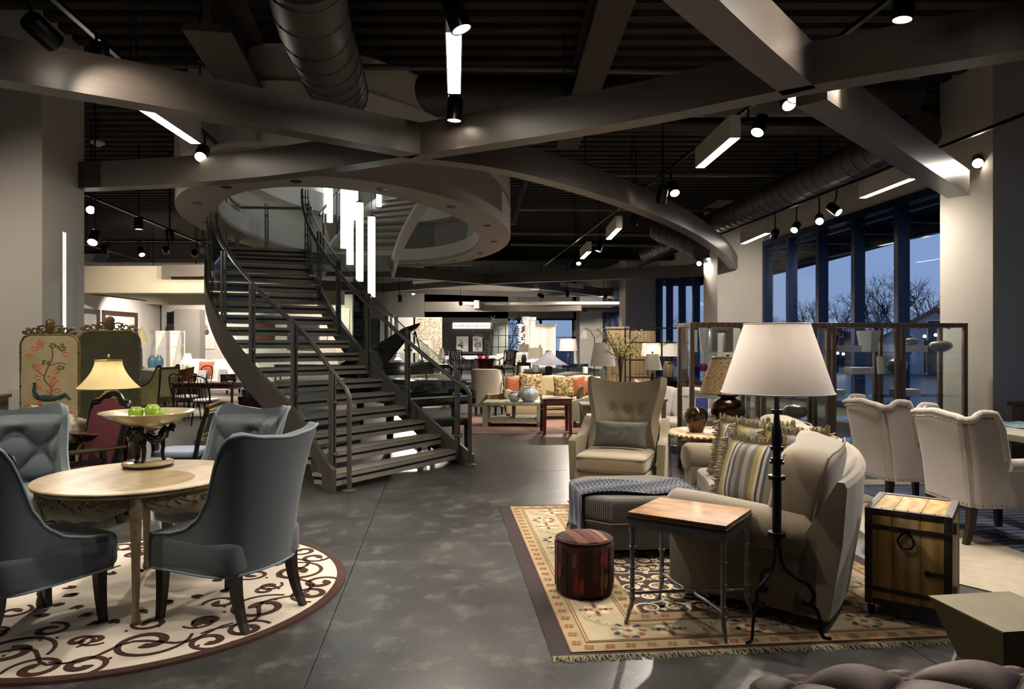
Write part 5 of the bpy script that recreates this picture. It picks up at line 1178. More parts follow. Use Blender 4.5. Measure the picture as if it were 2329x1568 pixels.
bell_shade(t, .38, .645, .285, .12, 'parchment'); m = MB(); m.lathe([(.004,.64), (.004,.665), (.014,.675), (.016,.69), (.001,.705)], n=10); m.ob('finial', 'brass', t)
lamp(t, (0,0,.5), 1.6, (1,.86,.66), size=.05)
t = thing('price_card', CT+Vector((.2,-.12,.765)), radians(8), 'white price card standing beside the gilt figurine', 'card')
m = MB(); m.add([(-.06,0,0), (.06,0,0), (.06,.05,.17), (-.06,.05,.17), (-.06,.1,0), (.06,.1,0)], [(0,1,2,3), (3,2,5,4)]); m.ob('card', 'paper', t)
t = thing('figurine', CT+Vector((.31,-.1,.765)), 0, 'small gilt animal figurine beside the white card', 'figurine')
m = MB(); m.lathe([(.03,0), (.032,.01), (.02,.02)], n=12); m.tube([(0,0,.015), (.0,0,.05), (.012,0,.09), (.016,0,.13)], [.032,.03,.022,.014], 10); m.sph((.022,-.01,.15), (.02,.016,.015), 10); m.tube([(.03,-.02,.15), (.045,-.03,.147)], [.01,.006], 6); m.ob('body', 'gilt', t, smooth=60)
m = MB(); m.tube([(.014,.006,.162), (.01,.01,.185)], [.006,.002], 5); m.tube([(.026,-.004,.163), (.028,-.002,.186)], [.006,.002], 5); m.ob('ears', 'gilt', t)
# burgundy armchair
t = thing('carved_armchair', (-3.8,6.02,0), facing(238), 'burgundy velvet armchair with black carved crest and black arms', 'armchair')
M_ = Matrix.Translation((0,.24,.45)) @ Matrix.Rotation(radians(-13), 4, 'X'); m = MB()
P = [(-.24,0), (.24,0), (.28,.5), (.25,.57), (.16,.58), (.1,.63), (0,.645), (-.1,.63), (-.16,.58), (-.25,.57), (-.28,.5)]
m.prismy(P, -.03, .03, M_); m.ob('backrest', 'burgundy', t, bevel=.02)
m = MB(); m.tube(spline([M_ @ Vector((x,.0,z)) for x, z in [(-.27,-.1), (-.27,.2), (-.3,.5), (-.28,.6), (-.18,.615), (-.1,.665), (0,.69), (.1,.665), (.18,.615), (.28,.6), (.3,.5), (.27,.2), (.27,-.1)]], 4), .03, 8); m.ob('carved_frame', 'ebony', t, smooth=60)
m = MB(); m.puff(.56, .56, .14, .3, 8, Matrix.Translation((0,-.02,.42))); m.ob('seat', 'burgundy', t, smooth=60)
for sx in (-1, 1):
    m = MB(); m.bx(sx*.33-.035, sx*.33+.035, -.26, .3, .66, .69); a_ = m.ob('arm', 'ebony', t, bevel=.006); m = MB(); m.bx(sx*.33-.037, sx*.33+.037, -.262, .3, .675, .682); m.ob('gilt_line', 'gilt', a_)
    m = MB(); m.bx(sx*.33-.02, sx*.33+.02, -.22, -.17, .35, .66); m.bx(sx*.33-.02, sx*.33+.02, .1, .14, .35, .66); m.bx(sx*.33-.02, sx*.33+.02, -.2, .14, .56, .6); m.ob('arm_support', 'ebony', t)
for (x, y, dy) in ((-.27,-.25,-.02), (.27,-.25,-.02), (-.25,.25,.06), (.25,.25,.06)): m = MB(); taper_leg(m, x, y, .38, .03, .02, 0, dy); m.ob('leg', 'ebony', t, smooth=0)
pillow('patterned_pillow', (-3.95,5.9,.49), (radians(-22),radians(6),facing(225)), .4, .38, .14, 'palepattern', 'cream patterned pillow leaning on the burgundy armchair', group=None)
pillow('patterned_pillow', (-4.34,6.42,.62), (radians(-20),0,facing(255)), .44, .4, .14, 'palepattern', 'patterned pillow peeking over the back left blue chair')
pillow('floral_pillow', (-4.2,6.5,.64), (radians(-16),radians(20),facing(265)), .3, .3, .12, 'palepattern', 'small floral pillow edge between screen and burgundy chair')
t = thing('upholstered_bench', (-4.6,6.42,0), radians(6), 'cream bench under the patterned pillows', 'bench')
m = MB(); m.puff(.95, .5, .16, .25, 8, Matrix.Translation((0,0,.54))); m.ob('seat', 'palepattern', t, smooth=60)
for (x, y) in ((-.4,-.18), (.4,-.18), (-.4,.18), (.4,.18)): m = MB(); taper_leg(m, x, y, .48, .025, .018); m.ob('leg', 'ebony', t, smooth=0)
# black and gilt side chair with blue cushion
t = thing('painted_side_chair', (-3.3,7.05,0), facing(183), 'black and gilt side chair with pale blue seat cushion', 'chair')
m = MB(); m.bx(-.23,.23,-.22,.22,.41,.455); m.ob('seat_frame', 'ebony', t, bevel=.006); m = MB(); m.puff(.45, .44, .075, .3, 8, Matrix.Translation((0,-.01,.485))); m.ob('cushion', 'paleblue', t, smooth=60)
for sx in (-1, 1):
    m = MB(); m.tube([(sx*.21,.2,.0), (sx*.21,.2,.45), (sx*.215,.25,.7), (sx*.22,.33,.95)], [.018,.022,.022,.02], 8); m.ob('back_post', 'ebony', t)
    m = MB(); m.cyl((sx*.2,-.19,0), (sx*.2,-.19,.42), .014, .022, 10); m.ob('leg', 'ebony', t)
m = MB(); m.tube([(-.23,.33,.945), (0,.35,.97), (.23,.33,.945)], [(.03,.02)]*3, 8); m.ob('crest_rail', 'gilt', t)
for z, y in ((.62,.235), (.67,.245), (.9,.31)): m = MB(); m.cyl((-.21,y,z), (.21,y,z), .01, n=8); m.ob('back_rail', 'gilt', t)
m = MB(); m.bx(-.12,.12,-.006,.006,-.1,.1,Matrix.Translation((0,.283,.785)) @ Matrix.Rotation(radians(-18),4,'X')); m.ob('painted_splat', 'peacock', t)
# stepped platform left of the stair, with two chests
PV = [Vector((-4.75,10.5,0)), Vector((-2.75,8.9,0)), Vector((-2.2,10.2,0)), Vector((-4.2,12.2,0))]
t = thing('display_platform', PV[0], 0, 'low stepped display platform beside the stair', 'platform')
for k in range(4):
    m = MB(); P = [(p-PV[0]) for p in PV]; q = .1*k; dx = (P[3]-P[0]).normalized(); ex = (P[1]-P[0]).normalized(); P = [P[0]+dx*q*1.4+ex*q*.6, P[1]+dx*q*1.4, P[2], P[3]+ex*q*.6]
    m.prism([(p.x,p.y) for p in P], .14*k+.04, .14*(k+1)); m.ob('step_slab', 'tread', t, smooth=0); m = MB(); m.prism([(p.x*.99+.02,p.y*.99+.03) for p in P], .14*k, .14*k+.04); m.ob('shadow_gap', 'black', t, smooth=0)
def chest(name, loc, rz, w, d, h, mat, label, lid=True, group='boxes on the display platform'):
    t = thing(name, loc, rz, label, 'box', group); m = MB(); m.bx(-w/2,w/2,-d/2,d/2,.02,h*.7); m.ob('body', mat, t, bevel=.005); m = MB(); m.bx(-w/2-.006,w/2+.006,-d/2-.006,d/2+.006,h*.71,h); m.ob('lid', mat, t, bevel=.008)
    m = MB(); m.bx(-.015,.015,-d/2-.012,-d/2,h*.6,h*.78); m.ob('clasp', 'brass', t)
    for sx in (-1,1):
        for sy in (-1,1): m = MB(); m.lathe([(.015,0), (.02,.012), (.014,.022)], (sx*(w/2-.03),sy*(d/2-.03),0), 8); m.ob('foot', 'brass', t)
chest('wooden_chest', (-4.0,10.85,.56), radians(-30), .34, .26, .2, 'mahogany', 'small dark wooden chest, front one on the platform')
chest('wooden_chest', (-3.95,11.25,.56), radians(-25), .42, .3, .4, 'mahogany', 'tall dark box, rear one on the platform beside the stringer')
chest('pewter_box', (-4.12,11.05,.56), radians(-28), .12, .2, .3, 'silverleaf', 'narrow pale box between the two dark chests')
# ---- gallery room far left
XW = -12.6
m = MB(); m.bx(-.2, 0, 0, 8.0, 0, 3.05); o = m.ob('wall_gallery', 'walllight', smooth=0, loc=(XW,17.2,0)); tag(o, 'pale gallery partition wall seen behind the column', None, kind='structure')
m = MB(); m.bx(0, .02, 0, 8.0, 0, .03); o = m.ob('trim_2', 'ebony', smooth=0, loc=(XW,17.2,3.05)); tag(o, 'dark line along the top of the gallery partition', None, kind='structure')
m = MB(); m.bx(0, .03, 0, .05, 0, 3.05); o = m.ob('trim_3', 'ebony', smooth=0, loc=(XW,25.2,0)); tag(o, 'dark upright edge of the gallery partition', None, kind='structure')
m = MB(); m.bx(-20, -6.4, 28.2, 28.4, 0, ZD); tag(m.ob('wall_gallery_back', 'wallpaint', smooth=0), 'pale back wall of the gallery behind the stairs', None, kind='structure')
m = MB(); m.bx(-19, -5.7, 19.6, 20.2, 3.0, 3.75); tag(m.ob('concrete_beam', 'creamconc', smooth=0), 'broad cream concrete beam across the gallery', None, kind='structure')
m = MB(); m.bx(-19, -5.9, 24.2, 24.8, 2.95, 3.5); tag(m.ob('concrete_beam', 'creamconc', smooth=0), 'farther cream concrete beam above the gallery wall', None, kind='structure')
for k, y in enumerate((19.45, 21.6)):
    t = thing('door_%d' % (k+1), (XW,y,0), 0, ['dark framed panelled door leaf nearer the column','dark framed panelled door leaf right of its pair'][k], None, kind='structure')
    m = MB(); m.bx(.0,.05,0,.14,0,2.62); m.bx(0,.05,1.86,2.0,0,2.62); m.bx(0,.05,.14,1.86,2.48,2.62); m.bx(0,.05,.14,1.86,1.55,1.69); m.bx(0,.05,.14,1.86,0,.16); m.ob('door_frame', 'mahogany', t, smooth=0); m = MB(); m.bx(0,.015,.14,1.86,1.69,2.48); m.ob('panel', 'whitegrey', t); m = MB(); m.bx(0,.015,.14,1.86,.16,1.55); m.ob('panel', 'whitegrey', t)
# silver mirror on the partition
t = thing('ornate_mirror', (XW+.03,23.1,1.28), 0, 'tall ornate silver mirror on the gallery wall', 'mirror')
m = MB(); m.prismx([(-.2,-.55), (.2,-.55), (.22,.4), (.1,.62), (-.1,.62), (-.22,.4)], 0, .02); m.ob('mirror_glass', 'steel', t)
m = MB()
for i in range(26):
    a = 2*pi*i/26; y, z = .3*cos(a)*(1 if abs(sin(a)) < .8 else .9), .02+.72*sin(a); PP, WW = curl(0, 0, a*2, 1.2, .075, .02, .01, .01, 12); m.tube([(.03, y+p[0], z+p[1]) for p in PP], .018, 6)
for i in range(5): m.sph((.03, -.08+.04*i, .78+.1*sin(pi*i/4)), (.03,.04,.05), 8)
m.ob('scroll_frame', 'silverleaf', t, smooth=60)
def pic(loc, rz, w, h, frame, art, label, deco=None, name='framed_picture', fw=.04):
    t = thing(name, loc, rz, label, 'picture'); m = MB()
    m.bx(-w/2,w/2,-.03,0,0,fw); m.bx(-w/2,w/2,-.03,0,h-fw,h); m.bx(-w/2,-w/2+fw,-.03,0,fw,h-fw); m.bx(w/2-fw,w/2,-.03,0,fw,h-fw); m.ob('frame', frame, t, smooth=0); m = MB(); m.bx(-w/2+fw,w/2-fw,-.012,-.004,fw,h-fw); m.ob('print', art, t)
    if deco: deco(t, w, h)
    return t
def flower(t, w, h):
    for (x, z, a, b) in ((.04,.55,.17,.2), (.16,.45,.1,.13), (-.12,.5,.12,.22), (-.06,.3,.13,.17), (-.12,.22,.08,.1)): m = MB(); m.sph((x*w,-.014,z*h), (a*w,.004,b*h*.6), 10); m.ob('petal', 'wallgrey' if a > .15 else 'walldark', t)
pic(PX(462,794,28.19), 0, .95, 1.5, 'whitegrey', 'whitegrey', 'large pale print of a dark flower behind the stair stringer', flower, fw=.03)
pic(PX(387,792,28.19), 0, .34, .85, 'brown', 'palepattern', 'narrow muted abstract canvas left of the flower print', fw=.02)
t = thing('wall_recess', PX(422,820,27.6)-Vector((0,0,.3)), 0, 'grey display pier left of the flower print', None, kind='structure'); m = MB(); m.bx(-.45,.55,0,.5,-.6,2.3); m.ob('pier_block', 'wallgrey', t, smooth=0)
# white folding screen
t = thing('white_folding_screen', PX(382,790,21.5).xy.to_3d(), 0, 'white folding screen of louvred and glazed panels', 'screen')
for k in range(5):
    x0 = -.55+.22*k; a = radians(38 if k % 2 else -38); M_ = Matrix.Translation((x0+.11,0,0)) @ Matrix.Rotation(a,4,'Z'); m = MB(); W_ = .135
    m.bx(-W_,-W_+.03,-.015,.015,.02,1.98,M_); m.bx(W_-.03,W_,-.015,.015,.02,1.98,M_); m.bx(-W_+.03,W_-.03,-.015,.015,1.9,1.98,M_); m.bx(-W_+.03,W_-.03,-.015,.015,.02,.12,M_); m.bx(-W_+.03,W_-.03,-.015,.015,1.5,1.56,M_); p = m.ob('panel', 'walllight', t, smooth=0)
    m = MB(); m.bx(-W_+.03,W_-.03,-.006,.006,.12,1.5,M_); m.bx(-W_+.03,W_-.03,-.006,.006,1.56,1.9,M_); m.ob('infill', 'glass' if k in (0,4) else 'whitegrey', p, smooth=0)
def simple_lamp(loc, base, bm, z0, z1, r0, r1, shm, label, bell=False, power=0, n=28, cat='table lamp', fin=True, rim='whitefab', group=None):
    t = thing('table_lamp' if cat == 'table lamp' else 'floor_lamp', loc, .2, label, cat, group); m = MB(); m.lathe(base+[(.007,base[-1][1]+.005), (.007,z1+.01)], n=20); m.ob('base', bm, t, smooth=60)
    if bell: bell_shade(t, z0, z1, r0, r1, shm, 8, 1.6, rim)
    else: shade(t, z0, z1, r0, r1, shm, n, rim=rim)
    if fin: m = MB(); m.sph((0,0,z1+.02), .014, 8); m.ob('finial', 'brass', t)
    if power: lamp(t, (0,0,(z0+z1)/2), power, (1,.85,.62), size=.05)
    return t
def small_table(loc, w, d, h, mat, label, rz=0, cat='table', shelf=False):
    t = thing('console_table', loc, rz, label, cat); m = MB(); m.bx(-w/2,w/2,-d/2,d/2,h-.035,h); m.ob('table_top', mat, t, bevel=.004); m = MB(); m.bx(-w/2+.03,w/2-.03,-d/2+.03,d/2-.03,h-.12,h-.035); m.ob('apron', mat, t)
    if shelf: m = MB(); m.bx(-w/2+.03,w/2-.03,-d/2+.03,d/2-.03,.14,.165); m.ob('shelf', mat, t)
    for sx in (-1,1):
        for sy in (-1,1): m = MB(); taper_leg(m, sx*(w/2-.04), sy*(d/2-.04), h-.04, .025, .016); m.ob('leg', mat, t, smooth=0)
    return t
def vase(name, loc, prof, mat, label, cat='vase', n=24, group=None, lip=None):
    t = thing(name, loc, 0, label, cat, group); m = MB(); m.lathe(prof, n=n); m.ob('body', mat, t, smooth=60); r, z = prof[-1]
    m = MB(); m.tube([(max(r,.01)*cos(2*pi*i/n), max(r,.01)*sin(2*pi*i/n), z) for i in range(n)], max(.003,r*.07), 6, True); m.ob('rim', lip or mat, t); return t
G1 = PX(335,835,20.5); small_table((G1.x,20.5,0), 1.5, .5, .85, 'mahogany', 'dark console table under the silver mirror')
simple_lamp((PX(322,0,20.5).x,20.5,.85), [(.08,0), (.09,.03), (.03,.06), (.025,.3), (.035,.34), (.025,.4), (.02,.62)], 'silverleaf', .78, 1.18, .17, .05, 'parchment', 'slender candlestick lamp with pleated cone shade', n=14)
vase('ginger_jar', (PX(346,0,20.3).x,20.3,.85), [(.07,0), (.1,.06), (.12,.2), (.11,.3), (.06,.36), (.06,.4), (.001,.41)], 'tealglaze', 'teal glazed jar on the console, left one', group='teal jars'); vase('ginger_jar', (PX(362,0,20.4).x,20.4,.85), [(.07,0), (.1,.06), (.12,.2), (.11,.3), (.06,.36), (.06,.4), (.001,.41)], 'tealglaze', 'teal glazed jar on the console, right one', group='teal jars')
# generic sofa for the middle distance
def sofa(loc, rz, w, d, hb, mat, label, arm='square', n=2, cat='sofa', legs='espresso', ha=.62, group=None, back=True, name='sofa'):
    t = thing(name, loc, rz, label, cat, group); aw = .14
    m = MB(); m.bx(-w/2+.02,w/2-.02,-d/2+.04,d/2,.13,.32); m.ob('base', mat, t, bevel=.02)
    m = MB(); m.prismx([(d/2-.2,.32), (d/2,.13), (d/2+.05,hb-.03), (d/2,hb), (d/2-.1,hb-.02)], -w/2+.02, w/2-.02); m.ob('back', mat, t, bevel=.02)
    for sx in (-1,1):
        x = sx*(w/2-aw/2); m = MB()
        if arm == 'roll': m.bx(x-aw/2+.02,x+aw/2-.02,-d/2,d/2-.1,.13,ha-.1); m.cyl((x,-d/2-.01,ha-.09), (x,d/2-.05,ha-.07), .095, n=16)
        elif arm == 'slope': m.prismx([(-d/2,.13), (d/2,.13), (d/2,hb-.1), (d/2-.15,hb-.14), (-d/2+.12,ha-.03), (-d/2,ha-.06)], x-aw/2, x+aw/2)
        else: m.bx(x-aw/2,x+aw/2,-d/2,d/2-.05,.13,ha)
        m.ob('arm', mat, t, bevel=.02, smooth=40)
    for k in range(n):
        a = lerp(-w/2+aw, w/2-aw, k/n); b = lerp(-w/2+aw, w/2-aw, (k+1)/n); m = MB(); m.puff(b-a-.005, d-.2, .16, .25, 8, Matrix.Translation(((a+b)/2,-.08,.39)), crown=.12); m.ob('seat_cushion', mat, t, smooth=60)
        m = MB(); m.puff(b-a-.005, .2, hb-.4, .35, 8, Matrix.Translation(((a+b)/2,d/2-.18,.43+(hb-.42)/2)) @ Matrix.Rotation(radians(-10),4,'X'), crown=.1); m.ob('back_cushion', mat, t, smooth=60)
    for sx in (-1,1):
        for sy in (-1,1): m = MB(); taper_leg(m, sx*(w/2-.08), sy*(d/2-.08), .14, .028, .02); m.ob('leg', legs, t, smooth=0)
    return t
sofa((PX(318,0,18.3).x,18.3,0), facing(-60), 1.5, .85, .9, 'ivory', 'cream roll arm sofa in the left gallery', 'roll', 2)
pillow('fur_pillow', (PX(324,0,17.9).x,17.9,.52), (radians(-15),radians(8),facing(-70)), .62, .42, .22, 'whitefab', 'fluffy white pillow on the cream gallery sofa')
# chinoiserie armchair
t = thing('chinoiserie_armchair', (PX(352,0,16.2).x,16.2,0), facing(168), 'dark framed armchair in chartreuse blossom fabric with scooped sides', 'armchair')
for sx in (-1,1):
    P = [(.34,.2), (.38,1.0), (.3,1.02), (.22,.85), (.1,.68), (-.1,.6), (-.3,.58), (-.3,.2)]; m = MB(); m.prismx(P, sx*.31-.02, sx*.31+.02); m.ob('side_panel', 'chartpattern', t)
    m = MB(); m.tube(spline([(sx*.31,y,z) for y, z in ((.38,.0), (.34,.25), (.4,1.02), (.3,1.03), (.22,.86), (.1,.69), (-.1,.61), (-.32,.59), (-.33,.3), (-.33,0))], 4), .024, 8); m.ob('side_frame', 'mahogany', t, smooth=60)
m = MB(); m.bx(-.29,.29,-.03,.03,.4,1.0,Matrix.Translation((0,.28,0)) @ Matrix.Rotation(radians(-6),4,'X')); m.ob('backrest', 'chartpattern', t, bevel=.01); m = MB(); m.puff(.58,.6,.16,.28,8,Matrix.Translation((0,-.02,.43))); m.ob('seat', 'ivory', t, smooth=60); m = MB(); m.cyl((-.31,.39,1.02), (.31,.39,1.02), .026, n=8); m.ob('crest_rail', 'mahogany', t)
# spindle-back chairs
def spindle(loc, deg, label, arms=False):
    t = thing('spindle_chair', loc, facing(deg), label, 'chair', 'dark spindle chairs in the gallery'); m = MB(); m.lathe([(.001,.43), (.2,.43), (.22,.44), (.22,.455), (.001,.46)], n=20); m.ob('seat', 'ebony', t); m = MB(); m.puff(.38,.36,.06,.35,6,Matrix.Translation((0,0,.485))); m.ob('cushion', 'whitefab', t, smooth=60)
    m = MB(); m.tube(spline([(-.2,.16,.45), (-.22,.22,.7), (-.18,.26,.9), (0,.28,.96), (.18,.26,.9), (.22,.22,.7), (.2,.16,.45)], 4), .016, 8); m.ob('hoop', 'ebony', t, smooth=60)
    for k in range(5): x = -.12+.06*k; m = MB(); m.tube([(x,.17,.45), (x*1.15,.22,.68), (x*1.2,.262,.92-abs(x)*.3)], .008, 6); m.ob('spindle', 'ebony', t)
    for (x, y) in ((-.17,-.16), (.17,-.16), (-.16,.16), (.16,.16)): m = MB(); m.cyl((x,y,.44), (x*1.2,y*1.2,0), .018, .012, 8); m.ob('leg', 'ebony', t)
    return t
s0 = spindle((PX(424,0,14.6).x,14.6,0), 60, 'dark spindle chair seen edge-on beside the coral pillow'); dup(s0, (PX(470,0,13.6).x,13.6,0), facing(75), 'dark spindle chair with hoop back in front of the stringer'); dup(s0, (PX(455,0,19.6).x,19.6,0), facing(250), 'farther dark spindle chair before the white bed')
small_table((PX(478,0,15).x,15,0), 1.3, .8, .76, 'mahogany', 'dark writing table between the spindle chairs')
for k, (u, v, Y) in enumerate(((470,858,15), (508,852,15.2))):
    t = thing('price_card', Vector((PX(u,0,Y).x, Y-.3+.2*k, .76)), radians(6), ['white price card on the dark writing table, left one','white price card on the dark writing table, right one'][k], 'card', 'white price cards'); m = MB(); m.add([(-.09,0,0), (.09,0,0), (.1,.08,.26), (-.08,.08,.26)], [(0,1,2,3)]); m.add([(-.08,.08,.26), (.1,.08,.26), (.09,.16,0), (-.09,.16,0)], [(0,1,2,3)]); m.ob('card', 'paper', t); m = MB(); m.bx(-.02,.04,-.002,.0,.12,.15); m.ob('logo', 'ink', t, rot=(radians(-17),0,0), loc=(0,.0,0))
chest('jewel_box', (PX(520,0,15.2).x,15.2,.76), .2, .3, .2, .16, 'ebony', 'black lidded box on the dark writing table', group='boxes in the gallery')
# white bed / sofa with coral pillow, white lamp
sofa((PX(465,0,22.5).x,22.5,0), radians(-6), 2.1, .95, 1.05, 'whitefab', 'white upholstered daybed in the left gallery', 'square', 2)
pillow('coral_pillow', (PX(466,0,22.1).x,22.1,.55), (radians(-15),0,radians(-6)), .52, .5, .16, 'coral', 'coral pillow on the white daybed'); pillow('coral_pillow', (PX(418,0,17.2).x,17.2,.5), (radians(-15),radians(-10),radians(-20)), .6, .5, .18, 'coral', 'coral embroidered pillow behind the edge-on spindle chair')
sofa((PX(412,0,17.6).x,17.6,0), facing(-80), 1.1, .8, .8, 'brown', 'brown armchair holding the embroidered coral pillow', 'square', 1, 'armchair')
small_table((PX(426,0,21.5).x,21.5,0), .6, .5, .6, 'mahogany', 'small dark lamp table left of the white daybed'); simple_lamp((PX(426,0,21.5).x,21.5,.6), [(.07,0), (.08,.03), (.05,.06), (.09,.16), (.07,.26), (.02,.32)], 'leafgreen', .36, .68, .23, .1, 'shadew', 'green based lamp with white bell shade by the daybed', True, 3)
# pale wall lamp cone and rug under the gallery furniture
m = MB(); m.bx(-2.2,2.2,-3,3,0,.01); o = m.ob('gallery_rug', 'rugcream', loc=(PX(390,0,17.5).x,18,0), rot=(0,0,.1)); tag(o, 'pale rug under the gallery furniture', 'rug')
# art wall seen through the stair treads
for k, (u, v, Y, w, h, f, lb) in enumerate(((690,780,28.19,1.3,1.3,'gilt','large gold framed painting seen through the treads'), (600,770,28.19,.9,1.1,'brown','brown framed picture seen through the upper treads'), (770,765,28.19,.9,1.4,'gilt','gold framed pale picture right of the stair'))): pic(PX(u,v,Y)-Vector((0,0,.3)), 0, w, h, f, ['rugnavy','kilimrust','walllight'][k], lb)
small_table((PX(700,0,25).x,25,0), 2.2, .6, .85, 'mahogany', 'long dark sideboard table seen under the stair'); simple_lamp((PX(775,0,25).x-.0,25,.85), [(.08,0), (.09,.05), (.12,.2), (.05,.32), (.03,.36)], 'porcelain', .42, .75, .26, .2, 'shadew', 'white lamp on the sideboard behind the stair', False, 5)
# ================================================================== right middle: display cases, side table, lamps, cabinets
mk('walnut', '6a5240', '7a6250', kind='wood', scale=2, rough=.45, stretch=(2,2,.4)); mk('greyglaze', '6b665d', '8a857a', scale=6, rough=.2, coat=.4); mk('armoirewood', '5b4a30', '6c5a3d', kind='wood', scale=2, rough=.5, stretch=(2,2,.4)); mk('creamsofa', 'a3916f', 'af9d7c', kind='fine', scale=90, rough=.95); mk('sagefab', '8f8c74', '9a977f', kind='fine', scale=90, rough=.95); mk('orangefab', '85472a', '945434', scale=20, rough=.9); mk('brownpattern', '4a3a26', 'b09a6a', scale=22, rough=.95, amt=.15); mk('limewash', '8a8670', '979380', kind='wood', scale=2, rough=.6); mk('crackle', '8f9696', 'b5bbba', kind='voronoi', scale=14, rough=.2, coat=.4); mk('redlacquer', '3a1511', '4a1d17', scale=10, rough=.25); mk('cherryred', '5a0a10', '660d14', scale=4, rough=.08, coat=.8); mk('leafyellow', '9a9a3c', 'b3b355', scale=20, rough=.7); mk('bluefab', '35506a', '3f5c78', scale=30, rough=.9); mk('greysofa', '7f837f', '8b8f8b', kind='fine', scale=60, rough=.95); mk('zebra', '0d0d0d', 'ddd8d0', kind='wood', scale=3.2, rough=.6, ramp=(.45,.55)); mk('pinkrug', '7a5a52', '8d6d62', scale=16, rough=1); mk('bluerug', '1c2338', '49506a', kind='rings', scale=3.2, rough=1, amt=.3); mk('palerug', '8c8272', '998f7f', scale=12, rough=1, bump=.2, bscale=120)
# ---- four glass cabinets in a row
C0, C1 = Vector((2.17,8.55)), Vector((5.78,8.88)); cd = (C1-C0); rzc = atan2(cd.y, cd.x); step = cd.length/4; CWd, CDp, CHt = step-.025, .5, 1.83
SHZ = [.34, .625, .905, 1.186, 1.466]
CLB = ['walnut framed glass cabinet with red and blue glass, leftmost in the row','walnut framed glass cabinet behind the white lamp shade','walnut framed glass cabinet with faceted white vase, third in the row','walnut framed glass cabinet with stone pots, rightmost against the pier']
CB = []
for k in range(4):
    p = C0+cd*(k/4); t = thing('glass_cabinet', (p.x,p.y,0), rzc, CLB[k], 'cabinet', 'walnut display cabinets'); CB.append(t); w = .05
    for (x, y) in ((0,0), (CWd-w,0), (0,CDp-w), (CWd-w,CDp-w)): m = MB(); m.bx(x,x+w,y,y+w,0,CHt); m.ob('post', 'walnut', t, bevel=.003)
    for z in (.1, CHt-.055):
        for y in (0, CDp-w): m = MB(); m.bx(w,CWd-w,y,y+w,z,z+.055); m.ob('rail', 'walnut', t, bevel=.003)
        for x in (0, CWd-w): m = MB(); m.bx(x,x+w,w,CDp-w,z,z+.055); m.ob('rail', 'walnut', t, bevel=.003)
    m = MB(); m.bx(.01,CWd-.01,.01,CDp-.01,.1,.125); m.ob('bottom_board', 'walnut', t)
    for z in SHZ: m = MB(); m.bx(.02,CWd-.02,.03,CDp-.03,z-.009,z); m.ob('shelf', 'caseglass', t, smooth=0)
    for (x0, x1) in ((w+.002,CWd/2-.003), (CWd/2+.003,CWd-w-.002)): m = MB(); m.bx(x0,x1,.02,.026,.16,CHt-.058); d_ = m.ob('glass_door', 'caseglass', t, smooth=0); m = MB(); m.bx((x0+x1)/2-.02,(x0+x1)/2+.02,.014,.03,CHt-.075,CHt-.056); m.ob('hinge', 'steel', d_)
    for x in (.02, CWd-.026): m = MB(); m.bx(x,x+.006,w,CDp-w,.16,CHt-.058); m.ob('side_glass', 'caseglass', t, smooth=0)
def inC(k, x, y, z): return CB[k].matrix_basis @ Vector((x, y, z)) if False else Matrix.Translation(CB[k].location) @ Matrix.Rotation(rzc,4,'Z') @ Vector((x,y,z))
def book(loc, rz, w, d, h, mat, label, group): 
    t = thing('book', loc, rz, label, 'book', group); m = MB(); m.bx(-w/2,w/2,-d/2,d/2,0,.004); m.bx(-w/2,w/2,-d/2,d/2,h-.004,h); m.bx(-w/2,w/2,d/2-.004,d/2,0,h); m.ob('cover', mat, t, smooth=0); m = MB(); m.bx(-w/2+.004,w/2-.004,-d/2+.004,d/2-.004,.004,h-.004); m.ob('pages', 'paper', t, smooth=0)
def pile(k, x, z, n, where, w=.3):
    o = ['bottom','middle','top'] if n == 3 else ['lower','upper']
    for i in range(n): book(inC(k,x,.24,z+i*.042), rzc+.03*i, w, .2, .04, 'whitegrey', '%s white book of the pile %s' % (o[i], where), 'white books in the cabinets')
POT = [(.05,0), (.1,.02), (.14,.06), (.145,.09), (.12,.13), (.06,.15), (.055,.15)]
def pot(k, x, z, s, label, mat='greyglaze', P=POT, y=.25, cat='pot', nm='pot'): return vase(nm, inC(k,x,y,z), [(r*s,h*s) for r, h in P], mat, label, cat)
pile(3, .3, SHZ[4], 2, 'under the small stone pot'); pot(3, .3, SHZ[4]+.084, .62, 'small squat stone pot on two books in the right cabinet'); pot(3, .7, SHZ[4], .95, 'squat spouted stone pot at upper right of the cabinets')
pot(3, .1, SHZ[3], 1.0, 'round mottled stone pot beside the cabinet post', P=[(.05,0), (.1,.03), (.125,.09), (.115,.15), (.06,.185), (.05,.185)]); pile(3, .2, SHZ[2], 2, 'in the middle of the right cabinet'); 
pot(3, .62, SHZ[3], 1, 'clear square glass vase in the right cabinet', 'caseglass', [(.001,0), (.09,0), (.1,.12), (.11,.26)])
for (x, s) in ((.1,1.), (.26,.75)): pot(3, x, SHZ[1], 1.2*s, ['grey coiled ceramic form low in the right cabinet','small grey ceramic form low in the right cabinet'][x > .2], 'greyglaze', [(.06,0), (.12,.04), (.13,.1), (.09,.16), (.04,.14), (.05,.1)])
pot(3, .42, SHZ[1], .6, 'black cast ornament low in the right cabinet', 'iron', POT)
def facet(k, x, z, r0, r1, h, label, mat='porcelain', n=6): 
    t = thing('faceted_vase', inC(k,x,.25,z), .3, label, 'vase'); m = MB(); m.lathe([(r0,0), (r1,h)], n=n); m.f = m.f[:n+1]; m.ob('body', mat, t, smooth=0); m = MB(); m.lathe([(r0-.008,.008), (r1-.008,h)], n=n); m.f = m.f[:n+1]; m.ob('inside', mat, t, smooth=0)
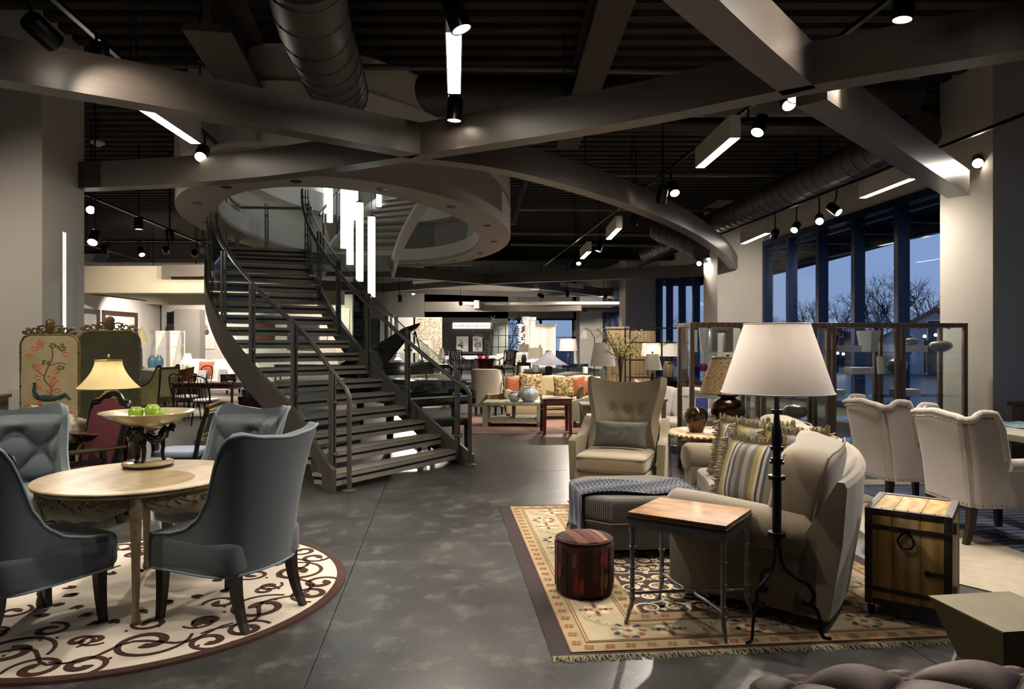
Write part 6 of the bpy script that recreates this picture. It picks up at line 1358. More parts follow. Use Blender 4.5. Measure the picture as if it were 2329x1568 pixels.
facet(2, .62, SHZ[4], .1, .15, .27, 'tall faceted white vase in the third cabinet'); pile(2, .3, SHZ[4], 2, 'beside the faceted white vase', .34); pot(2, .12, SHZ[4], 1, 'dark smoked glass jar in the third cabinet', 'blackgloss', [(.06,0), (.09,.1), (.1,.22), (.06,.23)])
pile(2, .48, SHZ[3], 2, 'on the second shelf of the third cabinet'); pile(2, .1, SHZ[2], 2, 'on the third shelf of the third cabinet'); pot(2, .55, SHZ[2], 1, 'clear faceted glass orb in the third cabinet', 'caseglass', [(.04,0), (.11,.05), (.13,.12), (.1,.2), (.04,.23)]); facet(2, .8, SHZ[3], .05, .06, .22, 'plain white cylinder vase beside the cabinet post', n=20)
facet(0, .25, SHZ[4]+.0, .03, .055, .3, 'tall ribbed white vase in the left cabinet', n=24); facet(0, .14, SHZ[4], .035, .035, .28, 'white cylinder vase in the left cabinet', n=20)
t = thing('carved_block', inC(0,.5,.3,SHZ[4]), rzc, 'dark carved arch sculpture in the left cabinet', 'sculpture'); m = MB(); m.bx(-.14,-.06,-.06,.06,0,.28); m.bx(.04,.14,-.06,.06,0,.3); m.bx(-.14,.14,-.06,.06,.24,.32); m.ob('arch', 'greyglaze', t, bevel=.015)
def glassorb(k, x, z, r, mat, lb): t = thing('glass_bowl', inC(k,x,.22,z), 0, lb, 'bowl'); m = MB(); m.lathe([(r*.5,0), (r*.9,r*.4), (r,r*.9), (r*.8,r*1.4), (r*.5,r*1.6)], n=20); m.f = m.f[:-1]; m.ob('body', mat, t); m = MB(); m.lathe([(r*.5,-.002), (r*.5,.02), (.001,.025)], n=16); m.ob('foot', 'caseglass', t)
glassorb(0, .24, SHZ[3]+.04, .06, 'purpleglass', 'red glass orb in the left cabinet'); glassorb(0, .14, SHZ[3], .06, 'blueglass', 'blue glass bowl left of the red orb'); glassorb(0, .42, SHZ[3], .05, 'purpleglass', 'purple glass bowl right of the red orb')
t = thing('photo_board', inC(0,.25,.3,SHZ[1]), rzc, 'tall blue glass block low in the left cabinet', 'ornament'); m = MB(); m.bx(-.07,.07,-.03,.03,0,.26); m.ob('block', 'blueglass', t, smooth=0); m = MB(); m.bx(-.06,.06,-.02,.02,0,.02); m.ob('base', 'steel', t)
pile(0, .3, SHZ[2], 2, 'on the third shelf of the left cabinet'); pile(1, .3, SHZ[2], 2, 'low in the cabinet behind the lamp shade'); pot(1, .55, SHZ[1], 1.1, 'grey pot low behind the iron lamp pole')
# ---- round side table with lamp and vase
ST = Vector((2.1,7.35,0))
t = thing('round_side_table', ST, 0, 'round pale wood side table with scalloped rim behind the sofa', 'side table')
m = MB(); m.lathe([(.001,.625), (.46,.625), (.47,.635), (.47,.645), (.46,.652), (.001,.652)], n=48); m.ob('table_top', 'paleoak', t)
m = MB()
for i in range(48): a = 2*pi*i/48; m.sph((.472*cos(a),.472*sin(a),.632), (.018,.018,.012), 6)
m.ob('scalloped_edge', 'paleoak', t)['kind'] = 'stuff'
for k in range(3): a = k*2*pi/3+3.6; m = MB(); m.tube([(.3*cos(a),.3*sin(a),.625), (.33*cos(a),.33*sin(a),.3), (.38*cos(a),.38*sin(a),0)], [.03,.026,.018], 8); m.ob('leg', 'paleoak', t, smooth=60)
m = MB(); m.lathe([(.3,.5), (.36,.5), (.36,.54), (.3,.54)], n=32); m.ob('apron_ring', 'paleoak', t)
vase('glazed_vase', ST+Vector((-.19,-.06,.652)), [(.065,0), (.07,.005), (.1,.09), (.118,.16), (.115,.2), (.09,.24), (.05,.26), (.045,.255)], 'copperglaze', 'small glossy bronze glazed vase on the round side table')
t = thing('table_lamp', ST+Vector((.15,-.02,.652)), 0, 'large dark bronze jar lamp with leopard print shade', 'table lamp')
m = MB(); m.lathe([(.06,0), (.08,.005), (.05,.03), (.07,.06), (.14,.12), (.175,.2), (.17,.27), (.13,.325), (.08,.345), (.075,.36), (.11,.375), (.105,.385), (.02,.385), (.012,.395), (.012,.74)], n=32); m.ob('jar', 'lampblack', t, smooth=60); shade(t, .405, .775, .29, .165, 'leopard', rim='brown'); m = MB(); m.sph((0,0,.795), .018, 8); m.ob('finial', 'brass', t)
# ---- behind the wing armchair
t = sofa((PX(1512,0,10.6).x,10.7,0), facing(215), 1.7, .9, .88, 'ivory', 'pale grey sofa behind the wing armchair', 'roll', 2)
pillow('white_pillow', (PX(1452,0,10).x,9.95,.62), (radians(-15),radians(10),facing(215)), .52, .42, .18, 'palepattern', 'grey and white pillow on the pale sofa behind the wing armchair')
t = thing('glass_vase', (PX(1411,0,8.6).x,8.6,.9), 0, 'tall clear glass vase with flowering branches', 'vase'); m = MB(); m.lathe([(.06,0), (.075,.02), (.05,.2), (.06,.4), (.09,.52)], n=24); m.f = m.f[:-1]; m.ob('glass', 'caseglass', t)
rnd = random.Random(9); br = MB(); lf = MB()
for k in range(15):
    a = rnd.uniform(0,6.28); r = rnd.uniform(.12,.33); zt_ = rnd.uniform(.56,.84); P = spline([(0,0,.04), (.03*cos(a),.03*sin(a),.46), (r*.5*cos(a),r*.5*sin(a),lerp(.46,zt_,.6)), (r*cos(a),r*sin(a),zt_)], 4); br.tube(P, [.005]*(len(P)-4)+[.004,.003,.003,.002], 5)
    for i in range(34):
        q = P[rnd.randint(6,len(P)-1)]; c = q+Vector((rnd.gauss(0,.03), rnd.gauss(0,.03), rnd.gauss(0,.03))); d = Vector((rnd.gauss(0,1),rnd.gauss(0,1),rnd.gauss(0,1))).normalized()*.016; e = d.orthogonal().normalized()*.01; lf.add([c-d, c+e, c+d, c-e], [(0,1,2,3)])
br.ob('branches', 'twig', t); lf.ob('blossom_leaves', 'leafyellow', t, weld=False, smooth=0)['kind'] = 'stuff'
small_table((PX(1440,0,8.75).x,8.75,0), .75, .5, .9, 'limewash', 'pale sofa table hidden behind the wing armchair')
simple_lamp((PX(1484,0,8.8).x,8.8,.9), [(.05,0), (.06,.01), (.05,.05), (.03,.2), (.015,.3)], 'rugnavy', .345, .54, .12, .075, 'shadew', 'small blue based lamp with pleated white shade', n=40)
simple_lamp((PX(1371,0,9.6).x,9.6,.75), [(.1,0), (.1,.02), (.03,.03), (.03,.05), (.028,.45), (.012,.5)], 'whitegrey', .52, .83, .175, .12, 'shadelin', 'lamp with tapered linen shade left of the flower vase')
small_table((PX(1371,0,9.6).x,9.7,0), .6, .5, .75, 'limewash', 'pale end table beside the wing armchair', shelf=True)
# tall armoire with open doors, etagere
AR = PX(1412,0,14.6).x
t = thing('armoire', (AR,14.7,0), radians(-8), 'tall brown wooden armoire with one panelled door ajar', 'armoire')
m = MB(); m.bx(-.28,.2,0,.5,.05,1.88); m.ob('body', 'armoirewood', t, bevel=.006); m = MB(); m.bx(-.31,.23,-.02,.52,1.88,1.93); m.ob('cornice', 'armoirewood', t, bevel=.01)
for (x0, x1, M_) in ((-.27,-.02,Matrix.Translation((0,-.02,0))), (.22,.72,Matrix.Translation((0,.02,0)) @ Matrix.Rotation(radians(-6),4,'Z'))):
    m = MB(); m.bx(x0,x1,-.02,.0,.1,1.84,M_); d_ = m.ob('door', 'armoirewood', t, bevel=.003); m = MB(); m.bx(x0+.07,x1-.07,-.03,-.018,.95,1.76,M_); m.bx(x0+.07,x1-.07,-.03,-.018,.18,.85,M_); m.ob('door_panel', 'armoirewood', d_, bevel=.008); m = MB(); m.sph(M_ @ Vector((x1-.03,-.035,.95)), .014, 8); m.ob('knob', 'brass', d_)
t = thing('metal_etagere', (PX(1505,0,12).x,12,0), radians(4), 'black metal open shelf unit behind the pale sofa', 'shelf')
for x in (-.55, 0, .55):
    for y in (0,.35): m = MB(); m.bx(x-.012,x+.012,y-.012,y+.012,0,1.86); m.ob('upright', 'iron', t)
for z in (.3,.65,1.0,1.3,1.6,1.85): m = MB(); m.bx(-.55,.55,0,.35,z-.012,z); m.ob('shelf', 'caseglass' if z < 1.8 else 'iron', t); m = MB(); m.bx(-.55,.55,-.012,.012,z-.015,z+.003); m.bx(-.55,.55,.338,.362,z-.015,z+.003); m.ob('rail', 'iron', t)
simple_lamp((PX(1487,0,11.9).x,12.15,1.0), [(.06,0), (.07,.04), (.1,.16), (.06,.28), (.02,.32)], 'armoirewood', .36, .6, .17, .14, 'shadew', 'wood based lamp with drum shade on the metal shelves', False, 2); simple_lamp((PX(1528,0,11.9).x,12.15,1.0), [(.06,0), (.07,.04), (.1,.16), (.06,.28), (.02,.32)], 'armoirewood', .36, .6, .17, .14, 'shadelin', 'second drum shade lamp at right on the metal shelves', False, 0)
vase('mercury_vase', (PX(1497,0,12).x,12.1,.65), [(.05,0), (.06,.03), (.09,.14), (.07,.24), (.09,.28)], 'silverleaf', 'mottled silver vase on the metal shelves')
# ---- cream sofa group
KX = 14.9
cs = sofa((PX(1262,0,KX).x,KX,0), radians(3), 2.15, .95, .86, 'creamsofa', 'cream three-cushion sofa facing the camera in the middle distance', 'roll', 3)
for (u, w, mat, lb, tn) in ((1168,.42,'orangefab','rust orange pillow at left end of the cream sofa',25), (1207,.5,'brownpattern','cream brown patterned pillow on the cream sofa',8), (1283,.44,'brownpattern','dark paisley pillow at right on the cream sofa',-12), (1312,.42,'orangefab','rust orange pillow at right end of the cream sofa',-28), (1332,.36,'orangefab','second rust pillow tucked at the right arm',-40)): pillow('sofa_pillow', (PX(u,0,KX-.25).x,KX-.18,.47), (radians(-14),radians(tn*.3),radians(tn)), w, w, .17, mat, lb, group='pillows on the cream sofa')
t = thing('cube_coffee_table', (PX(1168,0,13.4).x,13.55,0), radians(-4), 'pale limed wood coffee table with open cubbies', 'coffee table'); W_, D_, H_ = 1.12, .74, .47
m = MB(); m.bx(-W_/2,W_/2,-D_/2,D_/2,H_-.06,H_); m.ob('top', 'limewash', t, bevel=.004); m = MB(); m.bx(-W_/2+.03,W_/2-.03,-D_/2+.03,D_/2-.03,.1,.15); m.ob('shelf', 'limewash', t)
for x in (-W_/2, W_/2-.1): m = MB(); m.bx(x,x+.1,-D_/2,D_/2,0,H_-.06); m.ob('side_panel', 'limewash', t)
m = MB(); m.bx(-.03,.03,-D_/2+.35,D_/2,.15,H_-.06); m.ob('divider', 'limewash', t)
vase('crackle_vase', (PX(1170,0,13.4).x,13.4,.47), [(.06,0), (.09,.03), (.12,.1), (.11,.15), (.07,.17), (.075,.19)], 'crackle', 'small pale crackle glazed pot on the coffee table'); vase('crackle_vase', (PX(1203,0,13.3).x,13.35,.47), [(.09,0), (.15,.05), (.2,.14), (.19,.2), (.12,.26), (.11,.28)], 'crackle', 'larger pale crackle glazed vase on the coffee table')
t = thing('carved_stool', (PX(1264,0,12.4).x,12.4,0), radians(6), 'dark red carved stool at the corner of the coffee table', 'stool'); m = MB(); m.bx(-.25,.25,-.2,.2,.5,.6); m.ob('drawer_box', 'redlacquer', t, bevel=.006); m = MB(); m.bx(-.26,.26,-.21,.21,.6,.62); m.ob('top', 'redlacquer', t); m = MB(); m.bx(-.22,.22,-.208,-.2,.515,.585); m.ob('carved_panel', 'kilim', t, bevel=.003); m = MB(); m.bx(-.25,.25,-.2,.2,.42,.44); m.ob('stretcher', 'redlacquer', t)
for sx in (-1,1):
    for sy in (-1,1): m = MB(); taper_leg(m, sx*.22, sy*.17, .5, .03, .025, sx*.01, sy*.01); m.ob('leg', 'redlacquer', t, smooth=0)
sofa((PX(1352,0,13.6).x,13.4,0), facing(165), .85, .85, .82, 'sagefab', 'sage armchair with sloped arms beside the cream sofa', 'slope', 1, 'armchair', ha=.56)
pillow('green_pillow', (PX(1318,0,13.3).x,13.55,.47), (radians(-14),0,facing(180)), .4, .32, .12, 'leafgreen', 'small dark green pillow on the sage armchair')
t = thing('barrel_chair', (PX(1112,0,15.6).x,15.6,0), facing(78), 'pale striped barrel wing chair with its back to the camera', 'armchair')
zt_ = lambda q: .5+.1*sm(q/.3)+.42*sm((q-.35)/.3); m = MB(); fn = shell(m, .33, .68, .2, zt_, .05, .1, .07, 1.02, 50, 10); m.ob('shell', mk('ticking', 'a39c8f', 'b3ac9f', kind='stripe', scale=12, rough=.95), t, smooth=50); m = MB(); m.puff(.56,.56,.2,.28,8,Matrix.Translation((0,-.04,.38))); m.ob('seat', 'ivory', t, smooth=60)
for (x, y) in ((-.24,-.26), (.24,-.26), (-.22,.28), (.22,.28)): m = MB(); taper_leg(m, x, y, .22, .028, .018); m.ob('leg', 'brown', t, smooth=0)
small_table((PX(1135,0,15.2).x,15.25,0), .5, .4, .5, 'paleoak', 'small pale table between barrel chair and cream sofa')
m = MB(); m.bx(-1.9,1.9,-1.6,1.6,0,.01); o = m.ob('sitting_rug', 'pinkrug', loc=(PX(1235,0,13.6).x,13.9,0), rot=(0,0,radians(2))); tag(o, 'faded pink patterned rug under the cream sofa group', 'rug')
t = thing('storage_cube', (PX(1372,0,11).x,10.8,0), radians(10), 'grey wooden cube left of the wing armchair', 'side table'); m = MB(); m.bx(-.28,.28,-.28,.28,.04,.45); m.ob('body', 'limewash', t, bevel=.005); m = MB(); m.bx(-.3,.3,-.3,.3,.45,.49); m.ob('top', 'limewash', t, bevel=.004); m = MB(); m.bx(-.24,.24,-.285,-.28,.1,.42); m.ob('drawer', 'limewash', t, bevel=.003)
# ---- right edge: dining table with blue runner, console, rugs
t = thing('dining_table', (5.1,6.45,0), radians(4), 'weathered wood dining table at the right edge', 'table'); m = MB(); m.bx(-.62,.62,-.85,.85,.69,.75); m.ob('table_top', 'limewash', t, bevel=.006); m = MB(); m.bx(-.3,.3,-.5,.5,0,.1); m.ob('base', 'limewash', t); m = MB(); m.bx(-.12,.12,-.35,.35,.1,.69); m.ob('pedestal', 'limewash', t)
m = MB(); m.grid(20, 20, lambda u, v: Vector((lerp(-.2,.28,u), lerp(-.82,.82,v), .758+.005*sin(v*40)+.004*sin(u*17)))); o = m.ob('table_runner', mk('aqua', '5f8490', '88a9b2', scale=12, rough=.9), loc=(5.1,6.45,0), rot=(0,0,radians(4))); tag(o, 'pale blue woven runner on the weathered dining table', 'table runner')
t = thing('dark_console', (6.28,8.1,0), radians(95), 'dark console with glazed side against the right pier', 'console'); m = MB(); m.bx(-.5,.5,-.2,.2,.82,.87); m.ob('top', 'ebony', t, bevel=.004); m = MB(); m.bx(-.46,.46,-.17,.17,.1,.82); m.ob('body', 'ebony', t, bevel=.004)
for sx in (-1,1): m = MB(); m.bx(sx*.23-.2,sx*.23+.2,-.176,-.17,.16,.78); m.ob('door', 'espresso', t, bevel=.003)
m = MB(); m.prism([(2.75,4.75), (3.15,4.25), (5.2,4.4), (5.2,8.2), (3.2,8.0)], 0, .008); tag(m.ob('pale_rug', 'palerug'), 'pale beige rug with clipped corner under the ivory chairs', 'rug')
m = MB(); m.bx(-1.0,1.4,-1.1,1.6,.008,.014); o = m.ob('circle_rug', 'bluerug', loc=(4.75,6.2,0), rot=(0,0,radians(4))); tag(o, 'navy rug with swirling rings under the dining table', 'rug')
# ================================================================== piano and the far showroom
t = thing('grand_piano', (-1.8,11.5,0), radians(40), 'black grand piano with raised lid behind the stair', 'piano')
body = [(-.75,-.75), (.75,-.75), (.75,.1), (.62,.45), (.3,.62), (.05,.85), (-.2,1.15), (-.5,1.25), (-.75,1.05)]
m = MB(); m.prism(body, .68, .98); m.ob('case', 'blackgloss', t, bevel=.01)
m = MB(); m.prism([(x*.97,y*.97) for x, y in body if y > -.6]+[(-.73,-.35)], 0, .03, Matrix.Translation((-.75,0,.99)) @ Matrix.Rotation(radians(-38),4,'Y') @ Matrix.Translation((.75,0,0))); m.ob('lid', 'blackgloss', t)
m = MB(); m.cyl((.55,.1,.98), (.35,.15,1.78), .012, n=8); m.ob('lid_prop', 'black', t)
m = MB(); m.bx(-.75,.75,-1.0,-.75,.62,.74); m.ob('keybed', 'blackgloss', t, bevel=.008); m = MB(); m.bx(-.62,.62,-.98,-.8,.74,.755); k_ = m.ob('white_keys', 'paper', t); m = MB()
for i in range(36):
    if i % 7 not in (2, 6): x = -.6+i*1.2/36+.017; m.bx(x-.006,x+.006,-.9,-.8,.755,.768)
q = m.ob('black_keys', 'black', k_); q['kind'] = 'stuff'
for sx in (-1,1): m = MB(); m.bx(sx*.7-.05,sx*.7+.05,-1.02,-.72,.62,.84); m.ob('cheek_block', 'blackgloss', t, bevel=.02)
m = MB(); m.bx(-.45,.45,-.6,-.57,1.0,1.2,Matrix.Rotation(radians(-12),4,'X') @ Matrix.Translation((0,.12,.0))); m.ob('music_desk', 'blackgloss', t)
for (x, y) in ((-.6,-.65), (.6,-.65), (-.3,.85)): m = MB(); m.cyl((x,y,.68), (x,y,.06), .07, .05, 12); m.cyl((x-.03,y,.035), (x+.03,y,.035), .035, n=10); m.ob('leg', 'blackgloss', t)
m = MB(); m.bx(-.1,.1,-.62,-.5,.08,.14); m.cyl((-.06,-.56,.12), (-.04,-.5,.68), .015, n=8); m.cyl((.06,-.56,.12), (.04,-.5,.68), .015, n=8); m.ob('pedal_lyre', 'blackgloss', t)
t = thing('piano_bench', (-1.02,10.42,0), radians(40), 'black piano bench in front of the keyboard', 'bench'); m = MB(); m.bx(-.38,.38,-.17,.17,.42,.46); m.ob('seat', 'black', t, bevel=.01); m = MB(); m.bx(-.36,.36,-.16,.16,.36,.42); m.ob('box', 'blackgloss', t)
for sx in (-1,1):
    for sy in (-1,1): m = MB(); taper_leg(m, sx*.33, sy*.13, .37, .025, .018); m.ob('leg', 'blackgloss', t, smooth=0)
shademat('shadegrey', '77757e', .15, '7f7d86', scale=20)
# raised platform with steps at the far end
t = thing('far_platform', (0,23.4,0), 0, 'raised platform with three shallow steps before the far wall', None, kind='structure')
for k in range(3): m = MB(); m.bx(-3.1,1.5,-.2+.32*k-.9,.2,.115*k,.115*(k+1)-.012); m.ob('step', 'concrete', t, smooth=0); m = MB(); m.bx(-3.1,1.5,-.21+.32*k-.9,-.15+.32*k-.9,.115*(k+1)-.012,.115*(k+1)); m.ob('nosing', 'whitegrey', t, smooth=0)
m = MB(); m.bx(-8,7,.2,17,0,.345); m.ob('platform', 'concrete', t, smooth=0)
ZP = .345
# far wall with sign
EY = 37.5
m = MB(); m.bx(-12,-.2,EY,EY+.2,0,ZD); tag(m.ob('wall_far', 'wallgrey', smooth=0), 'grey far end wall left of the end windows', None, kind='structure')
m = MB(); m.bx(-3.75,-1.0,EY-.12,EY,ZP,3.0); tag(m.ob('wall_far_dark', 'walldark', smooth=0), 'dark grey feature wall carrying the shop sign', None, kind='structure')
m = MB(); m.bx(-12,6,EY,EY+.2,2.95,ZD); tag(m.ob('wall_far_head', 'wallgrey', smooth=0), 'wall above the end windows', None, kind='structure')
SG = PX(1074,741,EY-.2)
t = thing('shop_sign', SG, 0, 'lit white sign reading ScottShuptrineInteriors on the dark far wall', 'sign'); m = MB(); m.bx(-1.04,1.04,0,.08,-.16,.16); m.ob('sign_box', mk('signlit', 'f2f3ec', emit='f2f4e6', estr=.85), t)
fc = bpy.data.curves.new('lettering', 'FONT'); fc.body = 'ScottShuptrineInteriors'; fc.size = .2; fc.align_x = 'CENTER'; fc.align_y = 'CENTER'; fc.extrude = .004; fo = bpy.data.objects.new('lettering_curve', fc); COL.objects.link(fo); fo.parent = t; fo.location = (0,-.008,0); fo.rotation_euler = (pi/2,0,0); fc.materials.append(MATS['walldark'])
bpy.context.view_layer.update(); k_ = 1.98/max(.1, fo.dimensions.x); me_ = bpy.data.meshes.new_from_object(fo); bpy.data.objects.remove(fo); fo = bpy.data.objects.new('lettering', me_); COL.objects.link(fo); fo.parent = t; fo.location = (0,-.008,0); fo.rotation_euler = (pi/2,0,0); fo.scale = (k_, 1.15, 1)
# end window, grid screen
t = thing('window_5', (.0,EY+.05,0), 0, 'wide end window with dark frame beyond the white cabinets', None, kind='structure')
m = MB(); m.bx(-.2,4.2,-.05,.05,2.85,2.95); m.bx(-.2,4.2,-.05,.05,ZP,ZP+.1); m.bx(-.2,4.2,-.05,.05,1.9,1.98)
for x in (-.2, 1.5, 3.2): m.bx(x,x+.1,-.05,.05,ZP,2.95)
m.ob('window_frame', 'winframe', t, smooth=0)
for x in (-.1, 1.6): m = MB(); m.bx(x,x+1.6,-.008,.008,ZP+.1,1.9); m.ob('pane', 'winglass', t); m = MB(); m.bx(x,x+1.6,-.008,.008,1.98,2.85); m.ob('pane', 'winglass', t)
m = MB(); m.bx(3.3,8,EY,EY+.2,0,ZD); tag(m.ob('wall_far_right', 'wallpaint', smooth=0), 'pale far end wall right of the end windows', None, kind='structure')
t = thing('grid_screen', (PX(1150,0,33).x,33,ZP), 0, 'black metal framed glass grid partition before the end window', 'screen')
for i in range(4):
    for j in range(4): pass
for i in range(5): m = MB(); m.bx(-.68+.34*i-.02,-.68+.34*i+.02,-.02,.02,0,2.25); m.ob('upright', 'iron', t)
for j in range(5): m = MB(); m.bx(-.7,.7,-.018,.018,.54*j,.54*j+.035); m.ob('crossbar', 'iron', t)
m = MB(); m.bx(-.68,.68,-.004,.004,.02,2.2); m.ob('glazing', 'glass', t)
# silver column and floral panel behind the piano
t = thing('metal_drum', PX(890,784,30)-Vector((0,0,.4)), 0, 'tall brushed metal cylinder beyond the piano', 'column'); m = MB(); m.lathe([(.3,-1.1), (.3,1.55)], n=28); m.ob('shaft', 'steel', t); m = MB(); m.lathe([(.32,1.55), (.32,1.6), (.001,1.6)], n=28); m.ob('cap', 'steel', t)
pic(PX(972,835,31.19), 0, 1.3, 2.2, 'whitegrey', 'palepattern', 'large pale abstract canvas behind the piano lid', fw=.03); pic(PX(905,830,31.19), 0, 1.6, 2.1, 'whitegrey', 'whitegrey', 'wide pale canvas left of the abstract one', fw=.03)
m = MB(); m.bx(-6.6,-3.9,31.2,31.4,0,ZD); tag(m.ob('wall_far_partition', 'walldark', smooth=0), 'dark olive partition wall beyond the piano', None, kind='structure')
# console with two prints
CX = PX(1068,0,36).x
small_table((CX,36.3,ZP), 2.1, .5, .85, 'walldark', 'dark console beneath the shop sign')
def blot(t, w, h):
    rnd = random.Random(int(w*100)+int(h*70)); m = MB()
    for k in range(14): a = rnd.uniform(0,6.3); x, z = rnd.gauss(0,.12)*w, h/2+rnd.gauss(0,.14)*h; m.tube([(x,-.014,z), (x+.09*cos(a),-.014,z+.12*sin(a)), (x+.14*cos(a+1),-.014,z+.16*sin(a+.7))], [.02,.03,.01], 5)
    m.v = [(x, -.0135+(y+.014)*.08, z) for x, y, z in m.v]; m.ob('ink_drawing', 'black', t)
pic((PX(1051,0,36).x,36.2,ZP+.85), 0, .62, .78, 'paper', 'paper', 'left ink drawing leaning on the far console', blot, fw=.02); pic((PX(1086,0,36).x,36.2,ZP+.85), 0, .5, .78, 'paper', 'paper', 'right ink drawing leaning on the far console', blot, fw=.02)
# red drum table, glass vase with blossom branch
RT = Vector((PX(1103,0,24.9).x,24.9,ZP))
t = thing('drum_table', RT, 0, 'glossy dark red drum table with waisted sides', 'table'); m = MB(); m.lathe([(.33,0), (.35,.03), (.3,.2), (.28,.38), (.31,.56), (.37,.68), (.37,.7), (.001,.7)], n=36); m.ob('drum', 'cherryred', t, smooth=50); m = MB(); m.lathe([(.38,.7), (.39,.71), (.38,.725), (.001,.725)], n=36); m.ob('top', 'cherryred', t)
for (dx, r, lb) in ((-.17,.12,'pink glass bowl at left on the drum table'), (.06,.1,'pink glass bowl at right on the drum table')):
    tt = thing('glass_bowl', RT+Vector((dx,-.08,.725)), 0, lb, 'bowl'); m = MB(); m.lathe([(r*.4,0), (r*.8,r*.4), (r,r*1.1)], n=20); m.f = m.f[:-1]; m.ob('body', 'purpleglass', tt); m = MB(); m.lathe([(r*.4,0), (r*.42,.02), (.001,.022)], n=16); m.ob('foot', 'caseglass', tt)
tt = thing('glass_vase', RT+Vector((.05,.12,.725)), 0, 'tall clear cylinder vase with a blossom branch on the drum table', 'vase'); m = MB(); m.lathe([(.08,0), (.085,.01), (.075,.6)], n=20); m.f = m.f[:-1]; m.ob('glass', 'caseglass', tt)
m = MB(); bl = MB(); rnd = random.Random(3)
for (P) in ([(0,0,.05), (.02,0,.5), (-.06,0,.7), (-.3,0,.82), (-.5,0,.95)], [(0,0,.05), (.03,0,.5), (.12,0,.85), (.2,0,1.2), (.25,0,1.45)], [(.1,0,.8), (.3,0,1.0), (.52,0,1.1)]):
    S_ = spline(P, 5); m.tube(S_, .012, 5)
    for k in range(26): q = S_[rnd.randint(4,len(S_)-1)]+Vector((rnd.gauss(0,.03),rnd.gauss(0,.03),rnd.gauss(0,.03))); bl.sph(q, .018, 5)
m.ob('branch', 'twig', tt); bl.ob('blossoms', 'whitefab', tt)['kind'] = 'stuff'
# zebra chairs
def zebra(loc, deg, lb):
    t = thing('zebra_armchair', loc, facing(deg), lb, 'armchair', 'black armchairs in zebra fabric'); m = MB(); m.bx(-.27,.27,-.025,.025,.44,1.0,Matrix.Translation((0,.24,0)) @ Matrix.Rotation(radians(-8),4,'X')); m.ob('backrest', 'zebra', t, bevel=.015); m = MB(); m.puff(.54,.52,.13,.3,8,Matrix.Translation((0,-.02,.42))); m.ob('seat', 'zebra', t, smooth=60)
    m = MB(); m.tube([(-.28,.25,.44), (-.29,.31,1.0), (0,.33,1.03), (.29,.31,1.0), (.28,.25,.44)], .022, 8); m.ob('back_frame', 'ebony', t)
    for sx in (-1,1):
        m = MB(); m.tube(spline([(sx*.29,.28,.75), (sx*.31,.05,.66), (sx*.31,-.18,.64), (sx*.29,-.22,.45)], 4), .02, 8); m.ob('arm', 'ebony', t); m = MB(); m.cyl((sx*.26,-.23,.4), (sx*.26,-.24,0), .022, .016, 8); m.ob('leg', 'ebony', t); m = MB(); m.cyl((sx*.25,.24,.4), (sx*.25,.3,0), .022, .016, 8); m.ob('leg', 'ebony', t)
    m = MB(); m.bx(-.27,.27,-.25,.25,.33,.37); m.ob('seat_rail', 'ebony', t); return t
z0 = zebra((PX(1050,0,24.6).x,24.6,ZP), -42, 'zebra armchair left of the red drum table'); dup(z0, (PX(1145,0,25).x,25.0,ZP), facing(222), 'zebra armchair right of the red drum table')
small_table((PX(1085,0,29).x,29.1,ZP), 2.6, .9, .74, 'paper', 'long white table behind the red drum table')
sofa((PX(1180,0,27.3).x,27.3,ZP), facing(215), 1.5, .9, .86, 'whitefab', 'white loveseat right of the zebra armchair', 'square', 2); sofa((PX(1160,0,31).x,31.2,ZP), radians(180), 1.2, .8, .82, 'whitefab', 'white armchair seen from behind near the grid screen', 'square', 1, 'armchair')
# far left behind the rail: oval back chair, lamps, console in red
t = thing('oval_back_chair', (PX(1018,0,26).x,26,ZP), facing(-20), 'pale oval back dining chair beside the zebra armchair', 'chair'); m = MB(); m.sph((0,.24,.82), (.22,.03,.26), 14); m.ob('backrest', 'whitefab', t); m = MB(); m.tube([(.23*cos(2*pi*i/24),.25,.82+.27*sin(2*pi*i/24)) for i in range(24)], .02, 6, True); m.ob('back_frame', 'paleoak', t); m = MB(); m.puff(.5,.5,.12,.3,8,Matrix.Translation((0,0,.44))); m.ob('seat', 'whitefab', t)
for (x, y) in ((-.2,-.2), (.2,-.2), (-.18,.2), (.18,.2)): m = MB(); taper_leg(m, x, y, .4, .024, .015); m.ob('leg', 'paleoak', t, smooth=0)
small_table((PX(950,0,24.5).x,24.5,0), 2.4, .5, .86, 'cherryred', 'red lacquer console behind the piano')
for k, (u, lb) in enumerate(((905,'white gourd lamp at left on the red console'), (958,'white gourd lamp with drum shade at right on the red console'))): simple_lamp((PX(u,0,24.4).x,24.4,.86), [(.1,0), (.1,.02), (.06,.04), (.14,.16), (.06,.28), (.07,.32), (.02,.36)], 'porcelain', .42, .72, .28, .26, 'shadew', lb, False, 2)
simple_lamp((PX(972,0,27).x,27,.0), [(.14,0), (.14,.02), (.015,.03), (.012,1.3)], 'steel', 1.32, 1.72, .3, .28, 'shadew', 'floor lamp with white drum shade beyond the piano', False, 2, cat='floor lamp')
sofa((PX(975,0,17.5).x,17.5,0), radians(200), 1.1, .8, .78, 'ivory', 'ivory armchair with curved back right of the piano', 'slope', 1, 'armchair')
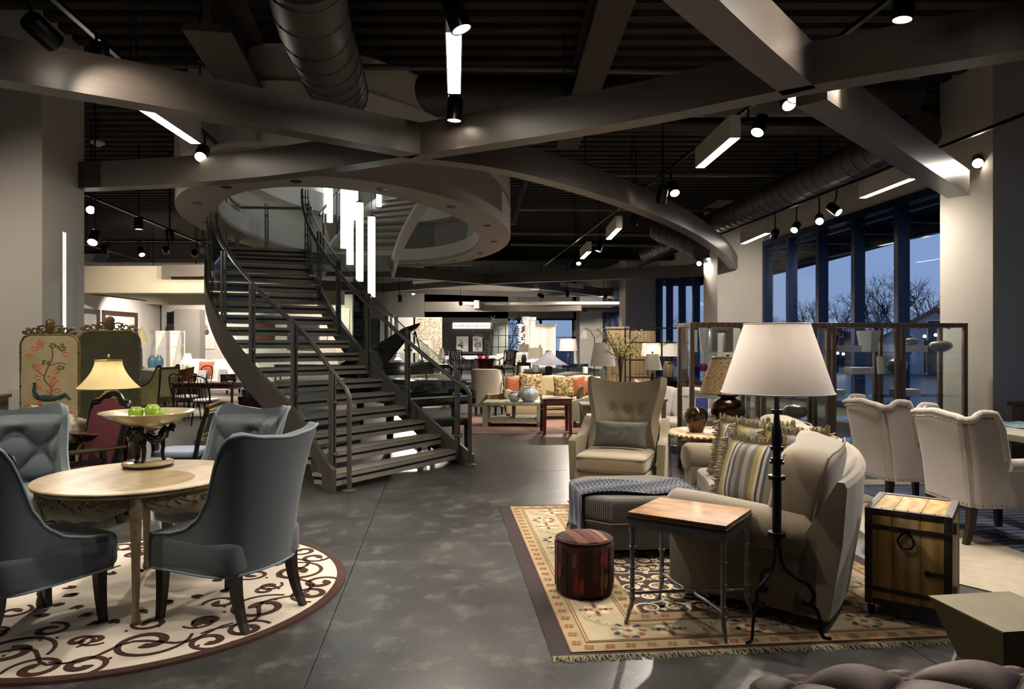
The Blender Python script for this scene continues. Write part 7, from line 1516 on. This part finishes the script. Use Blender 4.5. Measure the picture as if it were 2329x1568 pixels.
# right far: white cabinets, lamps, grey sofas
t = thing('white_armoire', (PX(1228,0,32).x,32,ZP), radians(-3), 'large white two-door armoire at the far end', 'armoire'); m = MB(); m.bx(-.72,.72,0,.6,.08,2.05); m.bx(-.7,.7,.03,.57,0,.08); m.ob('body', 'walllight', t, bevel=.01); m = MB(); m.bx(-.76,.76,-.03,.63,2.05,2.15); m.ob('cornice', 'walllight', t, bevel=.02)
for sx in (-1,1): m = MB(); m.bx(min(0.01*sx,.68*sx),max(.01*sx,.68*sx),-.03,0,.14,2.0); d_ = m.ob('door', 'walllight', t, bevel=.004); m = MB(); m.bx(min(.1*sx,.58*sx),max(.1*sx,.58*sx),-.04,-.028,1.1,1.9); m.bx(min(.1*sx,.58*sx),max(.1*sx,.58*sx),-.04,-.028,.25,1.0); m.ob('door_panel', 'walllight', d_, bevel=.01); m = MB(); m.bx(.03*sx-.012,.03*sx+.012,-.06,-.03,1.0,1.2); m.ob('handle', 'iron', d_)
for k, (u, lb) in enumerate(((1196,'fluted white column panel left of the white armoire'), (1211,'second fluted white column panel by the armoire'))):
    t = thing('column_panel', (PX(u,0,30).x,30+.4*k,ZP), 0, lb, 'column', 'white column panels'); m = MB(); m.bx(-.13,.13,-.1,.1,0,2.25); m.ob('shaft', 'whitegrey', t, bevel=.01); m = MB(); m.bx(-.17,.17,-.13,.13,2.25,2.4); m.ob('capital', 'whitegrey', t, bevel=.01)
    for q in range(3): m = MB(); m.bx(-.09+.07*q,-.05+.07*q,-.108,-.1,.1,2.15); m.ob('flute', 'walllight', t)
t = thing('shell_mirror', (PX(1186,0,29.5).x,29.5,ZP+.6), 0, 'tall shell encrusted panel left of the white columns', 'mirror'); m = MB(); m.bx(-.14,.14,0,.04,0,1.5); m.ob('backing', 'brown', t); m = MB(); m.bx(-.12,.12,-.02,.1,-.6,0); m.ob('stand', 'brown', t); m = MB(); rnd = random.Random(8)
for k in range(90): m.sph((rnd.uniform(-.12,.12),-.01,rnd.uniform(.03,1.47)), (.04,.015,.035), 6)
m.ob('shells', 'porcelain', t)['kind'] = 'stuff'
simple_lamp((PX(1248,0,19).x,19,.62), [(.12,0), (.12,.02), (.1,.03), (.1,.34), (.02,.36)], 'ebony', .4, .78, .52, .08, 'shadegrey', 'dark square lamp with wide grey pyramid shade', True, 2); small_table((PX(1248,0,19).x,19,0), .8, .6, .62, 'ebony', 'dark table under the pyramid shade lamp')
simple_lamp((PX(1292,0,20).x,20,0), [(.16,0), (.16,.02), (.03,.04), (.018,.1), (.016,.9), (.1,.95), (.02,1.0), (.016,1.3)], 'ebony', 1.38, 1.72, .27, .23, 'shadew', 'slim floor lamp with white drum shade before the far pier', False, 2, cat='floor lamp')
simple_lamp((PX(1218,0,22).x,22,.7), [(.1,0), (.12,.1), (.1,.3), (.03,.36)], 'porcelain', .42, .75, .24, .22, 'shadew', 'white drum lamp near the white armoire', False, 2); small_table((PX(1218,0,22).x,22,0), .8, .5, .7, 'brown', 'brown table under the white drum lamp')
simple_lamp((PX(1192,0,24).x,24.4,ZP+.6), [(.08,0), (.1,.1), (.06,.25), (.02,.3)], 'tealglaze', .36, .62, .2, .16, 'shadelin', 'grey shaded lamp beside the white loveseat', False, 1); small_table((PX(1192,0,24).x,24.4,ZP), .5, .5, .6, 'ebony', 'small black table beside the white loveseat')
t = thing('arm_floor_lamp', (PX(1352,0,17.5).x,17.5,0), 0, 'swing arm floor lamp with small white cone shade', 'floor lamp'); m = MB(); m.lathe([(.13,0), (.13,.02), (.012,.03), (.01,1.75)], n=14); m.ob('stand', 'ebony', t); m = MB(); m.tube([(0,0,1.72), (-.1,0,1.9), (-.24,0,1.98)], .008, 6); m.ob('arm', 'ebony', t); m = MB(); m.lathe([(.12,1.72), (.05,1.9)], (-.24,0,0), 20); m.f = m.f[:20]; m.ob('lamp_shade', 'shadew', t)
for (u, Y, w, lb) in ((1275,22.5,2.4,'grey sofa in the far right sitting area'), (1335,19,2.0,'second grey sofa nearer the piers')): sofa((PX(u,0,Y).x,Y,0), radians(180), w, .9, .8, 'greysofa', lb, 'square', 2)
for k, u in enumerate((1296, 1310, 1322)): pillow('blue_pillow', (PX(u,0,22.7).x,22.75+.1*k,.45), (radians(-10),0,radians(170+10*k)), .5, .5, .16, ['bluefab','palepattern','bluefab'][k], ['blue pillow on the far grey sofa, left','pale print pillow on the far grey sofa','blue pillow on the far grey sofa, right'][k])
t = thing('ottoman_bench', (PX(1215,0,20.5).x,20.5,0), 0, 'grey tufted bench before the far loveseat', 'bench'); m = MB(); m.puff(1.4,.6,.2,.25,8,Matrix.Translation((0,0,.4))); m.ob('seat', 'greysofa', t, smooth=60); 
for (x, y) in ((-.6,-.22), (.6,-.22), (-.6,.22), (.6,.22)): m = MB(); taper_leg(m, x, y, .33, .025, .018); m.ob('leg', 'espresso', t, smooth=0)
small_table((PX(1345,0,12.6).x,16.2,0), 1.2, .5, .74, 'ebony', 'black sofa table with the hurricane vase')
t = thing('hurricane_vase', (PX(1331,0,16.2).x,16.2,.74), 0, 'tall clear hurricane vase on the black sofa table', 'vase'); m = MB(); m.lathe([(.1,0), (.03,.03), (.03,.1), (.12,.15), (.125,.55)], n=24); m.f = m.f[:-1]; m.ob('glass', 'caseglass', t); m = MB(); m.lathe([(.06,.16), (.06,.3), (.001,.31)], n=16); m.ob('candle', 'whitefab', t)
# ================================================================== outside the windows
mk('ground', '20242c', '2a2f38', scale=.5, rough=1); mk('bark', '1b1c22', '24252b', scale=20, rough=1); mk('sidingw', '8f98a8', '99a2b2', kind='stripe', scale=3, rough=.8); mk('roofdark', '2b2d36', '353740', scale=8, rough=.9); mk('brickdim', '4a3832', '57443c', scale=12, rough=.9)
m = MB(); m.bx(8.6,160,-40,220,-.4,-.3); m.bx(-120,8.6,44,220,-.4,-.3); tag(m.ob('ground_outside', 'ground', smooth=0), 'dark ground outside beyond the windows', None, kind='structure')
def tree(loc, h, seed, label):
    t = thing('bare_tree', loc, 0, label, 'tree', 'bare winter trees outside'); rnd = random.Random(seed); m = MB(); tw = MB()
    def grow(p, d, L, r, k):
        q = p+d*L; mid = p.lerp(q,.5)+Vector((rnd.gauss(0,.04),rnd.gauss(0,.04),0))*L; (m if k < 3 else tw).tube([p, mid, q], [r,r*.85,r*.7], 5 if k < 3 else 3)
        if k < 6:
            for i in range(3 if k < 4 else 2):
                nd = (d+Vector((rnd.gauss(0,.5),rnd.gauss(0,.5),rnd.gauss(.08,.3)))).normalized(); grow(p.lerp(q,rnd.uniform(.6,1)), nd, L*rnd.uniform(.62,.82), r*.62, k+1)
    h *= .8; grow(Vector((0,0,0)), Vector((0,0,1)), h*.27, h*.013, 0); m.ob('trunk', 'bark', t); o = tw.ob('twigs', 'bark', t, weld=False); o['kind'] = 'stuff'
for k, (u, Y, h, lb) in enumerate(((1775,78,8.5,'small bare tree in the leftmost near window pane'), (1862,72,11.5,'bare tree in the second window pane'), (1915,66,12,'bare tree between the middle mullions'), (1988,55,11.5,'dense bare tree in the fourth window pane'), (2045,52,12.5,'tall bare tree behind the last mullion'), (2095,48,11.5,'bare tree beside the gabled house'), (2130,50,11,'bare tree partly hidden by the pier'), (1555,110,12,'bare tree outside the second window bay'), (1430,120,12,'bare tree outside the third window bay'), (1160,75,9,'bare tree outside the far end window'))): tree(Vector((PX(u,0,Y).x, Y, -.3)), h, 20+k, lb)
b0 = bpy.data.objects['bare_tree.003']; rnd = random.Random(4)
TL = ['first','second','third','fourth','fifth','sixth','seventh','eighth','ninth','tenth','eleventh','twelfth']
for k in range(12): dup(bpy.data.objects['bare_tree.00%d' % (1+k % 5)], Vector((PX(1740+36*k,0,90+7*(k % 3)).x, 90+7*(k % 3), -.3)), rnd.uniform(0,6), '%s bare tree from the left in the distant tree line' % TL[k], 'distant tree line', scale=rnd.uniform(.8,1.15))
def house(loc, rz, w, d, h, r, wall, label):
    t = thing('house', loc, rz, label, 'building'); m = MB(); m.prismy([(-w/2,0), (w/2,0), (w/2,h), (0,h+r), (-w/2,h)], -d/2, d/2); m.ob('walls', wall, t, smooth=0)
    for sx in (-1,1): m = MB(); m.add([(0,-d/2-.3,h+r+.1), (sx*(w/2+.4),-d/2-.3,h-.25), (sx*(w/2+.4),d/2+.3,h-.25), (0,d/2+.3,h+r+.1), (0,-d/2-.3,h+r+.3), (sx*(w/2+.4),-d/2-.3,h-.05), (sx*(w/2+.4),d/2+.3,h-.05), (0,d/2+.3,h+r+.3)], [(0,1,2,3), (4,5,6,7), (0,1,5,4), (2,3,7,6), (1,2,6,5)]); m.ob('roof', 'roofdark', t, smooth=0)
    for (x, z) in ((-w/4,1.2), (w/4,1.2), (0,h+.1)): m = MB(); m.bx(x-.45,x+.45,-d/2-.05,-d/2,z,z+1.2); f_ = m.ob('window', 'whitegrey', t); m = MB(); m.bx(x-.38,x+.38,-d/2-.06,-d/2-.04,z+.07,z+1.13); m.ob('pane', 'winframe', f_)
    m = MB(); m.bx(-.5,.5,-d/2-.06,-d/2,0,2.1); m.ob('door', 'winframe', t); return t
house(Vector((PX(2118,0,42).x,42,-.3)), radians(-28), 6.0, 9, 1.9, 1.7, 'sidingw', 'white gabled house outside the last window pane')
house(Vector((PX(1790,0,74).x,74,-.3)), radians(-20), 13, 7, 2.6, .6, 'sidingw', 'low pale building outside the left window panes'); house(Vector((PX(1905,0,64).x,64,-.3)), radians(-25), 6, 5, 2.4, .5, 'brickdim', 'low brick building outside the middle window panes')
for k, (u, v, Y) in enumerate(((1905,806,40), (1918,808,40), (2103,768,36), (2128,765,36))):
    t = thing('street_light', Vector((PX(u,v,Y).x,Y,-.3)), 0, ['distant low street light outside, left','distant low street light outside, second','bright shop light outside behind the stone pots','second bright shop light outside near the pier'][k], 'street light', 'lights outside'); zz_ = max(.5, PX(u,v,Y).z+.3); m = MB(); m.cyl((0,0,0), (0,0,zz_), .05, .03, 8); m.ob('post', 'iron', t); m = MB(); m.sph((0,0,zz_+.06), .08, 8); m.ob('globe', 'emit_bulb', t)
